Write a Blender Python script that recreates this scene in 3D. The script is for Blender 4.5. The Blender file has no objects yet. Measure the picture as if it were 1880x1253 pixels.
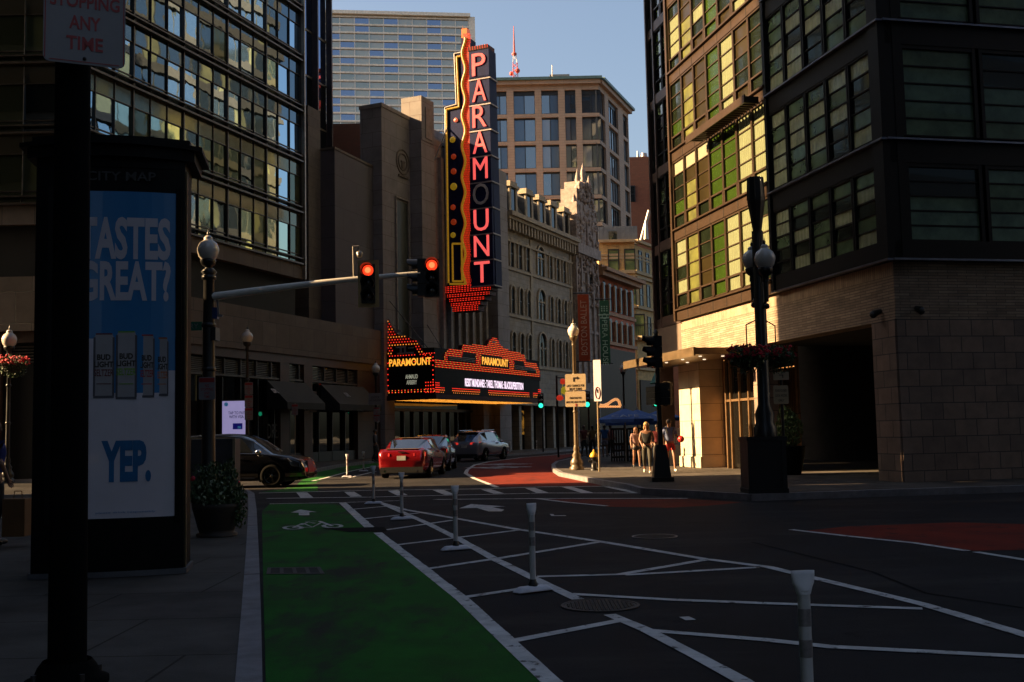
import bpy, bmesh, math, random
from mathutils import Vector, Matrix, Euler
rnd = random.Random(7)
SC = bpy.context.scene
COL = SC.collection
# ------------------------------------------------------------------ camera
FPX, CX, CY = 2000.0, 940.0, 626.5
CAM_H = 1.6
PITCH, ROLL = 0.0831, 0.021
_F = Vector((0, math.cos(PITCH), math.sin(PITCH)))
_u0 = Vector((0, -math.sin(PITCH), math.cos(PITCH)))
_r0 = Vector((1, 0, 0))
CR = _r0 * math.cos(ROLL) - _u0 * math.sin(ROLL)
CU = _r0 * math.sin(ROLL) + _u0 * math.cos(ROLL)
cam_d = bpy.data.cameras.new('camera')
cam = bpy.data.objects.new('camera', cam_d); COL.objects.link(cam)
cam_d.sensor_width = 36; cam_d.lens = 36 * FPX / 1880; cam_d.clip_end = 2000; cam_d.clip_start = 0.05
cam.matrix_world = Matrix(((CR.x, CU.x, -_F.x, 0), (CR.y, CU.y, -_F.y, 0), (CR.z, CU.z, -_F.z, CAM_H), (0, 0, 0, 1)))
SC.camera = cam
# ------------------------------------------------------------------ sky, sun, exposure
SUN_EL, SUN_AZ = math.radians(24.0), math.radians(270.0)      # azimuth clockwise from +Y
w = bpy.data.worlds.new('World'); SC.world = w; w.use_nodes = True
nt = w.node_tree; nt.nodes.clear()
sky = nt.nodes.new('ShaderNodeTexSky'); sky.sky_type = 'NISHITA'; sky.sun_disc = False
sky.sun_elevation = SUN_EL; sky.sun_rotation = SUN_AZ; sky.air_density = 1.0; sky.dust_density = 4.5; sky.ozone_density = 0.7
bg = nt.nodes.new('ShaderNodeBackground'); bg.inputs['Strength'].default_value = 0.05
wo = nt.nodes.new('ShaderNodeOutputWorld')
nt.links.new(sky.outputs[0], bg.inputs[0]); nt.links.new(bg.outputs[0], wo.inputs[0])
sd = bpy.data.lights.new('sun', 'SUN'); sd.energy = 5.0; sd.angle = math.radians(0.5); sd.color = (1.0, 0.66, 0.33)
so = bpy.data.objects.new('sun', sd); COL.objects.link(so)
tosun = Vector((math.sin(SUN_AZ) * math.cos(SUN_EL), math.cos(SUN_AZ) * math.cos(SUN_EL), math.sin(SUN_EL)))
so.rotation_euler = tosun.to_track_quat('Z', 'Y').to_euler()
SC.view_settings.view_transform = 'Standard'; SC.view_settings.look = 'None'
SC.view_settings.exposure = 2.2; SC.view_settings.gamma = 1.0
SC.render.engine = 'CYCLES'
SC.cycles.max_bounces = 7; SC.cycles.glossy_bounces = 4; SC.cycles.transmission_bounces = 4; SC.cycles.diffuse_bounces = 3
SC.cycles.caustics_reflective = False; SC.cycles.caustics_refractive = False

# ------------------------------------------------------------------ pixel -> place
def ray(u, v):
    return (CR * ((u - CX) / FPX) - CU * ((v - CY) / FPX) + _F)
def G(u, v, z=0.0):
    d = ray(u, v); t = (z - CAM_H) / d.z
    return Vector((d.x * t, d.y * t, z))
def P(u, v, Y):
    d = ray(u, v); t = Y / d.y
    return Vector((d.x * t, Y, CAM_H + d.z * t))

class Fac:
    """vertical plane: origin on the ground, s along d, n outward, z up"""
    def __init__(s, x, y, dx, dy, flip=False):
        l = math.hypot(dx, dy); s.o = Vector((x, y, 0)); s.d = Vector((dx / l, dy / l, 0))
        s.n = Vector((s.d.y, -s.d.x, 0)) * (-1 if flip else 1)
    def pt(s, a, n, z): return s.o + s.d * a + s.n * n + Vector((0, 0, z))
    def sz(s, u, v, n=0.0):
        r = ray(u, v); o = s.o + s.n * n - Vector((0, 0, CAM_H)) ; 
        c = Vector((0, 0, CAM_H))
        t = (s.o + s.n * n - c).dot(s.n) / r.dot(s.n)
        p = c + r * t
        return (p - s.o).dot(s.d), p.z
    def S(s, u, v=700, n=0.0): return s.sz(u, v, n)[0]
    def Z(s, u, v, n=0.0): return s.sz(u, v, n)[1]

# ------------------------------------------------------------------ materials
MATS = {}
def lin(c): return tuple((x / 12.92 if x <= .04045 else ((x + .055) / 1.055) ** 2.4) for x in c)
def mat(name, col, rough=.6, metal=0., var=.25, vscale=3., bump=0., bscale=30., spec=.5, emit=None, es=0., coat=0., brick=None, wave=None, stretch=None, alpha=None, warp=None):
    if name in MATS: return MATS[name]
    m = bpy.data.materials.new(name); m.use_nodes = True; MATS[name] = m
    nt = m.node_tree; b = nt.nodes['Principled BSDF']; L = nt.links.new; N = nt.nodes.new
    b.inputs['Roughness'].default_value = rough; b.inputs['Metallic'].default_value = metal
    b.inputs['Specular IOR Level'].default_value = spec
    if coat: b.inputs['Coat Weight'].default_value = coat; b.inputs['Coat Roughness'].default_value = .03
    uv = N('ShaderNodeTexCoord')
    src = uv.outputs['UV'] if (brick or wave or stretch or warp) else uv.outputs['Object']
    if stretch:
        mp = N('ShaderNodeMapping'); mp.inputs['Scale'].default_value = (*stretch, 1); L(src, mp.inputs[0]); nsrc = mp.outputs[0]
    else: nsrc = src
    colout = None
    n1 = N('ShaderNodeTexNoise'); n1.inputs['Scale'].default_value = vscale; n1.inputs['Detail'].default_value = 6; n1.inputs['Roughness'].default_value = .65
    L(nsrc, n1.inputs['Vector'])
    mr = N('ShaderNodeMapRange'); mr.inputs[1].default_value = .3; mr.inputs[2].default_value = .7
    mr.inputs[3].default_value = 1 - var; mr.inputs[4].default_value = 1 + var; L(n1.outputs[0], mr.inputs[0])
    bumps = []
    if brick:
        bw, bh, c2, mc, ms = brick
        bt = N('ShaderNodeTexBrick'); bt.inputs['Scale'].default_value = 1; bt.inputs['Brick Width'].default_value = bw; bt.inputs['Row Height'].default_value = bh
        bt.inputs['Mortar Size'].default_value = ms; bt.inputs['Mortar Smooth'].default_value = .2; bt.inputs['Bias'].default_value = 0
        bt.inputs['Color1'].default_value = (*col, 1); bt.inputs['Color2'].default_value = (*c2, 1); bt.inputs['Mortar'].default_value = (*mc, 1)
        L(uv.outputs['UV'], bt.inputs['Vector']); colout = bt.outputs['Color']
        bm_ = N('ShaderNodeBump'); bm_.invert = True; bm_.inputs['Strength'].default_value = .5; bm_.inputs['Distance'].default_value = .012; L(bt.outputs['Fac'], bm_.inputs['Height']); bumps.append(bm_)
    if wave:
        wt = N('ShaderNodeTexWave'); wt.bands_direction = 'X'; wt.inputs['Scale'].default_value = wave[0]; wt.inputs['Distortion'].default_value = 2.5; wt.inputs['Detail'].default_value = 1
        L(uv.outputs['UV'], wt.inputs['Vector'])
        bm_ = N('ShaderNodeBump'); bm_.inputs['Strength'].default_value = wave[1]; bm_.inputs['Distance'].default_value = .05; L(wt.outputs['Fac'], bm_.inputs['Height']); bumps.append(bm_)
    if warp:
        wn = N('ShaderNodeTexNoise'); wn.inputs['Scale'].default_value = warp[0]; wn.inputs['Detail'].default_value = 1; L(uv.outputs['UV'], wn.inputs['Vector'])
        bm_ = N('ShaderNodeBump'); bm_.inputs['Strength'].default_value = 1; bm_.inputs['Distance'].default_value = warp[1]; L(wn.outputs[0], bm_.inputs['Height']); bumps.append(bm_)
    if bump:
        n2 = N('ShaderNodeTexNoise'); n2.inputs['Scale'].default_value = bscale; n2.inputs['Detail'].default_value = 4; L(uv.outputs['Object'], n2.inputs['Vector'])
        bm_ = N('ShaderNodeBump'); bm_.inputs['Strength'].default_value = bump; bm_.inputs['Distance'].default_value = .01; L(n2.outputs[0], bm_.inputs['Height']); bumps.append(bm_)
    for i in range(1, len(bumps)): L(bumps[i - 1].outputs[0], bumps[i].inputs['Normal'])
    if bumps: L(bumps[-1].outputs[0], b.inputs['Normal'])
    mx = N('ShaderNodeMix'); mx.data_type = 'RGBA'; mx.blend_type = 'MULTIPLY'; mx.inputs[0].default_value = 1
    if colout: L(colout, mx.inputs[6])
    else: mx.inputs[6].default_value = (*col, 1)
    L(mr.outputs[0], mx.inputs[7]); L(mx.outputs[2], b.inputs['Base Color'])
    rr = N('ShaderNodeMapRange'); rr.inputs[3].default_value = max(.02, rough * .85); rr.inputs[4].default_value = min(1, rough * 1.15 + .01); L(n1.outputs[0], rr.inputs[0]); L(rr.outputs[0], b.inputs['Roughness'])
    if emit: b.inputs['Emission Color'].default_value = (*emit, 1); b.inputs['Emission Strength'].default_value = es * .24
    if alpha is not None: b.inputs['Alpha'].default_value = alpha
    return m
def glassmat(name, tint, rough=.02, amount=.5, warp=None, dark=(.01, .012, .012)):
    """reflective building glass: a mirror coat over a dark body"""
    if name in MATS: return MATS[name]
    m = bpy.data.materials.new(name); m.use_nodes = True; MATS[name] = m
    nt = m.node_tree; nt.nodes.clear(); N = nt.nodes.new; L = nt.links.new
    out = N('ShaderNodeOutputMaterial'); mix = N('ShaderNodeMixShader'); d = N('ShaderNodeBsdfDiffuse'); g = N('ShaderNodeBsdfGlossy')
    lw = N('ShaderNodeFresnel'); lw.inputs[0].default_value = 1.45
    mr = N('ShaderNodeMapRange'); mr.inputs[3].default_value = amount; mr.inputs[4].default_value = 1.; L(lw.outputs[0], mr.inputs[0]); L(mr.outputs[0], mix.inputs[0])
    d.inputs[0].default_value = (*dark, 1); g.inputs[0].default_value = (*tint, 1); g.inputs[1].default_value = rough
    L(d.outputs[0], mix.inputs[1]); L(g.outputs[0], mix.inputs[2]); L(mix.outputs[0], out.inputs[0])
    if warp:
        uv = N('ShaderNodeTexCoord'); wn = N('ShaderNodeTexNoise'); wn.inputs['Scale'].default_value = warp[0]; wn.inputs['Detail'].default_value = 1.5; L(uv.outputs['UV'], wn.inputs['Vector'])
        bm_ = N('ShaderNodeBump'); bm_.inputs['Strength'].default_value = 1; bm_.inputs['Distance'].default_value = warp[1]; L(wn.outputs[0], bm_.inputs['Height']); L(bm_.outputs[0], g.inputs['Normal'])
    return m

# ------------------------------------------------------------------ mesh builder
def wloc(o):
    v = Vector((0, 0, 0))
    while o: v = v + o.location; o = o.parent
    return v
class MB:
    def __init__(s): s.v = []; s.f = []; s.mi = []; s.m = 0; s.sm = []
    def add(s, vs, fs, smooth=False):
        b = len(s.v); s.v += [Vector(p) for p in vs]
        for f in fs: s.f.append([b + i for i in f]); s.mi.append(s.m); s.sm.append(smooth)
    def hexa(s, p):   # 8 points: bottom 4 ccw, top 4
        s.add(p, [(3, 2, 1, 0), (4, 5, 6, 7), (0, 1, 5, 4), (1, 2, 6, 5), (2, 3, 7, 6), (3, 0, 4, 7)])
    def box(s, x0, x1, y0, y1, z0, z1):
        s.hexa([(x0, y0, z0), (x1, y0, z0), (x1, y1, z0), (x0, y1, z0), (x0, y0, z1), (x1, y0, z1), (x1, y1, z1), (x0, y1, z1)])
    def cbox(s, c, sx, sy, sz, rz=0):
        c = Vector(c); R = Matrix.Rotation(rz, 3, 'Z')
        s.hexa([c + R @ Vector((a * sx / 2, b * sy / 2, k * sz / 2)) for k in (-1, 1) for a, b in ((-1, -1), (1, -1), (1, 1), (-1, 1))])
    def fbox(s, F, s0, s1, n0, n1, z0, z1):
        q = [(s0, n1), (s1, n1), (s1, n0), (s0, n0)]
        s.hexa([F.pt(a, n, z) for z in (z0, z1) for a, n in q])
    def prism(s, pts, off):    # planar polygon extruded by vector off
        n = len(pts); pts = [Vector(p) for p in pts]; off = Vector(off)
        s.add(pts + [p + off for p in pts], [tuple(range(n)), tuple(range(2 * n - 1, n - 1, -1))] + [(i, i + n, (i + 1) % n + n, (i + 1) % n) for i in range(n)])
    def fpoly(s, F, sz, n0, n1):
        s.prism([F.pt(a, n1, z) for a, z in sz], F.n * (n0 - n1))
    def tube(s, p0, p1, r0, r1=None, n=10, caps=True, smooth=True):
        r1 = r0 if r1 is None else r1; p0 = Vector(p0); p1 = Vector(p1); d = (p1 - p0)
        if d.length < 1e-9: return
        d.normalize(); a = d.orthogonal().normalized(); b = d.cross(a)
        vs = [p + (a * math.cos(t) + b * math.sin(t)) * r for p, r in ((p0, r0), (p1, r1)) for t in [2 * math.pi * i / n for i in range(n)]]
        s.add(vs, [(i, (i + 1) % n, (i + 1) % n + n, i + n) for i in range(n)], smooth)
        if caps: s.add(vs, [tuple(range(n - 1, -1, -1)), tuple(range(n, 2 * n))])
    def path(s, pts, r, n=8):
        for a, b in zip(pts, pts[1:]): s.tube(a, b, r, n=n)
    def lathe(s, prof, c=(0, 0, 0), n=20, smooth=True, ax=None):
        c = Vector(c); vs = []
        for r, z in prof:
            for i in range(n):
                t = 2 * math.pi * i / n; p = Vector((r * math.cos(t), r * math.sin(t), z))
                if ax: p = ax @ p
                vs.append(c + p)
        fs = [(k * n + i, k * n + (i + 1) % n, (k + 1) * n + (i + 1) % n, (k + 1) * n + i) for k in range(len(prof) - 1) for i in range(n)]
        s.add(vs, fs, smooth)
    def ball(s, c, r, n=8, sc=(1, 1, 1), jit=0):
        vs = []; fs = []; c = Vector(c); m = n // 2 + 1
        for j in range(m):
            ph = math.pi * j / (m - 1)
            for i in range(n):
                t = 2 * math.pi * i / n; k = r * (1 + rnd.uniform(-jit, jit))
                vs.append(c + Vector((math.sin(ph) * math.cos(t) * sc[0], math.sin(ph) * math.sin(t) * sc[1], math.cos(ph) * sc[2])) * k)
        for j in range(m - 1):
            for i in range(n): fs.append((j * n + i, (j + 1) * n + i, (j + 1) * n + (i + 1) % n, j * n + (i + 1) % n))
        s.add(vs, fs, True)
    def quad(s, *p): s.add(p, [tuple(range(len(p)))])
    def leaves(s, c, rad, count, size, shell=.5):
        c = Vector(c)
        for _ in range(count):
            while True:
                p = Vector((rnd.uniform(-1, 1), rnd.uniform(-1, 1), rnd.uniform(-1, 1)))
                if shell < p.length < 1: break
            p = c + Vector((p.x * rad[0], p.y * rad[1], p.z * rad[2]))
            k = size * rnd.uniform(.6, 1.3)
            e = Euler((rnd.uniform(0, 6), rnd.uniform(0, 6), rnd.uniform(0, 6))).to_matrix()
            s.add([p + e @ Vector(q) * k for q in ((-.5, 0, 0), (0, -.3, .08), (.6, 0, 0), (0, .3, .08))], [(0, 1, 2, 3)])
    def text(s, body, o, right, up, w=None, h=None, depth=.01, bold=0., align='c', cx=1.):
        """letters on the plane (right, up); o is the centre of the text box; the lettering is fitted to w x h"""
        vs, fs, bb = text_mesh(body, bold)
        right = Vector(right).normalized(); up = Vector(up).normalized(); nn = right.cross(up); o = Vector(o)
        tw = bb[1] - bb[0]; th = bb[3] - bb[2]
        kx = (w / tw) if w else None; ky = (h / th) if h else None
        if kx is None: kx = ky * cx
        if ky is None: ky = kx / cx
        mx = (bb[0] + bb[1]) / 2; my = (bb[2] + bb[3]) / 2
        if align == 'l': mx = bb[0]
        s.add([o + right * ((p[0] - mx) * kx) + up * ((p[1] - my) * ky) + nn * (p[2] * depth) for p in vs], fs)
    def build(s, name, mats, parent=None, bevel=0, sub=0):
        me = bpy.data.meshes.new(name); off = wloc(parent)
        me.from_pydata([tuple(p - off) for p in s.v], [], s.f)
        if not isinstance(mats, (list, tuple)): mats = [mats]
        for m in mats: me.materials.append(m)
        me.polygons.foreach_set('material_index', s.mi); me.polygons.foreach_set('use_smooth', s.sm)
        bm = bmesh.new(); bm.from_mesh(me)
        bmesh.ops.recalc_face_normals(bm, faces=bm.faces[:]) if len(bm.faces) < 60000 else None
        uvl = bm.loops.layers.uv.new('UVMap')
        for f in bm.faces:
            n = f.normal
            if abs(n.z) > .8:
                for l in f.loops: l[uvl].uv = (l.vert.co.x + off.x, l.vert.co.y + off.y)
            else:
                t = Vector((-n.y, n.x, 0))
                t = t.normalized() if t.length > 1e-6 else Vector((1, 0, 0))
                for l in f.loops: l[uvl].uv = (l.vert.co.dot(t) + off.dot(t), l.vert.co.z + off.z)
        bm.to_mesh(me); bm.free()
        o = bpy.data.objects.new(name, me); COL.objects.link(o)
        if parent: o.parent = parent
        if bevel:
            md = o.modifiers.new('bevel', 'BEVEL'); md.width = bevel; md.segments = 2; md.limit_method = 'ANGLE'
        if sub:
            md = o.modifiers.new('sub', 'SUBSURF'); md.levels = sub; md.render_levels = sub
        return o
_TX = {}
def text_mesh(body, bold=0.):
    k = (body, bold)
    if k in _TX: return _TX[k]
    cu = bpy.data.curves.new('t', 'FONT'); cu.body = body; cu.extrude = .5; cu.offset = bold; cu.resolution_u = 3; cu.size = 1
    cu.space_line = .95; cu.align_x = 'CENTER'
    o = bpy.data.objects.new('t', cu); COL.objects.link(o)
    bpy.context.view_layer.update()
    me = o.evaluated_get(bpy.context.evaluated_depsgraph_get()).to_mesh()
    vs = [tuple(v.co) for v in me.vertices]; fs = [tuple(p.vertices) for p in me.polygons]
    bb = (min(v[0] for v in vs), max(v[0] for v in vs), min(v[1] for v in vs), max(v[1] for v in vs))
    o.to_mesh_clear(); bpy.data.objects.remove(o); bpy.data.curves.remove(cu)
    _TX[k] = (vs, fs, bb); return _TX[k]

def tag(o, label=None, cat=None, group=None, kind=None):
    if label: o['label'] = label
    if cat: o['category'] = cat
    if group: o['group'] = group
    if kind: o['kind'] = kind
    return o
def thing(name, label, cat, loc=(0, 0, 0), group=None):
    o = bpy.data.objects.new(name, None); COL.objects.link(o); o.location = loc; o.empty_display_size = .3
    return tag(o, label, cat, group)
KIDS = {}
def copy_tree(o, parent=None):
    c = o.copy(); COL.objects.link(c)
    if parent: c.parent = parent
    for ch in [x for x in bpy.data.objects if x.parent == o and x.name in COL.objects]:
        copy_tree(ch, c)
    return c
def struct(mb, name, m): return tag(mb.build(name, m), kind='structure')
# ================================================================== MATERIALS (shared)
asphalt = mat('asphalt', (.018, .0172, .019), .85, var=.45, vscale=.9, bump=.9, bscale=70, spec=.12)
concrete = mat('sidewalk_concrete', (.2, .185, .165), .85, var=.25, vscale=1.0, bump=.5, bscale=60)
slabs = mat('sidewalk_slabs', (.075, .065, .058), .9, spec=.15, var=.45, vscale=.8, bump=.3, bscale=60, brick=(1.5, 1.5, (.08, .072, .063), (.03, .025, .02), .012))
granite = mat('kerb_granite', (.19, .18, .19), .8, var=.3, vscale=4, bump=.6, bscale=80)
green_p = mat('green_paint', (.014, .108, .013), .85, var=.35, vscale=1.5, bump=.8, bscale=70, spec=.12)
red_p = mat('red_paint', (.17, .022, .012), .85, var=.3, vscale=.9, bump=.8, bscale=70, spec=.12)
white_p = mat('road_white', (.54, .53, .52), .75, var=.3, vscale=3.5, bump=.4, bscale=70)
def worn(m, under, scale, lo, hi, streak=(1, 1)):
    """let the asphalt show through the paint in ragged patches"""
    nt = m.node_tree; N = nt.nodes.new; L = nt.links.new; b = nt.nodes['Principled BSDF']; src = b.inputs['Base Color'].links[0].from_socket
    tc = N('ShaderNodeTexCoord'); mp = N('ShaderNodeMapping'); mp.inputs['Scale'].default_value = (streak[0], streak[1], 1); L(tc.outputs['Object'], mp.inputs[0])
    n = N('ShaderNodeTexNoise'); n.inputs['Scale'].default_value = scale; n.inputs['Detail'].default_value = 9; n.inputs['Roughness'].default_value = .72; L(mp.outputs[0], n.inputs['Vector'])
    r = N('ShaderNodeMapRange'); r.inputs[1].default_value = lo; r.inputs[2].default_value = hi; L(n.outputs[0], r.inputs[0])
    x = N('ShaderNodeMix'); x.data_type = 'RGBA'; L(r.outputs[0], x.inputs[0]); L(src, x.inputs[6]); x.inputs[7].default_value = (*under, 1); L(x.outputs[2], b.inputs['Base Color'])
worn(green_p, (.03, .034, .026), .8, .50, .62, (1, .35)); worn(red_p, (.03, .018, .018), .6, .52, .75); worn(white_p, (.05, .05, .05), 6, .565, .62)
worn(asphalt, (.040, .037, .036), .5, .50, .66, (.4, 1))
worn(asphalt, (.008, .008, .009), 2.2, .60, .66)
worn(red_p, (.05, .02, .016), 2.5, .56, .64)
iron = mat('cast_iron', (.035, .03, .028), .6, metal=.5, var=.4, vscale=20, bump=.6, bscale=40)
black_metal = mat('black_metal', (.012, .012, .013), .42, var=.2)
# ================================================================== GROUND
m = MB(); m.quad((-400, -120, -.02), (400, -120, -.02), (400, 600, -.02), (-400, 600, -.02)); struct(m, 'ground', concrete)
m = MB(); m.quad((-120, -60, 0), (120, -60, 0), (120, 300, 0), (-120, 300, 0)); struct(m, 'road', asphalt)
def pave(pts, name, mt, h=.15):
    """pavement slab with a granite kerb all round its edge"""
    n = len(pts); m = MB(); m.prism([(p[0], p[1], h - .006) for p in pts], (0, 0, -(h + .05))); o = struct(m, name, mt)
    return o
def kerb(pts, name='kerb', wd=.16, h=.15):
    """pts on the road edge in order; the pavement lies to the left of travel"""
    m = MB(); P2 = [Vector((p[0], p[1], 0)) for p in pts]; inn = []
    for i, p in enumerate(P2):
        a = P2[max(i - 1, 0)]; b = P2[min(i + 1, len(P2) - 1)]; d = (b - a).normalized(); inn.append(p + Vector((-d.y, d.x, 0)) * wd)
    for i in range(len(P2) - 1):
        a, b, c, d = P2[i], P2[i + 1], inn[i + 1], inn[i]
        o = Vector((0, 0, -.04)); t = Vector((0, 0, h)); L = (b - a).length; k = max(1, int(L / 1.8))
        for j in range(k):
            f0, f1 = j / k + (.006 / L), (j + 1) / k - (.006 / L); hz = Vector((0, 0, rnd.uniform(-.004, .004)))
            q = [a.lerp(b, f0), a.lerp(b, f1), d.lerp(c, f1), d.lerp(c, f0)]
            m.hexa([x + o for x in q] + [x + t + hz for x in q])
    o = struct(m, name, granite); return o
def gl(l, z=0.): return [G(u, v, z) for u, v in l]
# near left pavement
e = gl([(482, 1253), (479, 1120), (475, 1010), (471, 935), (467, 906), (455, 899)], .15)
s0 = e[0] + (e[0] - e[1]).normalized() * 14
nl = [Vector((s0.x, s0.y, .15))] + e + [Vector((-60, e[-1].y + .2, .15))]
pave(nl + [Vector((-60, -20, .15))], 'left_sidewalk', slabs); kerb(nl, 'left_kerb')
# right pavement
e = gl([(1880, 891), (1580, 900), (1380, 907), (1300, 902), (1187, 896), (1160, 889), (1114, 882), (1072, 874), (1034, 867), (1022, 860), (1019, 853), (1026, 847), (1050, 842), (1110, 835)], .15)
nr = [Vector((60, e[0].y + 1.5, .15))] + e + [Vector((18, 112, .15))]
pave(nr + [Vector((60, 112, .15))], 'right_sidewalk', slabs); kerb(nr, 'right_kerb')
# far left pavement
e = gl([(1110, 820.5), (1044, 825), (991, 829.5), (912, 835), (800, 840), (683, 846), (620, 853), (573, 862)], .15)
c0 = e[-1]
e += [Vector((c0.x - .8, c0.y - 1.9, .15)), Vector((c0.x - 2.2, c0.y - 3.6, .15)), Vector((c0.x - 4.2, c0.y - 4.8, .15))]
nf = e + [Vector((-70, e[-1].y - .3, .15))]
pave(nf + [Vector((-70, 130, .15)), Vector((6, 130, .15))], 'far_sidewalk', slabs); kerb(nf, 'far_kerb')

# painted areas
def sheet(pts, z, name, mt): m = MB(); m.quad(*[(p[0], p[1], z) for p in pts]); return struct(m, name, mt)
def tri_sheet(pts, z, name, mt):
    me = bpy.data.meshes.new(name); bm = bmesh.new(); f = bm.faces.new([bm.verts.new((p[0], p[1], z)) for p in pts]); bmesh.ops.triangulate(bm, faces=[f]); 
    uvl = bm.loops.layers.uv.new('UVMap')
    for f in bm.faces:
        if f.normal.z < 0: f.normal_flip()
        for l in f.loops: l[uvl].uv = l.vert.co.xy
    bm.to_mesh(me); bm.free(); me.materials.append(mt); o = bpy.data.objects.new(name, me); COL.objects.link(o); return tag(o, kind='structure')
g1 = gl([(495, 926), (620, 925), (676, 972), (700, 985), (1012, 1253)]); ext = g1[-1] + (g1[-1] - g1[-2]).normalized() * 4
tri_sheet(g1 + [ext, G(488, 1253) + Vector((0, -4, 0)), G(488, 1253), G(484, 1100), G(482, 1000), G(481, 940)], .004, 'bike_lane', green_p)
tri_sheet(gl([(574, 866), (683, 850.5), (760, 843), (770, 845), (684, 857), (640, 866), (600, 877), (582, 885), (584, 903), (478, 904), (520, 898), (545, 891), (560, 876)]), .004, 'far_bike_lane', green_p)
tri_sheet(gl([(912, 894), (870, 878.7), (856, 869.7), (860, 863), (874, 854), (899, 848.5), (957, 841), (1060, 833.5), (1058, 836), (1024, 845), (1017, 853), (1020, 861), (1032, 869), (1070, 877), (1112, 885), (1150, 892)]), .004, 'bus_lane', red_p)
tri_sheet(gl([(998, 917.5), (1263, 917), (1364, 923), (1300, 929), (1227, 933), (1117, 931)]), .004, 'turn_pocket_red', red_p)
tri_sheet(gl([(1470, 976), (1560, 967), (1756, 960), (1900, 963.5), (1900, 1010), (1788, 1012), (1678, 997), (1552, 985)]), .004, 'far_bus_lane_red', red_p)
# white lines
def strip(m, pts, wd, z=.008, px=True):
    p = [G(*q) for q in pts] if px else [Vector(q) for q in pts]; L = []; R = []
    for i, a in enumerate(p):
        d = (p[min(i + 1, len(p) - 1)] - p[max(i - 1, 0)]).normalized(); nn = Vector((-d.y, d.x, 0)) * wd / 2
        L.append(a + nn); R.append(a - nn)
    for i in range(len(p) - 1):
        # break the edge up a little: worn thermoplastic
        k = max(1, int((p[i + 1] - p[i]).length / .35)); 
        for j in range(k):
            f0, f1 = j / k, (j + 1) / k
            jit = Vector((rnd.uniform(-.006, .006), rnd.uniform(-.006, .006), 0))
            q = [R[i].lerp(R[i + 1], f0), R[i].lerp(R[i + 1], f1), L[i].lerp(L[i + 1], f1) + jit, L[i].lerp(L[i + 1], f0) + jit]
            m.quad(*[(a.x, a.y, z) for a in q])
m = MB()
strip(m, [(629, 924), (678, 969)], .17); strip(m, [(693, 979), (850, 1102), (1011, 1253), (1100, 1345)], .135)
struct(m, 'lane_edge_line', white_p)
m = MB()
strip(m, [(694, 922), (782, 960.6), (844, 991.5), (906, 1026.8), (971, 1058.6), (1004, 1075), (1062, 1102)], .13)
strip(m, [(1120, 1130), (1186, 1158), (1275, 1204), (1364, 1253), (1480, 1320)], .12)
struct(m, 'buffer_centre_line', white_p)
m = MB()
strip(m, [(695, 923), (743, 936.6), (832, 952), (950, 973), (1102, 995.5), (1296, 1028), (1411, 1042.5), (1474, 1058), (1584, 1084), (1694, 1111), (1788, 1139), (1900, 1173)], .13, .0085)
struct(m, 'buffer_outer_line', white_p)
m = MB()
for l in ([(495, 926), (627, 923.6), (735, 920)], [(647, 936), (715, 930)], [(668.5, 953.5), (768, 943)], [(708, 974), (832, 956)], [(725, 1002), (950, 974.6)], [(778, 1046.5), (918, 1026), (1098, 996.5)], [(839, 1100), (1004, 1075)], [(939, 1179), (1147, 1139)],
          [(986, 1060), (1138, 1056), (1296, 1029)], [(1147, 1057), (1391, 1043)], [(1049, 1092), (1242, 1103), (1400, 1109), (1694, 1119)], [(1192, 1159), (1400, 1176), (1521, 1189), (1900, 1208)]):
    strip(m, l, .12, .0075)
struct(m, 'buffer_hatching', white_p)
m = MB()
strip(m, [(476, 906), (683, 901), (877, 898.5), (1000, 894.6), (1158, 893)], .18); strip(m, [(490, 916), (683, 913.5), (1000, 906), (1187, 906)], .18)
for q in ([(544, 905), (564, 905), (576, 915), (552, 915)], [(632, 904), (650, 903.5), (665, 912.4), (643.5, 913)], [(712, 902), (731, 901), (749, 910), (729, 910.6)], [(794, 900.5), (814, 900), (836, 909), (816, 909.5)],
          [(883, 899.5), (901, 899), (926, 906.8), (906, 907.2)], [(964, 897), (982, 896.5), (1008.6, 906), (986, 906.4)], [(1031, 894.8), (1050, 894.6), (1091, 906), (1068, 906)], [(1108, 894.4), (1133, 894), (1187, 906), (1162, 906)]):
    m.quad(*[(p.x, p.y, .0075) for p in gl(q)])
struct(m, 'crosswalk', white_p)
m = MB(); strip(m, [(796, 918), (973, 916.3), (1263, 916)], .17); strip(m, [(983, 916), (1040, 923), (1114, 930)], .13, .0085); struct(m, 'stop_line', white_p)
m = MB(); strip(m, [(912.5, 895.5), (870, 878.7), (855, 869.7), (858, 863), (872, 854), (897, 848.5), (957, 840.7), (1060, 832.5)], .16, .009); struct(m, 'bus_lane_line', white_p)
m = MB(); strip(m, [(1452, 973.5), (1552, 985), (1678, 998), (1777, 1012.8)], .11); strip(m, [(1792, 1014.6), (1880, 1029), (1940, 1040)], .11); struct(m, 'far_lane_line', white_p)
m = MB(); strip(m, [(573, 884), (600, 877.5), (640, 866.5), (684, 857.5), (760, 849)], .12, .0085); strip(m, [(640, 878), (690, 866)], .12); struct(m, 'far_lane_edge_line', white_p)
def poly_mark(l, name, z=.009): return tri_sheet(gl(l), z, name, white_p)
poly_mark([(843, 934.5), (865, 926.5), (928, 931), (903, 932.2), (926, 937), (921, 940), (897, 940), (875, 933.5)], 'turn_arrow')
poly_mark([(534, 942), (551, 936.6), (581, 941), (568, 941.6), (568, 947), (548.6, 947), (548.6, 942.4)], 'bike_arrow')
poly_mark([(1247, 1135), (1265, 1134), (1278, 1140), (1259, 1141)], 'paint_scrap')
poly_mark([(1009, 945), (1016, 945), (1018, 947.5), (1038, 947.3), (1040, 948.4), (1013, 948.5)], 'paint_remnant')
m = MB()
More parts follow.
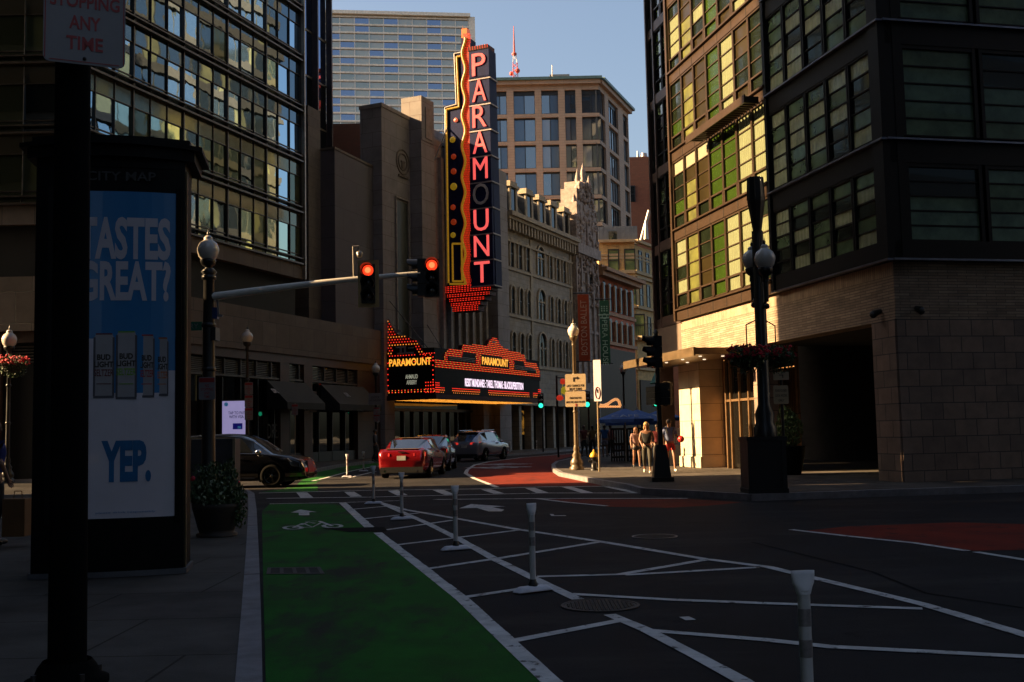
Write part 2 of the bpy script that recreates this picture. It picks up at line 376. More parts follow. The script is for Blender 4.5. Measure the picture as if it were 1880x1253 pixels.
def ringpx(cx, cy, rx, ry): return [(cx + rx * math.cos(t), cy + ry * math.sin(t)) for t in [2 * math.pi * i / 24 for i in range(25)]]
strip(m, ringpx(538, 970, 16, 2.9), .075, .009); strip(m, ringpx(610.6, 966.8, 16.5, 3.0), .075, .009)
for l in ([(538, 970), (556, 962), (590, 960.5), (574, 969), (556, 962)], [(574, 969), (538, 970)], [(586, 958), (610, 967)], [(560, 958.5), (582, 957.5)], [(553, 965), (566, 959.5), (578, 962)]): strip(m, l, .06, .0093)
struct(m, 'bike_symbol', white_p)
# ONLY / BUS on the bus lane
m = MB()
def gtext(m, body, pa, pb, far, bold=.02):
    a, b, c = G(*pa), G(*pb), G(*far); r = (b - a); up = (c - a); up = up - r * (up.dot(r) / r.dot(r))
    m.text(body, (a + b) / 2 + up / 2 + Vector((0, 0, .0095)), r, up, w=r.length, h=up.length, depth=.002, bold=bold)
gtext(m, 'BUS', (910, 861), (984, 857.6), (910, 857.0), .03); gtext(m, 'ONLY', (913, 855.2), (988, 852.0), (913, 851.8), .03)
struct(m, 'bus_only_lettering', white_p)
# dark patch and tar seams
near_black = mat('tar', (.008, .008, .009), .9, var=.3, spec=.05)
sheet(gl([(590, 971), (706, 969), (712, 977), (640, 978)]), .0105, 'tar_patch', near_black)  # near-black patch between the two pieces of edge line
m = MB(); strip(m, [(1380, 996), (1600, 1050), (1700, 1090), (1900, 1120)], .04, .003); strip(m, [(700, 1000), (900, 1150), (960, 1253)], .03, .003); strip(m, [(1110, 950), (1300, 962), (1700, 950)], .03, .003); struct(m, 'tar_seam', near_black)
# manholes, drain
def manhole(cx, cy, r, label, rim):
    c = G(cx, cy); t = thing('manhole_cover', label, 'manhole', (c.x, c.y, .004), 'round iron covers in the road')
    m = MB(); m.lathe([(r, 0), (r, .008), (r * .93, .008), (r * .93, .002)], (c.x, c.y, .004), 40, False); m.build('rim', rim, t)
    m = MB(); m.lathe([(.001, .004), (r * .92, .004)], (c.x, c.y, .004), 40, False)
    for i in range(-9, 10):
        for j in range(-9, 10):
            if math.hypot(i, j) * r / 10 < r * .84: m.cbox((c.x + i * r / 10, c.y + j * r / 10, .011), r * .055, r * .055, .006, .7)
    m.build('lid', iron, t)
worn_iron = mat('worn_iron', (.2, .19, .19), .45, metal=.6, var=.3)
manhole(1102, 1113, .36, 'large studded iron manhole cover cutting the white buffer line', iron)
manhole(1202, 986, .34, 'iron manhole cover with pale worn rim out in the empty lane', worn_iron)
t = thing('storm_drain', 'rectangular iron drain grate in the green lane at the kerb', 'drain', tuple(G(541, 1047)))
m = MB(); q = gl([(489, 1054), (596, 1053.5), (588, 1041), (491, 1042.5)], .011); a, b, c, d = q
for k in range(5): f = k / 4 * .93; p0 = a.lerp(b, f); p1 = d.lerp(c, f); e0 = a.lerp(b, f + .07); e1 = d.lerp(c, f + .07); m.quad(p0, e0, e1, p1)
for f in (0, .9): p0 = a.lerp(d, f); p1 = b.lerp(c, f); p2 = b.lerp(c, f + .1); p3 = a.lerp(d, f + .1); m.quad(*[p + Vector((0, 0, .001)) for p in (p0, p1, p2, p3)])
m.build('grate', iron, t)
m = MB(); m.quad(*[p - Vector((0, 0, .004)) for p in q]); m.build('pit', mat('void', (.004, .004, .004), .9), t)
# ================================================================== LEFT: glass hotel, podium, setback tower
hotel_glass = glassmat('hotel_glass', (.42, .56, .66), .01, .30, warp=(.9, .0035))
hotel_glass_b = glassmat('hotel_glass_green', (.5, .62, .5), .02, .20, warp=(.9, .005), dark=(.03, .035, .02))
curtain_glass = glassmat('hotel_glass_curtained', (.5, .6, .5), .03, .15, warp=(1.2, .004), dark=(.09, .10, .05))
spandrel_glass = glassmat('spandrel_glass', (.5, .55, .45), .08, .22, warp=(.8, .005), dark=(.07, .062, .045))
spandrel_glass_b = glassmat('spandrel_glass_high', (.40, .52, .60), .02, .30, warp=(.9, .0035), dark=(.014, .014, .012))
rail_m = mat('anodised_bronze', (.09, .075, .065), .35, metal=.7)
alu = mat('pale_aluminium', (.3, .27, .24), .4, metal=.6)
stone_l = mat('buff_limestone', (.15, .12, .10), .8, var=.2, vscale=1.5, bump=.2, brick=(1.3, 1.25, (.115, .09, .07), (.04, .04, .035), .014))
stone_b = mat('brown_granite', (.06, .03, .02), .5, var=.3, vscale=3, brick=(1.2, .6, (.05, .025, .018), (.02, .02, .015), .01))
dark_in = mat('dark_interior', (.006, .006, .006), .9)
shop_glass = glassmat('shop_glass', (.5, .5, .45), .02, .12, warp=(.5, .004), dark=(.008, .007, .006))
HX0, HY0 = -17.4, 42.8
FL = Fac(HX0, HY0, .35, 1)                 # street front of the hotel, n towards the street
LEN = FL.S(553)
FF = Fac(HX0, HY0, -1, 0, flip=True)        # front along the side street, s runs left
FF.n = Vector((0, -1, 0))
hotel = thing('glass_hotel', 'glass hotel with horizontal bronze rails and pale spandrel bands, behind the advertising kiosk', 'building', (HX0 - 6, HY0 + 6, 0))
LV = [11.0 + 2.87 * i for i in range(8)]    # slab levels of the rails
TOP = LV[-1] + 2.87
m = MB()                                     # structural mass behind the glass
a = [FL.pt(0, -.35, 0), FL.pt(LEN, -.35, 0), FL.pt(LEN, -14, 0), Vector((-62, 60, 0)), Vector((-62, HY0 + .35, 0))]
m.prism([(p.x, p.y, .15) for p in a], (0, 0, TOP - .2)); m.build('mass', dark_in, hotel)
def hotel_front(F, L, bay, seed):
    r = random.Random(seed); n = int(round(L / bay)); bay = L / n
    m = MB(); 
    m.fbox(F, 0, L, -.3, .12, 10.2, 11.0)
    m.build('stone_fascia', stone_l, hotel)
    for i, z in enumerate(LV):
        m = MB(); m.fbox(F, -.02, L + .02, .0, .26, z - .02, z + .07); m.fbox(F, -.02, L + .02, .0, .22, z + .30, z + .36); m.fbox(F, 0, L, .0, .04, z + 2.06, z + 2.10)
        for k in range(0, n + 1, 1): m.tube(F.pt(min(max(k * bay, .03), L - .03), .16, z + .05), F.pt(min(max(k * bay, .03), L - .03), .16, z + .31), .012, n=5)
        m.build('guard_rail', rail_m, hotel)
        m = MB(); m.fbox(F, 0, L, -.2, .02, z + 2.08, z + 2.86); m.build('spandrel_band', spandrel_glass if (i < 2 or F is FF) else spandrel_glass_b, hotel)
    for k in range(0, n):
        col = r.choice([0, 0, 1, 1, 2]) 
        for i, z in enumerate(LV):
            if i >= 6 and F is FF: continue
            s0 = k * bay + .014; s1 = (k + 1) * bay - .014
            wn = MB(); wn.fbox(F, s0 - .012, s0, -.1, .03, z + .05, z + 2.08); wn.fbox(F, s1, s1 + .012, -.1, .03, z + .05, z + 2.08); wn.fbox(F, s0, s1, -.18, .03, z + .54, z + .59)
            wf = wn.build('window', rail_m, hotel)
            c = 0 if (i > 1 and F is FL and r.random() < .9) else (col if r.random() < .55 else r.choice([0, 1, 2, 0]))
            p = MB(); t = r.uniform(-.005, .005)
            a_, b_ = F.pt(s0, -.02 + t, z + .05), F.pt(s1, -.02 - t, z + .05); h = Vector((0, 0, 2.02)) + F.n * r.uniform(-.008, .008)
            p.quad(a_, b_, b_ + h, a_ + h)
            p.build('pane', [hotel_glass, hotel_glass_b, curtain_glass][c], wf)
    m = MB()
    for k in range(0, n + 1):
        wd = .035 if k % 3 == 0 else .012
        m.fbox(F, max(0, k * bay - wd), min(L, k * bay + wd), -.15, .1 if k % 3 == 0 else .07, 11.38, TOP)
    m.build('mullions', alu if F is FF else rail_m, hotel)
hotel_front(FL, LEN, 1.2, 3)
hotel_front(FF, 14.0, 1.9, 5)
m = MB(); m.fbox(FL, LEN, LEN + .12, -.5, .3, 10.2, TOP); m.build('corner_fin', alu, hotel)
# recess (dark glazed) between fascia and podium, podium stone
m = MB(); m.fbox(FL, 0, LEN, -.9, -.5, 8.1, 10.2); m.build('recess_glazing', shop_glass, hotel)
LP = FL.S(706)                                # podium runs on to the theatre
podium = thing('stone_podium', 'low buff stone podium with black shop awnings, under the glass hotel', 'building', tuple(FL.pt(LP / 2, -3, 0)))
m = MB(); m.fbox(FL, -.25, LP, -.6, .25, 5.95, 8.1); m.fbox(FF, .25, 30, -.6, .25, 5.95, 8.1)
m.build('stone_band', stone_l, podium)
m = MB(); m.fbox(FL, -.15, LP, -.5, .12, 5.5, 5.95); m.fbox(FF, .15, 30, -.5, .12, 5.5, 5.95)
for s in (1.2, FL.S(520), FL.S(563), FL.S(660), LP - 1.0):
    m.fbox(FL, s - .45, s + .45, -.5, .10, .15, 5.5)
m.fbox(FL, FL.S(664), LP - .1, -.5, .06, .15, 5.5)
for s in (3.2, 8, 13): m.fbox(FF, s - .5, s + .5, -.5, .10, .15, 5.5)
m.build('granite_frame', stone_b, podium)
m = MB(); m.fbox(FL, .1, LP - .05, -.6, -.2, .15, 5.5); m.fbox(FF, .6, 30, -.6, -.2, .15, 5.5); m.build('shop_glazing', shop_glass, podium)
m = MB(); 
for z in [4.72 + .09 * i for i in range(8)]: m.fbox(FL, .5, FL.S(655), -.2, -.1, z, z + .05)
for s in [.6 + 1.4 * i for i in range(18)]: m.fbox(FL, s, s + .08, -.15, .02, 4.68, 5.48)
m.fbox(FL, .5, FL.S(655), -.12, .05, 4.58, 4.68)
for z in [4.72 + .12 * i for i in range(6)]: m.fbox(FF, .8, 20, -.2, -.06, z, z + .05)
m.build('louvres', mat('grey_louvre', (.09, .085, .08), .5, metal=.3), podium)
m = MB()
for s in [1 + 1.55 * i for i in range(17)]: m.fbox(FL, s, s + .07, -.2, -.02, .15, 4.55)
m.fbox(FL, .5, FL.S(655), -.2, -.04, .15, .7)
m.build('shop_frames', black_metal, podium)
awn = mat('black_awning', (.008, .008, .009), .8)
logo_w = mat('logo_white', (.35, .34, .33), .7)
def awning(u0, u1, ulogo, label):
    s0, s1 = FL.S(u0), FL.S(u1); t = thing('shop_awning', label, 'awning', tuple(FL.pt((s0 + s1) / 2, .1, 3)), 'black awnings of the shops under the hotel')
    m = MB(); A = [FL.pt(s0, .1, 4.5), FL.pt(s1, .1, 4.5), FL.pt(s1, 1.3, 3.35), FL.pt(s0, 1.3, 3.35)]
    m.quad(*A); m.quad(A[3], A[2], A[2] - Vector((0, 0, .35)), A[3] - Vector((0, 0, .35)))
    for s in (s0, s1): m.quad(FL.pt(s, .1, 4.5), FL.pt(s, 1.3, 3.35), FL.pt(s, 1.3, 3.0), FL.pt(s, .1, 3.0))
    m.build('canvas', awn, t)
    sl = FL.S(ulogo, 738, .7); up = (A[0] - A[3]).normalized(); c = FL.pt(sl, .7, 3.9) + up.cross(FL.d).normalized() * -.03
    c = FL.pt(sl, .75, 3.93)
    m = MB(); m.text('SR', c, FL.d, up, h=.34, w=.5, depth=.01, bold=.03); 
    m.build('emblem', logo_w, t)
awning(487, 558, 503, 'black shop awning with small white emblem, nearer the glowing blue and white screen')
awning(586, 664, 636, 'black shop awning with small white emblem, nearer the theatre')
t = thing('wall_poster', 'small framed photo poster on the pier between two black awnings', 'poster', tuple(FL.pt(FL.S(575), .12, 3)))
pc = FL.pt(FL.S(575, 735), .12, 0); s = FL.S(575, 735, .12)
m = MB(); m.fbox(FL, s - .34, s + .34, .1, .15, FL.Z(575, 757), FL.Z(575, 719)); m.build('frame', mat('poster_brown', (.09, .065, .05), .6, var=.6, vscale=6), t)
m = MB(); 
for i in range(16): 
    a = s + rnd.uniform(-.26, .2); z = 3.0 + rnd.uniform(0, .75); m.fbox(FL, a, a + rnd.uniform(.04, .14), .15, .154 + i * .0004, z, z + rnd.uniform(.04, .12))
m.build('photo_pattern', mat('poster_cream', (.3, .28, .22), .6, var=.6, vscale=9), t)
m = MB(); m.text('DREAM', FL.pt(FL.S(508, 785), -.015, 1.9), FL.d, (0, 0, 1), w=1.7, h=.75, depth=.01); m.build('window_lettering', mat('grey_letter', (.05, .05, .045), .6), podium)
# setback tower behind the hotel end
tower = thing('setback_tower', 'dark narrow glass tower with full height vertical fins, right of the glass hotel', 'building', tuple(FL.pt(LEN + 2, -4, 0)))
T0, T1 = LEN + .12, FL.S(602, 300, -2.2)
m = MB(); m.fbox(FL, T0, T1, -14, -2.3, 8.1, 44); m.build('mass', dark_in, tower)
tg = glassmat('tower_glass', (.45, .55, .8), .02, .5, warp=(.4, .006)); tgd = glassmat('tower_glass_dark', (.4, .4, .5), .03, .12, warp=(.4, .006))
nb = 4
for k in range(nb):
    for i, z in enumerate([9 + 2.87 * j for j in range(11)]):
        a = T0 + (T1 - T0) * k / nb + .1; b = T0 + (T1 - T0) * (k + 1) / nb - .1
        wm = MB(); wm.fbox(FL, a, b, -2.3, -2.2, z, z + .12); wo_ = wm.build('window', rail_m, tower)
        wm = MB(); wm.fbox(FL, a, b, -2.3, -2.25, z + .12, z + 2.87); wm.build('pane', tg if z > 22 else tgd, wo_)
m = MB()
for k in range(nb + 1): s = T0 + (T1 - T0) * k / nb; m.fbox(FL, s - .06, s + .06, -2.25, -1.85, 8.1, 44)
m.fbox(FL, T0, T0 + 1.2, -2.2, -.7, 20.9, 21.0); m.fbox(FL, T0, T0 + 1.2, -2.2, -.7, 17.9, 18.05); m.fbox(FL, T0, T0 + 1.2, -2.2, -.7, 15, 15.15)
m.build('fins', mat('dark_fin', (.06, .05, .055), .4, metal=.5), tower)
# blank pale stone building above the podium, and dark maroon wall behind it
blank = thing('blank_stone_building', 'plain blank grey stone wall between the narrow glass tower and the theatre', 'building', tuple(FL.pt(LEN + 8, -3, 0)))
gs = mat('grey_mauve_stone', (.10, .09, .10), .8, var=.15, vscale=.8, brick=(3.4, 1.9, (.095, .085, .093), (.05, .045, .05), .018))
m = MB(); B0, B1 = FL.S(622, 400), FL.S(707, 400)
m.fbox(FL, B0, B1, -9, -.25, 8.1, 18.6); m.build('wall', gs, blank)
m = MB(); m.fbox(FL, B0 - .05, B1, -9, -.2, 18.6, 18.75); m.build('coping', stone_l, blank)
m = MB(); m.fbox(FL, FL.S(600, 400), B0, -8, -1.2, 8.1, 21); m.build('side_wing', mat('dark_side_stone', (.12, .1, .09), .8, brick=(1.2, .6, (.10, .085, .08), (.05, .04, .04), .012)), blank)
mar = thing('maroon_rear_wall', 'dark maroon brick wall rising behind the blank grey stone wall', 'building', (-12, 77, 0))
m = MB(); a, b = P(600, 228, 77), P(663, 230, 77); m.box(a.x - 6, b.x + 1, 77, 84, 0, a.z); m.build('wall', mat('maroon_brick', (.06, .015, .012), .8, brick=(.4, .1, (.05, .015, .01), (.04, .02, .015), .01)), mar)
# ================================================================== PARAMOUNT THEATRE
PX0, PY0 = -8.05, 68.2
FP = Fac(PX0, PY0, .45, 1)
lime = mat('theatre_limestone', (.27, .245, .24), .8, var=.25, vscale=.7, brick=(1.5, .95, (.24, .218, .212), (.10, .06, .055), .012))
lime_p = mat('carved_limestone', (.28, .24, .21), .8, var=.3, vscale=2.5, bump=.5, bscale=8)
rear_ = thing('rear_block', 'plain masonry block hidden behind the glass hotel', 'building', (-40, 78, 0)); m = MB(); m.box(-62, -17.5, 61, 95, 0, 27); m.build('wall', lime, rear_)  # added out of view; height set to shade most of the theatre sign
theatre = thing('theatre_building', 'art deco limestone theatre with stepped parapet and round medallion, carrying the big vertical sign', 'building', tuple(FP.pt(8, -4, 0)))
PE = FP.S(926)
zt = FP.Z(708, 200)
sA, sC = FP.S(752, 300, 0), FP.S(799, 300, .95)
m = MB()
m.fbox(FP, 0, sA, -1.6, 0, 4.6, zt)
m.fbox(FP, sA, sC, -1.4, .9, 4.6, zt - 1.4)       # pylon body
m.fbox(FP, sA, sC - .1, -.6, .95, zt - 1.4, FP.Z(776, 177, .95))
m.fbox(FP, sC, PE - 2.1, -2.0, -.3, 4.6, zt - .2)
m.fbox(FP, sC + .3, PE - 2.1, -2.5, -.9, zt - .2, zt + .8)
m.fbox(FP, PE - 2.1, PE, -1.5, .55, .15, zt - .6)
m.fbox(FP, 0.02, 1.2, -1.5, .02, .15, 4.6); m.fbox(FP, PE - 3.6, PE - 2.1, -1.5, -.1, .15, 4.6)
m.build('wall', lime, theatre)
m = MB(); m.fbox(FP, -.05, sA, -1.65, .06, zt, zt + .25)
for s in [sC + .4 + 1.15 * i for i in range(9)]:
    if s < PE - 2.4: m.fbox(FP, s, s + .35, -.3, -.02, 6.2, zt - 1.5)
m.fbox(FP, sA + .5, sC - .5, .95, 1.02, zt - 1.2, zt + .9)
m.fbox(FP, sC - .05, sC + .05, -.28, .3, 4.6, zt - 1.5)
m.build('carved_trim', lime_p, theatre)
m = MB(); s0 = FP.S(728, 500, .01); s1 = FP.S(749, 500, .01); m.fbox(FP, s0, s1, .0, .03, FP.Z(738, 640), FP.Z(738, 372)); m.build('tall_window', mat('dark_bronze_slot', (.02, .022, .018), .4), theatre)
m = MB(); m.fbox(FP, s0 - .12, s0, 0, .12, FP.Z(738, 645), FP.Z(738, 368)); m.fbox(FP, s1, s1 + .12, 0, .12, FP.Z(738, 645), FP.Z(738, 368)); m.fbox(FP, s0 - .12, s1 + .12, 0, .14, FP.Z(738, 368), FP.Z(738, 366)+ .05); m.build('window_surround', lime_p, theatre)
# medallion: ring and stand
c = FP.pt(FP.S(739, 298), .02, FP.Z(739, 298)); m = MB()
for k in range(28):
    t0, t1 = 2 * math.pi * k / 28, 2 * math.pi * (k + 1) / 28
    for rr, dd in ((.82, .1), (.55, .07)):
        a = c + FP.d * math.cos(t0) * rr + Vector((0, 0, math.sin(t0) * rr)); b = c + FP.d * math.cos(t1) * rr + Vector((0, 0, math.sin(t1) * rr)); m.tube(a, b, .055, n=6)
m.cbox(c + Vector((0, 0, 0)), .5, .12, .1, math.atan2(FP.d.y, FP.d.x)); m.cbox(c - Vector((0, 0, .98)), 1.2, .16, .14, math.atan2(FP.d.y, FP.d.x)); m.cbox(c - Vector((0, 0, .25)), .3, .1, .5, math.atan2(FP.d.y, FP.d.x))
m.build('medallion', mat('weathered_relief', (.12, .095, .08), .8, bump=.6), theatre)
m = MB(); m.fbox(FP, .6, PE - 2.1, -1.45, -1.2, .15, 4.6); m.build('lobby_glazing', shop_glass, theatre)
m = MB()
for s in [1.6 + 1.3 * i for i in range(10)]: m.fbox(FP, s, s + .12, -1.2, -1.05, .15, 3.2)
m.fbox(FP, 1.2, PE - 3.6, -1.2, -1.0, 3.1, 3.3); m.build('lobby_doors', black_metal, theatre)
m = MB(); m.fbox(FP, -.01, 0, -1, -.9, 0, 1); s = PE - 6.3
# lit yellow posters right of the lobby
yel = mat('lit_yellow_poster', (.4, .2, .03), .6, emit=(1, .45, .06), es=.22, var=.5, vscale=2)
t = thing('window_poster', 'lit yellow window poster with big black letters under the right end of the marquee', 'poster', tuple(FP.pt(FP.S(960, 780, -.5), -.5, .5)))
a, b = FP.S(943, 780, -.6), FP.S(979, 780, -.6); m = MB(); m.fbox(FP, a, b, -.7, -.6, 1.35, 3.3); m.build('board', yel, t)
m = MB(); m.text('UNT', FP.pt((a + b) / 2, -.585, 2.85), FP.d, (0, 0, 1), w=(b - a) * .8, h=.7, depth=.01, bold=.03); m.text('HOUSE', FP.pt((a + b) / 2, -.585, 1.7), FP.d, (0, 0, 1), w=(b - a) * .8, h=.35, depth=.01, bold=.03); m.build('letters', black_metal, t)

# ------------------------------------------------------------------ marquee
red_bulb = mat('red_bulbs', (.4, .03, .01), .4, emit=(1, .03, .014), es=1.2, var=.6, vscale=8)
amber_bulb = mat('amber_bulbs', (.5, .2, .02), .4, emit=(1, .30, .04), es=1.1, var=.6, vscale=9)
soffit_bulb = mat('soffit_bulbs', (.6, .3, .05), .4, emit=(1, .36, .04), es=3.0)
gold_letter = mat('gold_neon', (.6, .3, .02), .4, emit=(1, .42, .04), es=1.1)
led_white = mat('led_white', (.5, .45, .5), .4, emit=(1, .78, .95), es=1.15)
led_dim = mat('led_dim', (.3, .3, .25), .4, emit=(.6, .6, .45), es=.4)
deco_red = mat('marquee_red', (.035, .004, .003), .6, spec=.2); navy = mat('sign_navy', (.008, .013, .055), .6, spec=.1); black_face = mat('black_screen', (.004, .004, .005), .6, spec=.1)
pale_line = mat('pale_tube', (.35, .3, .3), .5)
marq = thing('theatre_marquee', 'glowing red and amber theatre marquee reading PARAMOUNT over a scrolling text screen', 'marquee', tuple(FP.pt(8, 1.5, 3.6)))
# left side panel plane (perpendicular to the front) and street front plane
PROJ = 3.4
cs = .35
q0 = FP.pt(cs, 0, 0); q1 = FP.pt(cs, PROJ, 0)
FS = Fac(q0.x, q0.y, q1.x - q0.x, q1.y - q0.y)      # side facing the camera: s runs outwards, n towards camera
if FS.n.y > 0: FS.n = -FS.n
FM = Fac(q1.x, q1.y, FP.d.x, FP.d.y)                 # front
ME = FM.S(991, 720)
zb, zs0, zs1 = 3.75, 4.05, 6.0
m = MB(); a = [FP.pt(cs, -.2, zb), FP.pt(cs, PROJ, zb), FP.pt(cs + ME, PROJ, zb), FP.pt(cs + ME, -.2, zb)]
m.prism([p for p in a], (0, 0, zs1 + .9 - zb)); m.build('cabinet', black_face, marq)
m = MB(); m.fbox(FM, -.1, ME + .1, 0, .12, zb - .05, zb + .25); m.fbox(FS, 0, PROJ + .1, 0, .1, zb - .05, zb + .25); m.build('trim', deco_red, marq)
zz = lambda u, v: FM.Z(u, v)
# stepped crest outlines on the front: list of (s, z)
def crest(u): return None
outl = [(814, 662), (816, 648), (822, 641), (847, 642), (848, 634), (858, 632), (893, 636), (897, 626), (903, 621), (912, 622), (916, 632), (927, 641), (962, 651), (964, 663), (984, 668), (990, 682), (992, 700)]
pts = [FM.sz(u, v) for u, v in outl]
base = [FM.sz(992, 702), FM.sz(814, 672)]
m = MB(); m.fpoly(FM, [(pts[0][0], 6.3)] + pts + [(pts[-1][0], 6.3)], -.25, .02); m.build('crest', deco_red, marq)
from mathutils.geometry import intersect_point_tri_2d
def inside(pt, poly):
    x, y = pt; c = False; n = len(poly)
    for i in range(n):
        x1, y1 = poly[i]; x2, y2 = poly[(i + 1) % n]
        if (y1 > y) != (y2 > y) and x < (x2 - x1) * (y - y1) / (y2 - y1) + x1: c = not c
    return c
def bulb(m, p, nrm, r=.045):
    r *= .78; nrm = nrm.normalized(); a = nrm.orthogonal().normalized() * r; b = nrm.cross(a)
    m.add([p + a, p + b, p - a, p - b, p + nrm * r], [(0, 1, 4), (1, 2, 4), (2, 3, 4), (3, 0, 4)])
rb, ab = MB(), MB()
area = [(pts[0][0], 6.15)] + pts + [(pts[-1][0], 6.15)]
holes = []
def fpx(l): return [FM.sz(u, v) for u, v in l]
holes.append(fpx([(882, 651), (934, 660), (934, 678), (882, 671)]))
holes.append(fpx([(821, 656), (847, 659), (849, 646), (872, 650), (873, 668), (821, 664)]))
holes.append(fpx([(943, 662), (961, 665), (962, 674), (983, 679), (984, 685), (943, 680)]))
i = 0; z = 5.72
while z < 9:
    s = 0.05 + (.08 if i % 2 else 0)
    while s < ME:
        if inside((s, z), area) or (5.7 <= z < 6.2):
            if not any(inside((s, z), h) for h in holes): bulb(rb if (int(s / .16) + i) % 3 else ab, FM.pt(s, .04 if z > 6.3 else .02, z), FM.n, .05)
        s += .16
    z += .13; i += 1
for k in range(int(ME / .14)):
    s = k * .14
    if (2.2 < s < 6.2) or (7.5 < s < ME - 2.2) or s < 1.2 or s > ME - 1.5:
        bulb(rb if k % 2 else ab, FM.pt(s, .05, 4.28), FM.n, .05); bulb(rb, FM.pt(s, .05, 4.42), FM.n, .05); 
        if k % 2: bulb(ab, FM.pt(s, .05, 4.14), FM.n, .045)
for z in [4.15 + .14 * j for j in range(5)]:
    for k in range(4): bulb(rb, FM.pt(k * .14, .06, z), FM.n, .055); bulb(rb, FM.pt(ME - k * .14, .06, z), FM.n, .055)
# side panel
for k in range(15):
    s = .15 + k * .23
    bulb(rb, FS.pt(s, .04, 6.08), FS.n, .06); bulb(rb if k % 2 else ab, FS.pt(s, .04, 4.2), FS.n, .06); bulb(ab if k % 2 else rb, FS.pt(s, .04, 4.32), FS.n, .05)
for j in range(6): bulb(rb, FS.pt(.08, .04, 4.3 + j * .35), FS.n, .06); bulb(rb, FS.pt(PROJ - .1, .04, 4.6 + j * .3), FS.n, .065)
for z in [4.15 + .2 * j for j in range(4)]:
    for k in range(4): bulb(rb, FS.pt(PROJ - .1 - k * .17, .05, z), FS.n, .06)
side = [FS.sz(u, v) for u, v in [(712, 655), (712, 586), (716, 596), (724, 606), (729, 614), (744, 618), (764, 626), (774, 636), (780, 652)]]
hole = [FS.sz(u, v) for u, v in [(722, 636), (762, 636), (770, 652), (722, 651)]]
m = MB(); m.fpoly(FS, side, -.15, .02); m.build('side_crest', deco_red, marq)
z = 6.5; i = 0
while z < 11:
    s = .02 + (.11 if i % 2 else 0)
    while s < PROJ:
        if inside((s, z), side) and not inside((s, z), hole): bulb(ab if i % 3 == 1 else rb, FS.pt(s, .04, z), FS.n, .06)
        s += .2
    z += .17; i += 1
for k in range(5): bulb(rb, FS.pt(2.6 + k * .18, .05, 6.3 + (k % 2) * .15), FS.n, .065); bulb(rb, FS.pt(2.7 + k * .18, .05, 6.55), FS.n, .06)
o = rb.build('red_bulbs', red_bulb, marq); tag(o, kind='stuff'); o = ab.build('amber_bulbs', amber_bulb, marq); tag(o, kind='stuff')
m = MB()
for k in range(int(ME / .16)):
    for j in range(int(PROJ / .42)):
        p = FP.pt(cs + .1 + k * .16, PROJ - .15 - j * .42, zb - .02); bulb(m, p, Vector((0, 0, -1)), .035)
tag(m.build('soffit_bulbs', soffit_bulb, marq), kind='stuff')
m = MB(); hp = holes[0]; 
for h in holes: m.fpoly(FM, h, .02, .035)
m.fpoly(FS, hole, .02, .035); m.fbox(FS, .05, PROJ - 1.0, .0, .03, 6.15, 6.52)
m.build('letter_panels', black_face, marq)
m = MB(); cx = sum(p[0] for p in hp) / 4; cz = sum(p[1] for p in hp) / 4
m.text('PARAMOUNT', FM.pt(cx, .045, cz), FM.d, (0, 0, 1), w=(hp[1][0] - hp[0][0]) * .92, h=(hp[0][1] - hp[3][1]) * .72, depth=.02, bold=.02)
m.build('gold_lettering', gold_letter, marq); m = MB()
m.text('PARAMOUNT', FS.pt(*[(FS.S(716, 664) + FS.S(792, 666)) / 2, .06, FS.Z(755, 665)]), FS.d, (0, 0, 1), w=(FS.S(792, 666) - FS.S(715, 664)), h=.46, depth=.02, bold=.02)
m.build('gold_lettering', gold_letter, marq)
m = MB()
for h, n_ in ((holes[1], 3), (holes[2], 3)):
    s0 = min(p[0] for p in h); s1 = max(p[0] for p in h); z0 = min(p[1] for p in h); z1 = max(p[1] for p in h)
    for f in (.2, .5, .8):
        m.fbox(FM, s0 + .15, s1 - .15, .035, .05, z0 + (z1 - z0) * .45 * f + .08, z0 + (z1 - z0) * .45 * f + .11)
s0 = min(p[0] for p in hole); z0 = min(p[1] for p in hole)
for a, b, c, d in ((.2, .8, .5, .6), (.5, .65, .1, .5), (.8, .95, .1, .6), (.95, 1.5, .1, .22), (1.1, 1.5, .42, .52), (.3, .9, .1, .2)): m.fbox(FS, s0 + a, s0 + b, .035, .055, z0 + c, z0 + d)
m.fbox(FS, .55, 1.1, .04, .07, 8.0, 8.12); m.fbox(FM, FM.S(902, 628), FM.S(908, 629), .05, .08, FM.Z(905, 630), FM.Z(905, 627))
m.build('zigzag_tubes', pale_line, marq)
m = MB(); p = FM.sz(853, 701); q = FM.sz(960, 711); m.text('RESIST MUNDANES : TARELL THOMAS : BLACKSUPERSTITION', FM.pt((p[0] + q[0]) / 2, .03, (p[1] + q[1]) / 2), FM.d, (0, 0, 1), w=q[0] - p[0], h=.52, depth=.01, bold=.02)
m.build('scrolling_text', led_white, marq)
m = MB(); m.text('AHMAUD\nARBERY', FS.pt(FS.S(756, 697), .03, FS.Z(756, 697)), FS.d, (0, 0, 1), w=.88, h=.62, depth=.01, bold=.01); m.build('side_text', led_dim, marq)
m = MB()
for u0, v0, sx in ((714, 553, 1.2), (767, 571, 3.2), (897, 601, 10.5)):
    a = FP.pt(FP.S(u0, v0), .05, FP.Z(u0, v0)); b = FM.pt(sx - .1, -1.0, 6.9); m.tube(a, b, .03, n=5)
m.build('tie_rods', black_metal, marq)

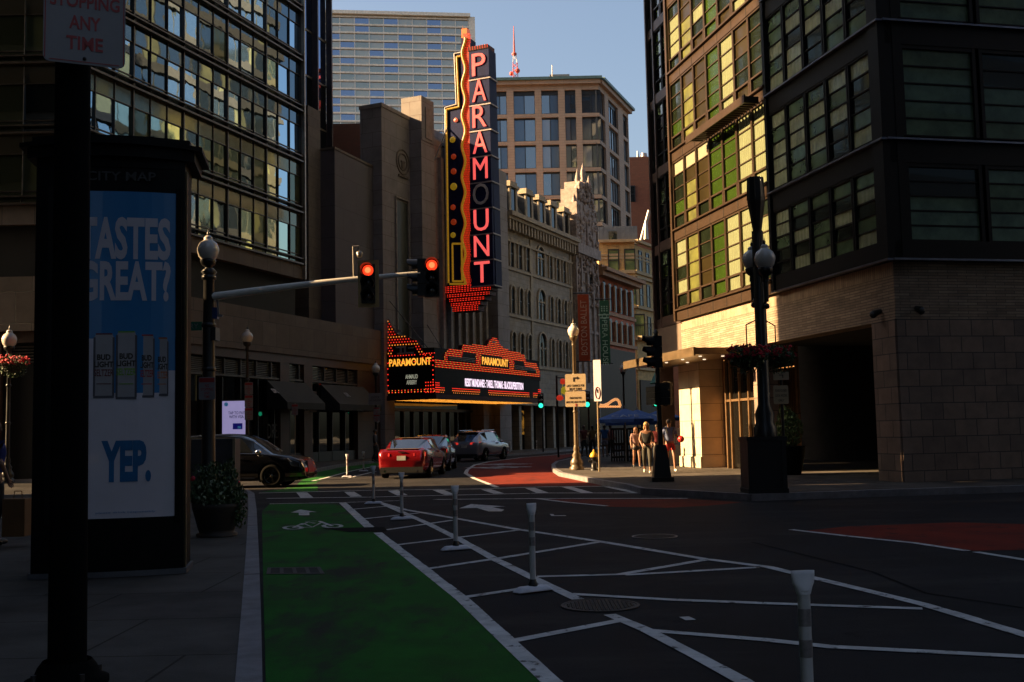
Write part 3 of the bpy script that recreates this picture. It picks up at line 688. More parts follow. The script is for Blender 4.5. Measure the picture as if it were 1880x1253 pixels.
# ------------------------------------------------------------------ vertical blade sign
bm0 = FP.S(818, 300) 
q0 = FP.pt(bm0, .1, 0); FB = Fac(q0.x, q0.y, FP.n.x, FP.n.y)     # plane across the street front, s outwards
if FB.n.y > 0: FB.n = -FB.n
def B(u, v): return FB.sz(u, v)
blade = thing('blade_sign', 'tall vertical neon theatre sign spelling PARAMOUNT in red letters on navy panels', 'sign', tuple(FB.pt(1.6, 0, 9)))
m = MB(); m.fpoly(FB, [B(*p) for p in [(819, 527), (815, 195), (836, 190), (832, 98), (846, 96), (846, 70), (862, 70), (862, 97), (899, 100), (911, 527)]], -1.0, -.02); m.build('box', navy, blade)
m = MB()
yl = [[(824, 520), (820, 202), (843, 197), (839, 105), (846, 104)], [(832, 517), (831, 448), (848, 448), (849, 517), (832, 517)], [(826, 522), (855, 522)]]
def tubepath(m, l, n, r, F=None):
    F = F or FB; p = [F.pt(*[F.sz(u, v)[0], n, F.sz(u, v)[1]]) for u, v in l]; m.path(p, r, 6)
for l in yl: tubepath(m, l, .04, .07)
wav = [(852 + 3.0 * math.sin(v / 9.0), v) for v in range(70, 525, 3)]
tubepath(m, wav, .05, .09)
m.build('amber_outline', mat('amber_tube', (.35, .2, .02), .4, emit=(1, .5, .03), es=.16, var=.5, vscale=6), blade)
m = MB(); tubepath(m, [(820, 525), (817, 198), (838, 192), (834, 99), (846, 97)], .0, .05); m.build('pale_edge', mat('pale_edge', (.4, .38, .36), .5), blade)
rb = MB()
v = 62
k = 0
while v < 525:
    cx = 857 + 3.0 * math.sin(v / 9.0); wd = 4.5 if v > 90 else 3
    for j in range(-1, 3):
        s, z = B(cx + j * wd * .6 + (1.2 if k % 2 else 0), v); bulb(rb, FB.pt(s, .0, z), FB.n, .04)
    v += 3.2; k += 1
m = MB(); 
ww = [(848 + 3.0 * math.sin(v / 9.0), v) for v in range(62, 527, 6)]; rr = [(862.5, 526), (862.5, 62)]
m.fpoly(FB, [B(*p) for p in ww + rr], -.1, -.008); m.build('red_ribbon', mat('ribbon_red', (.25, .03, .015), .4, emit=(1, .12, .02), es=.10), blade)
# letter boxes
lets = 'PARAMOUNT'; vt = [98 + 47.5 * i for i in range(10)]
for i, ch in enumerate(lets):
    uL = 864 + i * .45; uR = 901 + i * 1.05
    s0, z1 = B(uL, vt[i]); s1, z0 = B(uR, vt[i + 1] - 2)
    m = MB(); m.fbox(FB, s0, s1, -.9, .28, z0, z1); pn = m.build('letter_panel', navy, blade)
    m = MB(); m.text(ch, FB.pt((s0 + s1) / 2, .3, (z0 + z1) / 2), FB.d, (0, 0, 1), w=(s1 - s0) * .68 if ch != 'O' else (s1 - s0) * .74, h=(z1 - z0) * .78, depth=.1, bold=0)
    lit = ch != 'O'
    m.build('letter', mat('neon_letter', (.35, .06, .05), .4, emit=(1, .12, .11), es=.85) if lit else mat('unlit_letter', (.62, .58, .56), .5), pn)
    m = MB(); m.fbox(FB, s0 - .03, s1 + .1, -.95, .33, z0 - .09, z0 - .005); m.build('divider', pale_line, blade)
m = MB(); a, b = B(862, 97), B(898, 91); 
for k in range(9): 
    for j in range(3): bulb(rb, FB.pt(a[0] + (b[0] - a[0]) * k / 8, .3, a[1] + .08 + j * .09), FB.n, .045)
m.fbox(FB, a[0], b[0], -.9, .26, a[1], a[1] + .3); m.build('cap', deco_red, blade)
# stepped red foot
m = MB()
ft = [(820, 527, 905), (823, 540, 901), (827, 548, 893), (830, 556, 885), (833, 564, 880), (836, 574, 878)]
for (u0, v0, u1), (_, v1, _) in zip(ft, ft[1:]):
    s0, z1 = B(u0, v0); s1, _ = B(u1, v0); _, z0 = B(u0, v1); m.fbox(FB, s0, s1, -.8, .2, z0, z1)
    s = s0 + .05; kk = 0
    while s < s1 - .04:
        z = z0 + .06; 
        while z < z1: bulb(rb, FB.pt(s + (.04 if kk % 2 else 0), .21, z), FB.n, .045); z += .13
        s += .11; kk += 1
m.build('stepped_foot', deco_red, blade)
tag(rb.build('ribbon_bulbs', red_bulb, blade), kind='stuff')
for u, v, c, r_ in [(837, 221, 0, .16), (831, 257, 1, .22), (833, 288, 2, .2), (833, 315, 2, .22), (833, 343, 1, .26), (832, 381, 2, .2), (833, 408, 2, .22), (832, 432, 1, .2)]:
    s, z = B(u, v); m = MB()
    ax = Matrix((FB.d, Vector((0, 0, 1)), FB.n)).transposed()
    m.lathe([(r_, -.02), (r_, .04), (r_ * .6, .09), (.001, .11)], FB.pt(s, 0, z), 16, True, ax)
    m.build('disc', [mat('disc_pink', (.5, .15, .1), .4, emit=(1, .2, .1), es=.5), mat('disc_yellow', (.4, .28, .02), .4, emit=(1, .6, .03), es=.12), mat('disc_red', (.3, .04, .02), .4, emit=(1, .1, .02), es=.12)][c], blade)
m = MB(); m.lathe([(.02, 0), (.05, .1), (.02, .5), (.001, .9)], FB.pt(B(846, 66)[0], -.3, B(846, 66)[1]), 8); m.fbox(FB, B(846, 66)[0], B(856, 66)[0], -.6, -.1, B(850, 72)[1], B(850, 52)[1]); m.build('finial', mat('finial_orange', (.5, .12, .03), .4, emit=(1, .16, .03), es=.3), blade)
m = MB(); 
for z in (11, 17, 22): m.tube(FP.pt(bm0, -.3, z), FB.pt(.4, -.5, z), .08, n=6)
m.tube(FP.pt(bm0 - 2, .2, 20.5), FB.pt(.1, -.5, 24), .05, n=5); m.build('brackets', black_metal, blade)
# ================================================================== MANSARD BUILDING (beyond the theatre)
man_stone = mat('mansard_limestone', (.29, .255, .21), .8, var=.3, vscale=1.2, bump=.2, brick=(.9, .4, (.27, .225, .17), (.13, .11, .085), .01))
man_trim = mat('mansard_trim', (.36, .29, .2), .8, var=.3, vscale=3, bump=.4, bscale=10)
slate = mat('mansard_slate', (.06, .06, .065), .6, var=.3, brick=(.3, .22, (.05, .05, .055), (.03, .03, .03), .01))
dk_glass = glassmat('dark_window_glass', (.5, .55, .6), .03, .10, warp=(.8, .01))
mans = thing('mansard_building', 'old limestone building with arched windows and slate mansard dormers beyond the theatre sign', 'building', tuple(FP.pt(FP.S(990), -4, 0)))
M0, M1 = PE + .1, FP.S(1049, 500)
zc = FP.Z(936, 400)
m = MB(); m.fbox(FP, M0, M1, -9, 0, 4.0, zc - .3); m.fbox(FP, M0, M1, -9, -.8, .15, 4.0)
for s in [M0 + .1 + 2.4 * i for i in range(6)]: m.fbox(FP, s, s + .5, -.8, .03, .15, 4.0)
m.build('wall', man_stone, mans)
m = MB(); m.fbox(FP, M0, M1, -.75, -.6, .15, 3.9); m.build('shopfront', shop_glass, mans)
# rows at the px 940 column
Z = lambda v: FP.Z(940, v)
rows = [(Z(490), Z(443)), (Z(575), Z(526)), (Z(665), Z(610))]
m = MB()
for z0, z1 in rows: m.fbox(FP, M0, M1, 0, .14, z0 - .32, z0 - .14)
m.fbox(FP, M0, M1, 0, .2, zc - 2.0, zc - 1.85)
m.fbox(FP, M0, M1 + .1, 0, .95, zc - .1, zc + .25); m.fbox(FP, M0, M1 + .05, 0, .7, zc - .35, zc - .1)
k = 0; s = M0 + .2
while s < M1: m.fbox(FP, s, s + .22, 0, .62, zc - 1.15, zc - .35); s += .62
for s in (M0, M0 + (M1 - M0) * .36, M1 - .5): m.fbox(FP, s, s + .42, 0, .1, 4, zc - 1.2)
m.fbox(FP, M0, M1, 0, .35, 3.7, 4.2); m.build('cornice', man_trim, mans)
cols = [(940, .8), (955, .8), (969, .8), (993, 1.7), (1011, .75), (1024, .8), (1036, .8), (1046, .6)]
def archpts(s, z0, z1, w, n=8):
    r = w / 2; return [(s - r, z0), (s + r, z0)] + [(s + r * math.cos(t), z1 - r + r * math.sin(t)) for t in [math.pi * i / n for i in range(n + 1)]]
for (z0, z1) in rows:
    for u, wd in cols:
        s = FP.S(u, 550); zt_ = z1 + (.35 if wd > 1 else 0); wd *= .86
        m = MB(); o_ = archpts(s, z0 - .08, zt_ + .16, wd + .34)[2:]; i_ = archpts(s, z0, zt_, wd)[2:]
        for a, b, c, d in zip(o_, o_[1:], i_[1:], i_): m.prism([FP.pt(a[0], .0, a[1]), FP.pt(b[0], 0, b[1]), FP.pt(c[0], 0, c[1]), FP.pt(d[0], 0, d[1])], FP.n * .16)
        for q in (-1, 1): m.fbox(FP, s + q * (wd / 2 + .08) - .08, s + q * (wd / 2 + .08) + .08, 0, .13, z0, zt_ - wd / 2)
        if wd > 1: m.fbox(FP, s - .06, s + .06, .01, .1, z0, zt_ - .8); m.fbox(FP, s - wd / 2, s + wd / 2, .01, .08, z0 + 1.4, z0 + 1.52)
        wf = m.build('window', man_trim, mans)
        m = MB(); m.fpoly(FP, archpts(s, z0, zt_, wd), .004, .012); m.build('pane', dk_glass, wf)
        m = MB(); m.fbox(FP, s - .03, s + .03, .013, .04, z0, zt_ - .05); m.fbox(FP, s - wd / 2, s + wd / 2, .013, .045, (z0 + zt_) / 2 - .04, (z0 + zt_) / 2 + .04); m.build('sash_bar', black_metal, wf)
zm = zc + .25; zr = FP.Z(950, 345)
m = MB(); m.hexa([FP.pt(M0, .1, zm), FP.pt(M1, .1, zm), FP.pt(M1, -8, zm), FP.pt(M0, -8, zm), FP.pt(M0, -1.3, zr), FP.pt(M1, -1.3, zr), FP.pt(M1, -7, zr), FP.pt(M0, -7, zr)]); 
m.fbox(FP, M0, M0 + .3, -8, .0, zm, zr + .4); m.build('mansard_roof', slate, mans)
for u in (943, 972, 995, 1016, 1040):
    s = FP.S(u, 430); m = MB(); h = 2.3
    m.fbox(FP, s - .72, s + .72, -1.6, -.05, zm, zm + h); dm = m.build('dormer', slate, mans)
    m = MB(); m.fbox(FP, s - .8, s - .45, -.05, .06, zm, zm + h); m.fbox(FP, s + .45, s + .8, -.05, .06, zm, zm + h); m.fbox(FP, s - .95, s + .95, -.6, .2, zm + h, zm + h + .22); m.fbox(FP, s - .7, s + .7, -.6, .1, zm + h + .22, zm + h + .5); m.fbox(FP, s - .45, s + .45, -.04, .03, zm, zm + .15); m.build('frame', man_trim, dm)
    m = MB(); m.fbox(FP, s - .45, s + .45, -.05, -.02, zm + .15, zm + h - .02); m.build('pane', dk_glass, dm)
# ================================================================== OPERA HOUSE gable tower
op_stone = mat('terracotta_cream', (.30, .235, .20), .75, var=.45, vscale=2.2, bump=1.0, bscale=5)
op_brick = mat('cream_ashlar', (.30, .25, .21), .75, var=.35, vscale=2, bump=.4, bscale=8, brick=(1.1, .5, (.27, .22, .19), (.12, .1, .09), .015))
oper = thing('opera_house', 'narrow ornate cream terracotta opera house front with tall carved gable', 'building', tuple(FP.pt(M1 + 2.5, -3, 0)))
O0, O1 = M1, FP.S(1096, 500, .3)
zz = lambda v: FP.Z(1070, v, .3)
m = MB(); m.fbox(FP, O0, O1, -6, .3, .15, zz(470)); m.build('wall', op_brick, oper)
r2 = random.Random(4); m = MB()
for (a, b, z0, z1, n) in ((.0, 1, zz(470), zz(452), .75), (.02, .98, zz(452), zz(400), .45), (.08, .95, zz(400), zz(378), .5), (.14, .9, zz(378), zz(352), .4), (.3, .85, zz(352), zz(336), .35)):
    m.fbox(FP, O0 + (O1 - O0) * a, O0 + (O1 - O0) * b, -1.2, n, z0, z1)
W_ = O1 - O0
for i in range(260):   # carved relief: scrolls, shells and finials
    z = r2.uniform(zz(560), zz(338)) if i > 60 else r2.uniform(zz(475), zz(340))
    k = (z - zz(400)) / (zz(336) - zz(400)); half = .5 if k < 0 else .5 - .25 * k
    s = O0 + W_ * (.52 + r2.uniform(-half, half)); rr = r2.uniform(.09, .26)
    m.ball(FP.pt(s, .42, z), rr, 7, (1, 1, r2.uniform(.6, 1.8)), .25)
for f in (.03, .25, .5, .75, .97):
    s = O0 + W_ * f; m.fbox(FP, s - .13, s + .13, .3, .5, 6, zz(475)); m.tube(FP.pt(s, .5, zz(452)), FP.pt(s, .5, zz(405)), .12, .1, 8)
    if .1 < f < .9: m.lathe([(.16, 0), (.25, .25), (.12, .5), (.18, .8), (.02, 1.6)], FP.pt(s, .2, zz(400 if f != .5 else 338)), 8)
for f, v in ((.05, 452), (.95, 452), (.14, 400), (.88, 400), (.32, 352), (.82, 352), (.57, 335)):
    m.lathe([(.3, -.2), (.34, .2), (.15, .6), (.26, .95), (.2, 1.3), (.02, 2.0)], FP.pt(O0 + W_ * f, .1, zz(v)), 8)
for z in (zz(500), zz(545), zz(610)): m.fbox(FP, O0, O1, .3, .42, z, z + .25)
m.build('carved_gable', op_stone, oper)
for f in (.3, .5, .7):
    m = MB(); s = O0 + W_ * f; m.fbox(FP, s - .22, s + .22, .3, .33, zz(528), zz(505)); m.build('window', dk_glass, oper)
m = MB(); m.fbox(FP, O0 + .4, O1 - .4, .3, .36, .15, 4.5); m.build('entrance', shop_glass, oper)
# banners
def banner(u0, u1, v0, v1, Y, col, words, mtx, label, low, stripes=False):
    a, b = P(u0, v0, Y), P(u1, v1, Y); t = thing('street_banner', label, 'banner', tuple(P((u0 + u1) / 2, v1, Y)))
    m = MB(); m.box(a.x, b.x, Y - .03, Y + .03, b.z, a.z); m.build('cloth', col, t)
    m = MB(); m.text(words, ((a.x + b.x) / 2, Y - .04, (a.z + b.z) / 2 + low), (0, 0, mtx), (-mtx, 0, 0), w=(a.z - b.z) * .82, h=(b.x - a.x) * .55, depth=.01); m.build('lettering', mat('banner_letters_' + words[:3], (.75, .5, .38) if mtx > 0 else (.55, .75, .65), .7), t)
    m = MB(); m.tube((a.x - .35, Y, a.z + .1), (b.x + .25, Y, a.z + .1), .05, n=6); m.tube((a.x - .2, Y, b.z - .03), (b.x + .2, Y, b.z - .03), .04, n=6); m.build('rods', black_metal, t)
    if mtx < 0:
        m = MB()
        for i in range(3):
            for j in range(3): m.cbox(((a.x + b.x) / 2 - .2 + .2 * i, Y - .035, a.z - .5 - .17 * j), .1, .01, .1)
        for j in range(2): m.cbox(((a.x + b.x) / 2, Y - .035, a.z - 1.15 - j * .25), 1.0 - j * .3, .01, .1)
        m.build('emblem', mat('banner_letters_' + words[:3], (.3, .45, .38), .7), t)
banner(1060, 1084, 541, 663, 88, mat('banner_orange', (.45, .06, .015), .7), 'BOSTON BALLET', 1, 'orange red vertical street banner reading BOSTON BALLET', -0.0)
banner(1100, 1121, 552, 667, 86, mat('banner_green', (.01, .09, .055), .7), 'OPERA HOUSE', -1, 'dark green vertical street banner reading OPERA HOUSE', -.6)
# ================================================================== red terracotta building
tc = mat('red_terracotta', (.42, .11, .05), .7, var=.3, vscale=2, bump=.4, bscale=8); tc_l = mat('tan_terracotta', (.34, .18, .09), .7, var=.3, vscale=3)
dim_shop = mat('dim_shopfront', (.022, .016, .012), .5, var=.8, vscale=.6, spec=.2)
redb = thing('terracotta_building', 'reddish terracotta arcade building with a heavy sloping cornice beyond the opera house', 'building', tuple(FP.pt(O1 + 4, -3, 0)))
R0, R1 = O1 + .05, FP.S(1164, 560)
zz = lambda v: FP.Z(1120, v)
m = MB(); m.fbox(FP, R0, R1, -8, 0, .15, zz(508)); m.build('wall', tc, redb)
m = MB(); m.fbox(FP, R0, R1 + .4, 0, 1.3, zz(508), zz(502)); m.fbox(FP, R0, R1 + .2, 0, .9, zz(516), zz(508)); m.fbox(FP, R0, R1, 0, .3, zz(634), zz(628)); m.fbox(FP, R0, R1, 0, .2, zz(580), zz(574)); m.fbox(FP, R0, R1 + .3, -6, .8, zz(502), zz(498)); m.build('cornice', tc_l, redb)
for (v0, v1) in ((571, 520), (628, 585)):
    for k in range(7):
        s = R0 + (R1 - R0) * (k + .5) / 7; wd = (R1 - R0) / 7 * .62
        m = MB(); m.fpoly(FP, archpts(s, zz(v0), zz(v1), wd, 6), .01, .05); wf = m.build('window', dk_glass, redb)
        m = MB(); m.tube(FP.pt(s - wd * .75, .15, zz(v0)), FP.pt(s - wd * .75, .15, zz(v1) - .3), .14, n=7); m.build('column', tc_l, wf)
m = MB(); m.fbox(FP, R0 + .3, R1 - .3, 0, .06, .15, zz(640)); m.build('shopfront', dim_shop, redb)
# ================================================================== yellow brick building, zinc attic
yb = mat('yellow_brick', (.50, .33, .12), .75, var=.3, vscale=1.5, brick=(.5, .16, (.46, .30, .11), (.2, .14, .07), .01)); ybt = mat('buff_trim', (.40, .29, .15), .75, var=.25)
YY = 124.0
x0 = P(1100, 500, YY).x; x1 = P(1166, 500, YY).x; FY = Fac(x0, YY, 1, 0); L1 = x1 - x0
FY2 = Fac(x1, YY, .55, 1); 
yel_b = thing('yellow_brick_building', 'yellow brick building with dark sash windows and a bay, closing the end of the street', 'building', (x0 + 3, YY + 5, 0))
zz = lambda v: FY.Z(1135, v)
L2 = FY2.S(1198, 500)
m = MB(); m.fbox(FY, 0, L1, -8, 0, 0, zz(446)); q = [FY2.pt(0, 0, 0), FY2.pt(L2, 0, 0), FY2.pt(L2, -8, 0), FY2.pt(0, -5, 0)]; m.prism(q, (0, 0, zz(450))); m.build('wall', yb, yel_b)
for F_, L_ in ((FY, L1), (FY2, L2)):
    for nn, va, vb in ((.5, 446, 441), (.06, 476, 472), (.06, 470, 466), (.25, 503, 497), (.3, 512, 507), (.3, 567, 562), (.6, 626, 618), (.3, 680, 672)): m = MB(); m.fbox(F_, -.06 if F_ is FY2 else 0, L_, 0, nn, zz(va), zz(vb)); m.build('string_course', ybt, yel_b)
m = MB(); m.fbox(FY, .3, L1 - .3, 0, .15, .2, 7.2); m.fbox(FY2, .3, L2, 0, .15, .2, 7.2); m.build('shopfront', dim_shop, yel_b)
gpane = glassmat('green_lit_glass', (.4, .5, .3), .05, .15, dark=(.10, .14, .06))  # window glass over a green body colour
def sashwin(F, s, z0, z1, wd, root, pane, n0=0):
    m = MB(); 
    for a, b, c, d in ((s - wd / 2 - .12, s - wd / 2, z0, z1), (s + wd / 2, s + wd / 2 + .12, z0, z1), (s - wd / 2 - .12, s + wd / 2 + .12, z1, z1 + .15), (s - wd / 2, s + wd / 2, (z0 + z1) / 2 - .05, (z0 + z1) / 2 + .05)): m.fbox(F, a, b, n0, n0 + .09, c, d)
    wf = m.build('window', black_metal, root); m = MB(); m.fbox(F, s - wd / 2, s + wd / 2, n0, n0 + .03, z0, z1); m.build('pane', pane, wf)
for u, v0, v1 in ((1127, 497, 460), (1157, 497, 460), (1127, 560, 520), (1157, 560, 520), (1171, 617, 580), (1152, 617, 580), (1127, 617, 580)):
    sashwin(FY, FY.S(u, 500), zz(v0), zz(v1), 1.05, yel_b, gpane)
for f in (.3, .7):
    for v0, v1 in ((497, 460), (560, 520), (617, 580)): sashwin(FY2, L2 * f, zz(v0), zz(v1), .8, yel_b, dk_glass)
m = MB()
s = 0
while s < L1 + 4: m.fbox(FY, s, s + .04, .8, .84, zz(618), zz(598)); s += .22
m.fbox(FY, -.1, L1 + 4, .78, .88, zz(598), zz(597)); m.build('balcony_rail', black_metal, yel_b)
zinc = mat('zinc_cladding', (.13, .15, .18), .45, metal=.3, var=.15)
m = MB(); m.fbox(FY, FY.S(1098, 430), FY.S(1172, 430), -8, -1, zz(446), zz(413)); 
for i in range(9): s = FY.S(1100, 430) + i * .5; m.fbox(FY, s, s + .03, -1, -.95, zz(446), zz(413))
m.build('zinc_attic', zinc, yel_b); m = MB(); m.fbox(FY, FY.S(1119, 430), FY.S(1134, 430), -1, -.9, zz(440), zz(422)); m.build('attic_window', dk_glass, yel_b)
m = MB(); a = P(1176, 445, YY + 1); b = P(1192, 387, YY + 1); m.tube(a, b, .22, n=6); m.tube(P(1186, 440, YY), P(1186, 410, YY), .3, .15, 7); m.build('roof_brace', alu, yel_b)
# red brick block behind
rbk = mat('plain_red_brick', (.22, .07, .035), .8, var=.15, brick=(.6, .2, (.19, .06, .03), (.10, .05, .03), .012))
rb_ = thing('red_brick_building', 'plain red brick wall with one dark window, far behind right of the tan apartments', 'building', (P(1170, 500, 170).x, 172, 0))
m = MB(); a, b = P(1148, 289, 170), P(1200, 289, 170); m.box(a.x, b.x + 12, 170, 180, 0, a.z); m.build('wall', rbk, rb_)
FBk = Fac(a.x, 170, 1, 0); sashwin(FBk, FBk.S(1155, 350), FBk.Z(1155, 371), FBk.Z(1155, 343), 1.7, rb_, dk_glass)
m = MB(); p = P(1171, 289, 172); m.tube(p, p + Vector((0, 0, 1)), .2, .1, 6); p = P(1182, 289, 172); m.tube(p, p + Vector((0, 0, .6)), .6, .5, 6); m.build('vent', alu, rb_)
# ================================================================== tan apartment block
YT = 135.0
tan = mat('tan_brick', (.42, .30, .21), .75, var=.12, vscale=.6, brick=(1.6, .35, (.40, .28, .195), (.27, .19, .14), .02))
apt = thing('apartment_block', 'tan gridded apartment block with big grey windows and thin green roof edge', 'building', (P(1030, 500, YT).x, YT + 8, 0))
x0 = P(880, 300, YT).x; x1 = P(1103, 300, YT).x
FT = Fac(x0, YT, 1, 0); LT = x1 - x0; FT2 = Fac(x1, YT, .27 * 1, 1)
FT2 = Fac(x1, YT, 1, 2.6); LT2 = FT2.S(1156, 300)
ztop = FT.Z(1100, 146)
fh = (FT.Z(1060, 165) - FT.Z(1060, 365)) / 4.0
rows = [(FT.Z(1060, 208) - fh * i, FT.Z(1060, 165) - fh * i) for i in range(8)]
colsA = [(1068, 1103), (1037, 1057), (994, 1025), (943, 982), (905, 930), (885, 900)]
colsA = sorted([(FT.S(a, 190), FT.S(b, 190)) for a, b in colsA])
colsB = [(.0, LT2 * .18), (LT2 * .30, LT2 * .62), (LT2 * .80, LT2 * .97)]
gw = glassmat('apartment_glass', (.7, .78, .85), .03, .30, warp=(.5, .01), dark=(.03, .035, .04)); gb = glassmat('apartment_blue_panel', (.4, .5, .6), .1, .22, dark=(.045, .055, .075))
gcur = glassmat('apartment_curtain', (.6, .65, .7), .05, .25, dark=(.22, .24, .25))
def gridwall(F, L, cols, root, mt):
    m = MB(); e = [0] + [x for c in cols for x in c] + [L]
    for i in range(0, len(e), 2):
        if e[i + 1] - e[i] > .02: m.fbox(F, e[i], e[i + 1], -.7, 0, 0, ztop - .6)
    zs = sorted([z for r in rows for z in r])
    for a, b in cols:
        zz_ = [0] + zs + [ztop - .6]
        for i in range(0, len(zz_), 2): m.fbox(F, a, b, -.7, -.02, zz_[i], zz_[i + 1])
    m.build('wall', mt, root)
gridwall(FT, LT, [(a, b if b < LT - .3 else LT - .02) for a, b in colsA], apt, tan); gridwall(FT2, LT2, colsB, apt, tan)
m = MB(); q = [FT.pt(0, -.5, 0), FT.pt(LT - .4, -.55, 0), FT2.pt(LT2, -.7, 0), FT2.pt(LT2, -14, 0), FT.pt(0, -20, 0)]; m.prism(q, (0, 0, ztop - .7)); m.build('mass', dark_in, apt)
m = MB(); m.fbox(FT, -.1, LT + .2, -4, .5, ztop - .6, ztop - .1); m.fbox(FT2, 0, LT2 + .3, -4, .5, ztop - .6, ztop - .1); m.build('parapet', tan, apt)
m = MB(); m.fbox(FT, -.1, LT + .4, -4, .8, ztop - .1, ztop + .25); m.fbox(FT2, .1, LT2 + .8, -4, .8, ztop - .1, ztop + .24); m.build('roof_edge', mat('verdigris', (.10, .17, .16), .5), apt)
r3 = random.Random(9)
for F_, cols_ in ((FT, colsA), (FT2, colsB)):
    for (a, b) in cols_:
        for i, (z0, z1) in enumerate(rows[:7]):
            m = MB(); m.fbox(F_, a, b, -.5, -.3, z1 - (.55 if i == 0 else .2), z1)
            m.fbox(F_, a, b, -.5, -.3, z0, z0 + .12); nn = max(2, int((b - a) / 1.1)); sp = r3.choice([.5, .55]) 
            edges = [a + (b - a) * k / nn for k in range(nn + 1)]
            for e_ in edges: m.fbox(F_, e_ - .05, e_ + .05, -.48, -.28, z0 + .12, z1 - .2)
            wf = m.build('window', black_metal, apt)
            pb = MB(); cur_ = 2 if r3.random() < .35 else 0
            half = r3.random() < .5
            for k in range(nn):
                pb.m = 1 if ((k < nn / 2) == half and F_ is FT and i < 5) else cur_
                pb.fbox(F_, edges[k], edges[k + 1], -.42, -.38, z0 + .12, z1 - .2)
            pb.build('pane', [gw, gb, gcur], wf)
m = MB()
for u in (1027,): p = P(u, 147, YT + 6); m.cbox((p.x, p.y, ztop + 1.0), 2.2, 1.5, 2.2); m.cbox((p.x, p.y, ztop + 2.3), 2.6, 1.9, .3)
p = P(1014, 147, YT + 3); m.tube((p.x, p.y, ztop), (p.x, p.y, ztop + 3.0), .06, n=5)
for u in (915, 950, 980): p = P(u, 147, YT + 5); m.tube((p.x, p.y, ztop), (p.x, p.y, ztop + 1.2), .05, n=5)
a = P(910, 147, YT + 5); b = P(1010, 147, YT + 5); m.tube((a.x, a.y, ztop + 1.1), (b.x, b.y, ztop + 1.1), .04, n=5); m.build('roof_equipment', alu, apt)
# ================================================================== glass office slab
YO = 220.0
off = thing('glass_office_tower', 'pale glass office tower banded with many thin horizontal fins', 'building', (P(735, 400, YO).x, YO + 10, 0))
a = P(570, 28, YO); b = P(862, 33, YO + 4); FO = Fac(a.x, YO, b.x - a.x, 4); LO = (b - a).xy.length
ztop_o = P(862, 33, YO + 4).z
m = MB(); m.fbox(FO, 0, LO, -20, -.4, 0, ztop_o - .1); m.build('mass', dark_in, off)
og = [glassmat('office_glass_a', (.62, .66, .62), .02, .35, warp=(.08, .05), dark=(.36, .31, .20)), glassmat('office_glass_b', (.5, .6, .8), .02, .45, warp=(.08, .05), dark=(.035, .045, .075)), glassmat('office_glass_c', (.7, .7, .6), .05, .4, warp=(.08, .05), dark=(.12, .11, .08))]
bh = 15.6 * YO / FPX
r4 = random.Random(2); nbay = 11; pat = [1, 0, 0, 1, 0, 1, 0, 0, 1, 0, 0]
for i in range(22):
    z1 = ztop_o - .5 - i * bh
    m = MB(); m.fbox(FO, -.1, LO + .3, -.4, .12, z1 - .04, z1 + .32); fin = m.build('floor_band', mat('office_fin', (.75, .68, .56), .5), off)
    gz = MB()
    for k in range(nbay):
        c = pat[(k + (i // 2) * 3) % nbay] if i % 2 else pat[(k + i) % nbay]; c = c if r4.random() < .8 else 2
        gz.m = c; gz.fbox(FO, LO * k / nbay, LO * (k + 1) / nbay, -.4, -.2, z1 - bh + .3, z1 - .03)
    gz.build('glazing', og, fin)
m = MB()
for k in range(nbay + 1): m.fbox(FO, max(0, LO * k / nbay - .07), LO * k / nbay + .07, -.4, .05, 0, ztop_o)
m.fbox(FO, LO - .2, LO + 1.1, -20, .3, 0, ztop_o + .1); m.fbox(FO, 0, LO + .1, -2, .8, ztop_o, ztop_o + .7); m.build('edge_frame', mat('office_fin', (.5, .45, .38), .5), off)
# ================================================================== radio mast
YM = 330.0; t = thing('radio_mast', 'thin red and white lattice radio mast rising behind the tan apartment roof', 'mast', (P(945, 137, YM).x, YM, 0))
x = P(945, 137, YM).x; zb_, z1_ = P(945, 139, YM).z, P(944.6, 48, YM).z
mr_ = mat('mast_red', (.5, .06, .04), .6); mw_ = mat('mast_white', (.6, .6, .6), .6)
def lattice(m, z0, z1, w0, w1, r):
    n = max(1, int((z1 - z0) / 1.6))
    for k in range(n):
        za, zb2 = z0 + (z1 - z0) * k / n, z0 + (z1 - z0) * (k + 1) / n; wa, wb = w0 + (w1 - w0) * k / n, w0 + (w1 - w0) * (k + 1) / n
        for i in range(3):
            t0, t1 = 2.09 * i, 2.09 * (i + 1)
            p = lambda t, w_, z: Vector((x + math.cos(t) * w_, YM + math.sin(t) * w_, z))
            m.tube(p(t0, wa, za), p(t0, wb, zb2), r, n=4, caps=False); m.tube(p(t0, wa, za), p(t1, wb, zb2), r * .6, n=4, caps=False)
m = MB(); lattice(m, 60, zb_ + 4, 1.6, .9, .16); m.ball((x + .9, YM, zb_ + 1.5), .8, 8); m.ball((x - 1, YM, zb_ + .6), .7, 8); m.build('lower_lattice', mr_, t)
m = MB(); lattice(m, zb_ + 4, zb_ + 6.5, .85, .5, .14); m.build('middle_lattice', mw_, t)
m = MB(); m.lathe([(.3, 0), (.75, .2), (.75, .8), (.3, 1)], (x, YM, zb_ + 6.3), 8); m.tube((x, YM, zb_ + 7), (x, YM, z1_), .34, .1, 6); m.build('antenna', mr_, t)
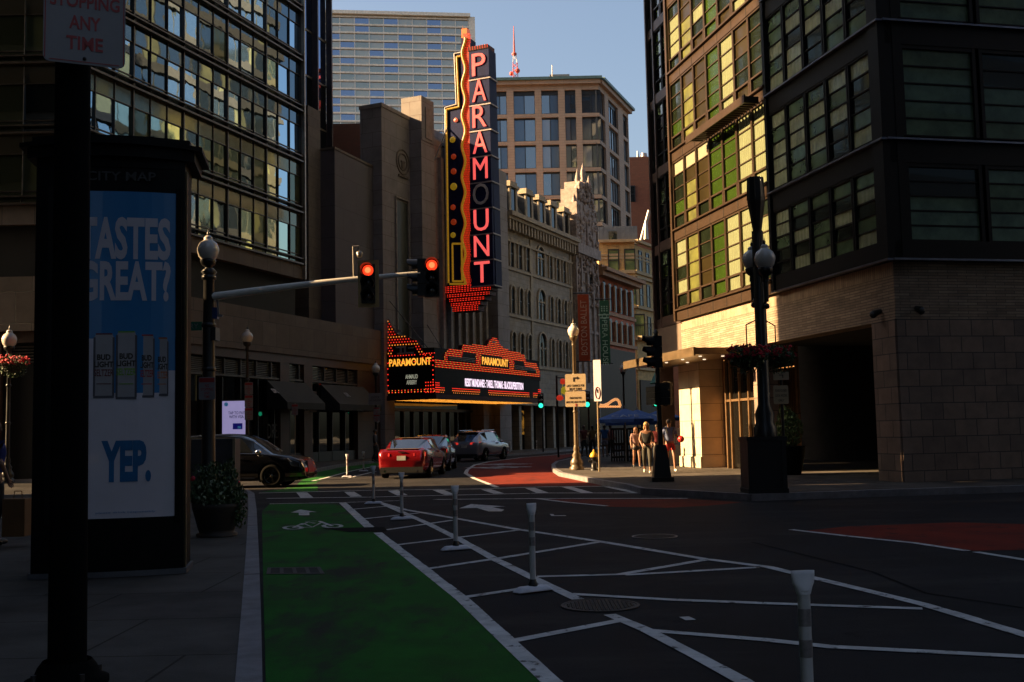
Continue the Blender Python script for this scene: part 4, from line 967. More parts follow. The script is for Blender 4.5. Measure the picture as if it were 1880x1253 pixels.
# ================================================================== RIGHT: brick and metal framed hotel
RX0, RY0 = 9.63, 27.2
FR = Fac(RX0, RY0, -.22, 1)
if FR.n.x > 0: FR.n = -FR.n
FRF = Fac(RX0, RY0, 1, .22)                   # face towards the near street
if FRF.n.y > 0: FRF.n = -FRF.n
brw_brick = mat('brown_roman_brick', (.34, .25, .17), .7, var=.3, vscale=1.5, bump=.3, brick=(.55, .075, (.22, .15, .10), (.10, .08, .06), .01))
blk_brick = mat('split_face_block', (.25, .17, .125), .75, var=.25, vscale=2, bump=.4, brick=(.62, .42, (.16, .115, .09), (.06, .05, .04), .014), )
pale_stone = mat('pale_pillar_stone', (.5, .42, .3), .6, var=.15, vscale=1.5, bump=.2, brick=(1.6, .62, (.48, .40, .29), (.2, .17, .12), .012))
brown_metal = mat('brown_metal', (.048, .029, .018), .38, metal=.35, var=.15); dark_metal = mat('dark_frame_metal', (.004, .004, .005), .5, var=.2, spec=.18)
rh = thing('framed_glass_hotel', 'tall right hand hotel of brown brick below dark and bronze framed green windows', 'building', tuple(FR.pt(9, -5, 0)))
S_DK = FR.S(1432, 600); S_LT = FR.S(1250, 600); S_B = FR.S(1206, 500); S_A = FR.S(1184, 300)
FLR = [5.7, 8.78, 11.86, 14.94, 18.02, 21.1, 24.18]
ZT = 26.5
m = MB(); q = [FR.pt(.3, -.35, 0), FR.pt(S_LT, -.35, 0), FR.pt(S_A, -.6, 0), FR.pt(S_A, -9, 0), FRF.pt(24, -9, 0), FRF.pt(24, -.35, 0), FRF.pt(.3, -.35, 0)]
m.prism([(p.x, p.y, 5.68) for p in q], (0, 0, ZT + .3 - 5.68)); m.build('mass', dark_in, rh)
# brick base: pier, lintel band, long near wall
ZO = 4.22
S1, S2 = FR.S(1607, 700), FR.S(1388, 800)      # garage opening
m = MB()
m.fbox(FR, .0, S_LT, -.6, 0, 5.3, 5.68)
m.build('soldier_course', mat('soldier_brick', (.36, .26, .17), .7, var=.25, brick=(.10, .38, (.26, .18, .12), (.1, .08, .06), .008)), rh)
m = MB(); m.fbox(FR, .0, S_LT, -.6, -.01, ZO, 5.3); m.fbox(FRF, .0, 24, -.6, -.01, ZO, 5.3); m.fbox(FRF, 0.02, 24, -.6, 0.0, 5.3, 5.68); m.fbox(FRF, 5.15, 24, -.34, .03, 5.68, 26)
m.build('brick_band', brw_brick, rh)
m = MB(); m.fbox(FR, .0, S1, -.62, .03, .15, ZO); m.fbox(FRF, .01, 24, -.6, .03, .15, ZO); m.fbox(FR, S2 - .5, S2, -.6, .02, .15, ZO); m.build('block_wall', blk_brick, rh)
m = MB(); m.fbox(FR, S1, S2, -6, -5.8, .15, ZO); m.fbox(FR, S1, S1 + .1, -5.8, -.7, .15, ZO); m.fbox(FR, S1, S2, -6, -.6, ZO, ZO + .1); m.build('garage_interior', dark_in, rh)
m = MB(); m.fbox(FRF, 3.95, 4.03, .03, .12, .5, ZO); m.build('downpipe', alu, rh)
for s, F_ in ((FR.S(1617, 572), FR), (FRF.S(1682, 568), FRF)):
    m = MB(); m.tube(F_.pt(s, .0, 4.5), F_.pt(s, .2, 4.42), .06, .1, 10); m.ball(F_.pt(s, .22, 4.40), .1, 10); m.build('wall_lamp', black_metal, rh)
# pillar at the far end of the base and the entrance glazing
SP0, SP1 = FR.S(1290, 800), FR.S(1252, 800)
m = MB(); m.fbox(FR, SP0, SP1, -.9, .06, .15, 4.23); m.fbox(FR, SP0 - .03, SP1 + .03, -.9, .12, .15, .55); m.build('pillar', pale_stone, rh)
m = MB(); m.fbox(FR, S2, SP0, -1.6, -1.45, .15, ZO); m.fbox(FR, SP0 - .9, SP0, -1.4, -.85, .15, ZO); m.build('entrance_wall', mat('warm_wood_panel', (.28, .15, .06), .5, var=.4, brick=(.12, 2.0, (.2, .1, .04), (.05, .03, .02), .02)), rh)
m = MB(); m.fbox(FR, S2 + .1, SP0 - 1.0, -.62, -.58, .2, 3.9); m.build('entrance_glass', shop_glass, rh)
m = MB()
for f in (0, .22, .44, .66, .88, 1): s = S2 + .1 + (SP0 - 1.1 - S2) * f; m.fbox(FR, s - .04, s + .04, -.68, -.5, .15, 4.0)
m.fbox(FR, S2, SP0 - .9, -.66, -.52, 2.5, 2.58); m.build('door_frames', mat('bronze_frame', (.35, .22, .12), .3, metal=.7), rh)
# window fields
curt = mat('curtain_cream', (.115, .135, .065), .8, var=.15, wave=(2.2, .7)); pgreen = mat('pane_green', (.022, .045, .004), .25, var=.2, vscale=.4, coat=1); pdark = mat('pane_dark_green', (.008, .012, .006), .2, var=.5, vscale=1.0, coat=1)
pyel = mat('pane_yellow_wall', (.085, .09, .012), .5, var=.5, vscale=1.2, coat=1); pbrn = mat('pane_brown', (.024, .017, .004), .3, var=.35, vscale=.8, coat=1); pblind = mat('pane_blind', (.19, .18, .12), .7, var=.05)
pdk = [mat('pane_dim_green', (.09, .14, .075), .2, var=.45, vscale=1.2, coat=1), mat('pane_dim_curtain', (.24, .28, .16), .5, var=.3, wave=(1.6, .5), coat=1), mat('pane_dim_black', (.015, .02, .015), .15, var=.4, coat=1)]
import itertools
r5 = random.Random(12)
def bay(F, s0, s1, z0, z1, fm, panes, lites, fw=.06, n=0, child_bot=True):
    """one window: frame with transoms, and a pane of glass per light behind"""
    m = MB(); m.fbox(F, s0, s0 + fw, n - .08, n + .03, z0, z1); m.fbox(F, s1 - fw, s1, n - .08, n + .03, z0, z1); m.fbox(F, s0 + fw, s1 - fw, n - .08, n + .02, z1 - fw, z1)
    zs = [z0 + (z1 - fw - z0) * k / lites for k in range(lites + 1)]
    for z in zs[:-1]: m.fbox(F, s0 + fw, s1 - fw, n - .08, n - .01, z, z + .035)
    if child_bot:   # opening hopper at the bottom
        m.fbox(F, s0 + fw, s0 + fw + .05, n - .04, n + .035, zs[0] + .05, zs[1]); m.fbox(F, s1 - fw - .05, s1 - fw, n - .04, n + .035, zs[0] + .05, zs[1]); m.fbox(F, s0 + fw, s1 - fw, n - .04, n + .035, zs[1] - .04, zs[1] + .02)
    wf = m.build('window', fm, rh)
    ms = MB(); pl_ = []
    for k in range(lites):
        p = panes[k] if isinstance(panes, (list, tuple)) else panes
        if p not in pl_: pl_.append(p)
        ms.m = pl_.index(p); ms.fbox(F, s0 + fw, s1 - fw, n - .07, n - .05, zs[k], zs[k + 1])
    ms.build('pane', pl_, wf)
nL = 7; bw = (S_LT - S_DK) / nL
# material of each column counted from the far (left) end
tbl = {0: [[pdark, curt, pdark, curt], [pyel] * 5, [pdark, pbrn, pbrn, pdark], [pgreen] * 5, [curt] * 5, [curt] * 5, [pdark, curt, curt, curt, pdark]],
       1: [[pdark, pgreen, pdark, pdark, pblind], [pyel, pyel, pyel, pbrn, pblind], [pdark, pbrn, pbrn, pbrn, pblind], [pgreen] * 5, [pgreen] * 5, [curt] * 5, [curt] * 5],
       2: [[pdark, pgreen, pdark, pdark, pdark], [pyel, pyel, pyel, pyel, pbrn], [pbrn] * 5, [pgreen] * 5, [curt] * 5, [pbrn, pdark, pdark, pbrn, pbrn], [pdark] * 5],
       3: [[pdark, curt, curt, curt, pdark], [pyel, pyel, pyel, pbrn, pbrn], [pbrn, pdark, curt, pdark, pdark], [pgreen] * 5, [pbrn, pdark, pdark, pdark, pdark], [curt] * 5, [pdark] * 5]}
for i, zf in enumerate(FLR[:-1]):
    z0 = zf + (.48 if i == 0 else .42); z1 = FLR[i + 1] - .02
    for k in range(nL):
        s1 = S_LT - .05 - bw * k; s0 = s1 - bw + .02
        row = tbl.get(i, tbl[(i % 3) + 1]); pn = row[k]
        if len(pn) < 5: pn = list(pn) + [pn[-1]]
        bay(FR, s0, s1, z0, z1, brown_metal, pn, 5, .05, .12)
m = MB()
for i, zf in enumerate(FLR):
    k0 = .0
    m.fbox(FR, S_DK, S_LT, -.1, .16, zf, zf + .42); m.fbox(FR, S_DK, S_LT, .16, .26, zf + .36, zf + .42)
m.fbox(FR, S_LT - .05, S_LT + .12, -.3, .24, 5.68, ZT); m.build('bronze_spandrels', brown_metal, rh)
m = MB()
for k in range(nL + 1): s = S_DK + bw * k; 
for i, zf in enumerate(FLR):
    for k in range(1, nL): s = S_DK + bw * k; m.fbox(FR, s - .012, s + .012, .16, .168, zf, zf + .36)
m.build('panel_joints', dark_in, rh)
# sun louvre under the third floor spandrel
m = MB(); 
for k in range(20): s = S_DK + .3 + k * .24; m.fbox(FR, s, s + .05, .26, .75, FLR[2] - .1, FLR[2] + .12)
m.fbox(FR, S_DK + .2, S_DK + 5.2, .75, .8, FLR[2] - .12, FLR[2] + .14); m.build('sun_louvre', brown_metal, rh)
# dark near section
nD = 5; bd = (S_DK - .35) / nD
for i, zf in enumerate(FLR[:-1]):
    z0 = zf + (.5 if i == 0 else .12); z1 = zf + 2.5
    for k in range(nD): bay(FR, .35 + bd * k + .02, .35 + bd * (k + 1) - .02, z0, z1, dark_metal, [r5.choice(pdk[:2]) if r5.random() < .8 else pdk[2] for _ in range(5)], 5, .055, .1, False)
    for k in range(2): bay(FRF, .35 + 2.3 * k + .05, .35 + 2.3 * (k + 1) - .05, z0, z1, dark_metal, [pdk[0]] * 5 if (k + i) % 2 else pdk[:1] * 3 + pdk[2:] * 2, 5, .10, .1, False)
m = MB()
for i, zf in enumerate(FLR):
    m.fbox(FR, -.1, S_DK, -.1, .14, zf - .58 if i else zf, zf - .02 if i else zf + .5); m.fbox(FRF, 0, 5.1, -.1, .14, zf - .58 if i else zf, zf - .02 if i else zf + .5)
m.fbox(FR, -.14, .35, -.3, .2, 5.68, ZT); m.fbox(FR, S_DK - .12, S_DK + .05, -.1, .22, 5.68, ZT); m.fbox(FRF, 4.95, 5.15, -.3, .2, 5.68, ZT); m.fbox(FRF, .2, .4, -.3, .15, 5.68, ZT); m.build('dark_spandrels', dark_metal, rh)
m = MB()
for i, zf in enumerate(FLR): m.fbox(FR, -.2, S_DK, .1, .26, zf - .02, zf + .03); m.fbox(FRF, -.1, 5.15, .1, .26, zf - .02, zf + .03)
m.build('ledge_flashing', mat('ledge_grey', (.22, .22, .27), .3, metal=.8), rh)
# further sections B and A
FB2 = Fac(*FR.pt(S_LT + .12, -.25, 0).xy, FR.d.x, FR.d.y); FB2.n = FR.n
LB = S_B - S_LT; LA = S_A - S_LT
for i, zf in enumerate(FLR[:-1]):
    for k in range(3): bay(FB2, LB * k / 3, LB * (k + 1) / 3 - .02, zf + .4, FLR[i + 1] - .02, brown_metal if i > 3 else dark_metal, [r5.choice([pdk[2], pdk[2], pgreen, pdk[0]]) for _ in range(5)], 5, .05, 0)
    for k in range(3): bay(FB2, LB + (LA - LB) * k / 3 + .1, LB + (LA - LB) * (k + 1) / 3, zf + .4, FLR[i + 1] - .02, dark_metal, [r5.choice([pdk[2], pdk[0]]) for _ in range(5)], 5, .05, -.15)
m = MB()
for zf in FLR: m.fbox(FB2, 0, LB, -.3, .05, zf, zf + .4); m.fbox(FB2, LB, LA, -.3, -.1, zf, zf + .4)
m.fbox(FB2, LB - .02, LB + .1, -.4, .08, 5.68, ZT); m.fbox(FB2, LA, LA + .12, -.5, .0, 4, ZT); m.build('far_spandrels', mat('dull_bronze', (.10, .07, .06), .4, metal=.3), rh)
m = MB(); m.fbox(FB2, 0, LA, -.5, .02, 4.4, 5.68); m.fbox(FB2, -.1, .35, -.6, .1, .15, 4.4); m.fbox(FB2, LA - .4, LA, -.6, 0, .15, 4.4); m.build('far_base', mat('dark_brown_stone', (.14, .10, .075), .7, var=.2), rh)
m = MB(); m.fbox(FB2, .35, LA - .4, -1.0, -.9, .15, 4.4); m.build('far_shopfront', shop_glass, rh)
# canopy over the entrance
can = thing('entrance_canopy', 'thin flat bronze entrance canopy with small downlights on the sunlit brick front', 'canopy', tuple(FR.pt(S_LT - 2, 1, 3.9)))
CS0, CS1 = FR.S(1376, 640), FR.S(1252, 650) + 1.2
m = MB(); m.fbox(FR, CS0, CS1, .01, 1.9, 3.98, 4.2); m.fbox(FR, CS0 - .03, CS1 + .03, 1.9, 1.96, 3.93, 4.22); m.build('slab', mat('canopy_bronze', (.2, .14, .08), .35, metal=.6), can)
for i in range(3):
    for j in range(2): m = MB(); m.lathe([(.055, 0), (.055, -.02), (.001, -.02)], FR.pt(CS0 + .8 + i * 1.6, .6 + j * .8, 3.975), 10); m.build('downlight', mat('downlight_glow', (.6, .5, .4), .4, emit=(1, .75, .5), es=1.5), can)
# ================================================================== buildings beyond the right hotel that only reflections see, and unseen blocks shaping sun and sky light round the crossing
bl = mat('plain_dark_masonry', (.10, .085, .08), .85, var=.2, brick=(.6, .2, (.12, .10, .09), (.06, .05, .05), .012))
lw_a = mat('opposite_pane_warm', (.12, .11, .05), .4, emit=(1, .85, .45), es=.25, var=.6, vscale=.5); lw_b = glassmat('opposite_pane_cool', (.6, .78, .9), .05, .6, dark=(.05, .065, .08))
op = thing('opposite_tower', 'pale gridded tower farther up the right side, seen only mirrored in the glass hotel', 'building', (20, 60, 0))
FOp = Fac(10.2, 47, .30, 1); FOp.n = -FOp.n
m = MB(); m.fbox(FOp, 0, 40.5, -14, -.2, .15, 60); m.build('mass', mat('pale_tower_frame', (.06, .055, .055), .7), op)
for i in range(18):
    m = MB(); m.fbox(FOp, 0, 40.5, -.2, .15, 4 + i * 3, 4.7 + i * 3); band = m.build('floor_band', mat('pale_tower_frame', (.06, .055, .055), .7), op)
    a_, b_ = MB(), MB()
    for k in range(29): (a_ if r5.random() < .14 else b_).fbox(FOp, k * 1.36 + .12, k * 1.36 + 1.24, -.2, -.1, 4.7 + i * 3, 7 + i * 3)
    a_.build('panes', lw_a, band); b_.build('panes', lw_b, band)
def block(name, label, x0, x1, y0, y1, z):
    t = thing(name, label, 'building', ((x0 + x1) / 2, (y0 + y1) / 2, 0)); m = MB(); m.box(x0, x1, y0, y1, .15, z); m.build('wall', bl, t)
    for zz_ in [4 + 3.4 * i for i in range(int((z - 5) / 3.4))]:
        m = MB(); m.box(x0 - .03, x1 + .03, y0 - .03, y1 + .03, zz_, zz_ + 1.9) ; m.build('window_band', dk_glass, t)
block('corner_block', 'plain masonry block at the near left corner, outside the picture', -46, -17.5, 27.15, 33.6, 110)
block('corner_block', 'plain masonry block next along from the near left corner, outside the picture', -46, -17.5, 22.32, 26.85, 110)  # thin gap to the next block shaped to pass a sun streak
t = thing('link_building', 'narrow infill between two corner blocks with an opening right through it, outside the picture', 'building', (-30, 27, 0))
m = MB(); m.box(-18.4, -17.6, 26.85, 27.15, .15, 9.5); m.box(-18.4, -17.6, 26.85, 27.15, 13.3, 110); m.build('wall', bl, t)  # added wall; its slot lets sun through to the signal arm
block('corner_block', 'plain masonry block second from the near left corner, outside the picture', -46, -12, 18.5, 22.22, 110)  # second thin gap beside this block, also shaped for a sun streak
block('corner_block', 'plain masonry block left of the camera, outside the picture', -46, -9.6, -30, 18.42, 110)  # unseen, set near and tall to darken the foreground
block('rear_block', 'plain masonry block behind the camera, outside the picture', -9, 34, -120, -60, 60)  # added behind the camera to hold back sky light
block('right_block', 'plain masonry block right of the camera, outside the picture', 12, 50, -6, 7, 110)  # added out of frame, tall enough to darken the near road
block('street_end_block', 'plain tower closing the left end of the side street, outside the picture', -260, -230, 20, 70, 62)  # added only to block low sky along the side street
block('street_end_block', 'plain tower closing the right end of the side street, outside the picture', 150, 180, -20, 60, 90)  # same sky blocking mass for the other end
# ================================================================== STREET FURNITURE
globe_m = mat('frosted_globe', (.62, .58, .52), .18, var=.08, spec=.5, coat=.5)
post_black = mat('post_black', (.01, .01, .011), .35, var=.2); post_tan = mat('painted_post', (.30, .24, .15), .45, var=.15)
white_sign = mat('sign_white', (.22, .21, .22), .5, var=.08); sign_red = mat('sign_red', (.30, .02, .02), .5, var=.05); sign_back = alu
def acorn(t, c, r, gm=globe_m, holder=post_black):
    """acorn globe: holder, glass, finial; c is the bottom of the glass"""
    m = MB(); m.lathe([(r * .35, -.30), (r * .30, -.18), (r * .62, -.12), (r * .75, -.02), (r * .66, .02), (.001, .02)], c, 16); m.build('globe_holder', holder, t)
    h = r * 2.3; m = MB(); m.lathe([(r * .62, .0), (r * .86, h * .14), (r, h * .36), (r * .98, h * .5), (r * .8, h * .68), (r * .45, h * .8), (r * .38, h * .86), (r * .42, h * .9), (r * .24, h * .99), (.001, h)], c, 20); g = m.build('globe', gm, t)
    m = MB(); m.lathe([(r * .1, h), (r * .14, h + .05), (r * .05, h + .1), (.001, h + .2)], c, 8); m.build('finial', holder, g)
def lamp_post(px, py, vtop, Y, label, z0=.15, pm=post_black, base='fluted', rg=.24, name='street_lamp'):
    """py unused when Y given; vtop = pixel row of the globe top"""
    p = P(px, py, Y); t = thing(name, label, 'street lamp', (p.x, Y, z0)); ztop = P(px, vtop, Y).z
    zg = ztop - rg * 2.3 - .2
    acorn(t, (p.x, Y, zg), rg, holder=pm)
    m = MB(); m.lathe([(.085, 1.0), (.07, zg * .6), (.06, zg - .35), (.09, zg - .32), (.05, zg - .28)], (p.x, Y, z0 * 0), 14); 
    for z in (zg * .72, zg * .45): m.lathe([(.07, -.05), (.11, 0), (.07, .05)], (p.x, Y, z), 12)
    m.build('post', pm, t)
    m = MB(); m.lathe([(.27, z0), (.27, z0 + .1), (.21, z0 + .14), (.24, z0 + .22), (.23, z0 + .32), (.14, z0 + .46), (.17, z0 + .54), (.10, z0 + .66), (.12, z0 + .74), (.09, z0 + .9)], (p.x, Y, 0), 14, True); m.build('base', pm, t)
    return t, p
def plate(t, name, c, w, h, mt, yaw=0., th=.012, rgt=None):
    """flat sign facing the camera side; returns the right and up vectors"""
    R = Vector((math.cos(yaw), math.sin(yaw), 0)); n = Vector((R.y, -R.x, 0)); c = Vector(c); up = Vector((0, 0, 1))
    m = MB(); rr = min(w, h) * .08; pts = []
    for sx, sz_, a0 in ((1, 1, 0), (-1, 1, 90), (-1, -1, 180), (1, -1, 270)):
        for k in range(4): a = math.radians(a0 + k * 30); pts.append(c + R * (sx * (w / 2 - rr) + rr * math.cos(a)) + up * (sz_ * (h / 2 - rr) + rr * math.sin(a)))
    m.prism(pts, -n * th); return m.build(name, mt, t), R, up, n
def lines(t, name, c, R, up, n, rows, mt, bold=.01):
    for txt, w, h, dz in rows: m = MB(); m.text(txt, Vector(c) + up * dz + n * .003, R, up, w=w, h=h, depth=.002, bold=bold); m.build(name, mt, t)
# ---- big foreground pole and its sign
p = P(123, 1255, 7.2); p = Vector((G(123, 1255, .15).x, G(123, 1255, .15).y, .15))
t = thing('sign_pole', 'thick black pole in the left foreground, in front of the advertising kiosk', 'pole', tuple(p))
pt_ = P(128, -120, p.y * 1.0)
m = MB(); top = Vector((p.x - .02, p.y, 7.0)); m.tube(p + Vector((0, 0, .02)), top, .112, .10, 24); m.build('shaft', mat('pole_black', (.003, .003, .003), .9, spec=.05), t)
m = MB(); m.lathe([(.24, 0), (.24, .03), (.19, .05), (.17, .1), (.14, .14)], p, 24); m.build('base_flange', mat('pole_black', (.003, .003, .003), .9, spec=.05), t)
for k in range(4): m = MB(); a = .8 + k * 1.57; m.tube(p + Vector((.2 * math.cos(a), .2 * math.sin(a), .02)), p + Vector((.2 * math.cos(a), .2 * math.sin(a), .08)), .018, n=6); m.build('bolt', iron, t)
YS = p.y - .18
a = P(90, 108, YS); b = P(218, 131, YS + .0); wS = .47
t2 = thing('no_stopping_sign', 'white sign with red letters NO STOPPING ANY TIME on the foreground pole', 'sign', tuple(P(155, 120, YS)))
c = P(156, 40, YS) + Vector((0, 0, 0)); zc_ = (P(156, 119, YS).z); hS = .62; c.z = zc_ + hS / 2
_, R, up, n = plate(t2, 'board', c, wS, hS, white_sign, yaw=math.radians(24), th=.006)
R2 = (R * 1.0 + Vector((0, 0, -.01))).normalized()
lines(t2, 'lettering', c, R, up, n, [('NO', .13, .085, .20), ('STOPPING', .40, .085, .085), ('ANY', .18, .085, -.05), ('TIME', .21, .085, -.18)], sign_red, .02)
m = MB(); 
for dx in (-1, 1): m.hexa([c + R * (dx * .222) + up * z + n * q + R * (dx * w_) for z in (-.29, .29) for w_, q in ((0, .003), (.006, .003), (.006, .004), (0, .004))])
for dz in (-1, 1): m.hexa([c + up * (dz * .298 + w_) + n * q + R * s_ for w_ in (0, .005) for s_, q in ((-.2, .003), (.2, .003), (.2, .004), (-.2, .004))])
m.build('border', sign_red, t2)
m = MB(); m.ball(c - up * .275 + n * .004, .012, 8); m.build('bolt', iron, t2)
# ---- advertising kiosk
A0 = G(75, 1064, .15); A1 = G(337, 1053, .15)
d = (A1 - A0); d.z = 0
A0 = A1 - d.normalized() * 1.56; d = A1 - A0; d.z = 0
FK = Fac(A0.x, A0.y, d.x, d.y); WK = d.length
if FK.n.y > 0: FK.n = -FK.n
kiosk = thing('advertising_kiosk', 'tall black street kiosk with curved lid holding a blue and white drinks poster', 'kiosk', tuple(FK.pt(WK / 2, -.3, .15)))
kb = mat('kiosk_black', (.003, .003, .003), .5, var=.2, spec=.12)
def oval(F, a, b, bulge, back, n=14):
    pts = [F.pt(a + (b - a) * i / n, bulge * (1 - (2 * i / n - 1) ** 2), 0) for i in range(n + 1)]
    return pts + [F.pt(b - (b - a) * i / n, back - bulge * (1 - (2 * i / n - 1) ** 2), 0) for i in range(n + 1)]
KT = FK.Z(250, 312)
m = MB(); ov = oval(FK, 0, WK, .10, -.62); m.prism([q + Vector((0, 0, .2)) for q in ov], (0, 0, KT - .2)); m.build('cabinet', kb, kiosk)
m = MB(); ov = oval(FK, -.03, WK + .03, .11, -.66); m.prism([q + Vector((0, 0, .15)) for q in ov], (0, 0, .06)); m.build('plinth', mat('kiosk_plinth', (.08, .08, .09), .5), kiosk)
m = MB()
for i, (e_, z0, z1) in enumerate(((.0, 0, .1), (.10, .1, .22), (.18, .22, .27), (.05, .27, .34))):
    ov = oval(FK, -e_, WK + e_, .12 + e_, -.66 - e_); m.prism([q + Vector((0, 0, KT + z0)) for q in ov], (0, 0, z1 - z0))
m.build('lid', kb, kiosk)
m = MB(); m.text('CITY MAP', FK.pt(WK / 2 + .12, .105, KT - .1), FK.d, (0, 0, 1), w=.72, h=.10, depth=.01, bold=.01); m.build('heading', mat('kiosk_heading', (.03, .03, .03), .5), kiosk)
# the poster case
k0 = .20; k1 = FK.S(321, 650, .1) ; zb_, zt_ = FK.Z(240, 951, .1), FK.Z(240, 352, .1)
blue = mat('poster_blue', (.0005, .16, .40), .35, var=.03, coat=.15); pwhite = mat('poster_white', (.58, .54, .60), .35, var=.05, coat=.15); plet = mat('poster_lettering', (.50, .47, .53), .4, var=.03)
def bent(m, s0, s1, z0, z1, n0, n=10):
    for i in range(n):
        a, b = s0 + (s1 - s0) * i / n, s0 + (s1 - s0) * (i + 1) / n; f = lambda s: .10 * (1 - (2 * s / WK - 1) ** 2) + n0
        m.quad(FK.pt(a, f(a), z0), FK.pt(b, f(b), z0), FK.pt(b, f(b), z1), FK.pt(a, f(a), z1))
zm_ = FK.Z(240, 722, .1)
m = MB(); bent(m, k0, k1, zm_, zt_, .006); po = m.build('poster_sky', blue, kiosk)
m = MB(); bent(m, k0, k1, zb_, zm_, .006); m.build('poster_ground', pwhite, kiosk)
m = MB(); bent(m, k0, FK.S(180, 680, .1), zm_, FK.Z(180, 622, .1), .008); bent(m, FK.S(308, 690, .1), k1, zm_, FK.Z(315, 680, .1), .008); m.build('poster_side_can', pwhite, kiosk)
fK = lambda s: .10 * (1 - (2 * s / WK - 1) ** 2)
def ktext(nm, body, u0, u1, v0, v1, mt, off=.012, bold=.0, trim=None):
    s0, s1 = FK.S(u0, (v0 + v1) / 2, .1), FK.S(u1, (v0 + v1) / 2, .1); z1, z0 = FK.Z((u0 + u1) / 2, v0, .1), FK.Z((u0 + u1) / 2, v1, .1); s = (s0 + s1) / 2
    vs, fs, bb = text_mesh(body, bold); m = MB(); kx = (s1 - s0) / (bb[1] - bb[0]); ky = (z1 - z0) / (bb[3] - bb[2])
    pts = []
    for q in vs: a = s0 + (q[0] - bb[0]) * kx; pts.append(FK.pt(a, fK(a) + off + q[2] * .002, z0 + (q[1] - bb[2]) * ky))
    m.add(pts, fs); m.build(nm, mt, kiosk)
ktext('slogan_top', 'TASTES', 146, 312, 399, 477, plet, bold=.035); ktext('slogan_bottom', 'GREAT?', 146, 312, 479, 553, plet, bold=.035)
ktext('slogan_answer', 'YEP.', 186, 277, 809, 886, mat('poster_blue_letter', (.001, .11, .28), .4), bold=.05)
ktext('small_print', 'please drink responsibly', 176, 285, 939, 943, blue)
canm = mat('can_white', (.30, .30, .33), .3, metal=.2, var=.1, coat=.2)
for (u0, u1, v0, v1, cc) in ((172, 210, 613, 728, (.10, .01, .02)), (213, 251, 609, 730, (.12, .30, .01)), (255, 283, 615, 727, (.3, .02, .03)), (285, 308, 620, 724, (.38, .10, .02))):
    s0, s1 = FK.S(u0, 670, .1), FK.S(u1, 670, .1); z0, z1 = FK.Z((u0 + u1) / 2, v1, .1), FK.Z((u0 + u1) / 2, v0, .1); s = (s0 + s1) / 2
    m = MB(); f = fK(s) + .009; w_ = (s1 - s0) / 2
    m.fpoly(FK, [(s - w_ * .8, z0), (s + w_ * .8, z0), (s + w_, z0 + .03), (s + w_, z1 - .07), (s + w_ * .8, z1), (s - w_ * .8, z1), (s - w_, z1 - .07), (s - w_, z0 + .03)], f - .003, f + .001); cn = m.build('poster_can', canm, kiosk)
    m = MB(); m.fbox(FK, s - w_ * 1.03, s - w_ * .82, f, f + .0025, z0, z1 - .04); m.fbox(FK, s + w_ * .82, s + w_ * 1.03, f, f + .0025, z0, z1 - .04); m.fbox(FK, s - w_, s + w_, f, f + .002, z0 - .02, z0 + .006); m.build('can_print_edge', mat('can_edge_grey', (.07, .07, .09), .5), cn)
    m = MB(); 
    q = lambda v: FK.Z((u0 + u1) / 2, v, .1)
    dv = v0 - 611
    m.text('BUD\nLIGHT', FK.pt(s, f + .004, q(662 + dv * .5)), FK.d, (0, 0, 1), w=w_ * 1.85, h=abs(q(650) - q(674)), depth=.001, bold=.04); m.build('can_lettering', black_metal, cn)
    cm = mat('can_colour_%d' % u0, cc, .4)
    m = MB(); m.text('SELTZER', FK.pt(s, f + .004, q(684 + dv * .5)), FK.d, (0, 0, 1), w=w_ * 1.85, h=abs(q(677) - q(690)), depth=.001, bold=.02); m.build('can_flavour', cm, cn); m = MB(); m.fbox(FK, s - w_ * .7, s + w_ * .7, f, f + .004, q(706), q(704.5)); m.build('can_stripe', cm, cn); m = MB(); m.fbox(FK, s - w_ * .8, s + w_ * .8, f, f + .003, z1 - .012, z1 + .004); m.build('can_rim', cm, cn)
m = MB()
for a in (k0 - .06, k1): m.fbox(FK, a, a + .06, .0, fK(min(a, WK - .1)) + .03, zb_ - .05, zt_ + .05)
m.build('case_frame', kb, kiosk)
m = MB(); m.fbox(FK, WK + .005, WK + .02, -.1, -.05, .2, KT); m.build('edge_strip', mat('edge_bronze', (.25, .2, .12), .3, metal=.8), kiosk)
# ---- mast-arm signal
YP = 27.0
pb = P(383, 800, YP); sig = thing('mast_arm_signal', 'black signal pole with acorn globe and long pale arm reaching over the crossing', 'traffic signal', (pb.x, YP, .15))
zg = P(380, 478, YP).z
m = MB(); m.lathe([(.30, .15), (.30, .5), (.22, .7), (.17, 1.0), (.15, zg * .7), (.13, zg - .4), (.2, zg - .3), (.1, zg - .2)], (pb.x, YP, 0), 18)
for z in (5.6, 4.4, 3.3): m.lathe([(.15, -.06), (.18, -.04), (.18, .04), (.15, .06)], (pb.x, YP, z), 14)
m.build('pole', post_black, sig)
acorn(sig, (pb.x - .02, YP, zg), .27)
arm0 = P(391, 545, YP); arm1 = P(772, 502, YP - .1)
m = MB(); n_ = 10
for k in range(n_):
    a = arm0.lerp(arm1, k / n_); b = arm0.lerp(arm1, (k + 1) / n_); a.z += .10 * math.sin(math.pi * k / n_) * .4; b.z += .10 * math.sin(math.pi * (k + 1) / n_) * .4
    m.tube(a, b, .10 - .045 * k / n_, .10 - .045 * (k + 1) / n_, 12, caps=(k in (0, n_ - 1)))
m.build('arm', mat('galvanised_arm', (.85, .81, .72), .4, var=.1), sig)  # arm colour brightened to cream to stand in for sunlight on it
lens_off = mat('lens_off', (.03, .02, .02), .15, coat=1); lens_red = mat('lens_red_lit', (.6, .05, .01), .3, emit=(1, .04, .01), es=1.6); lens_core = mat('lens_red_core', (1, .3, .1), .3, emit=(1, .16, .05), es=2)
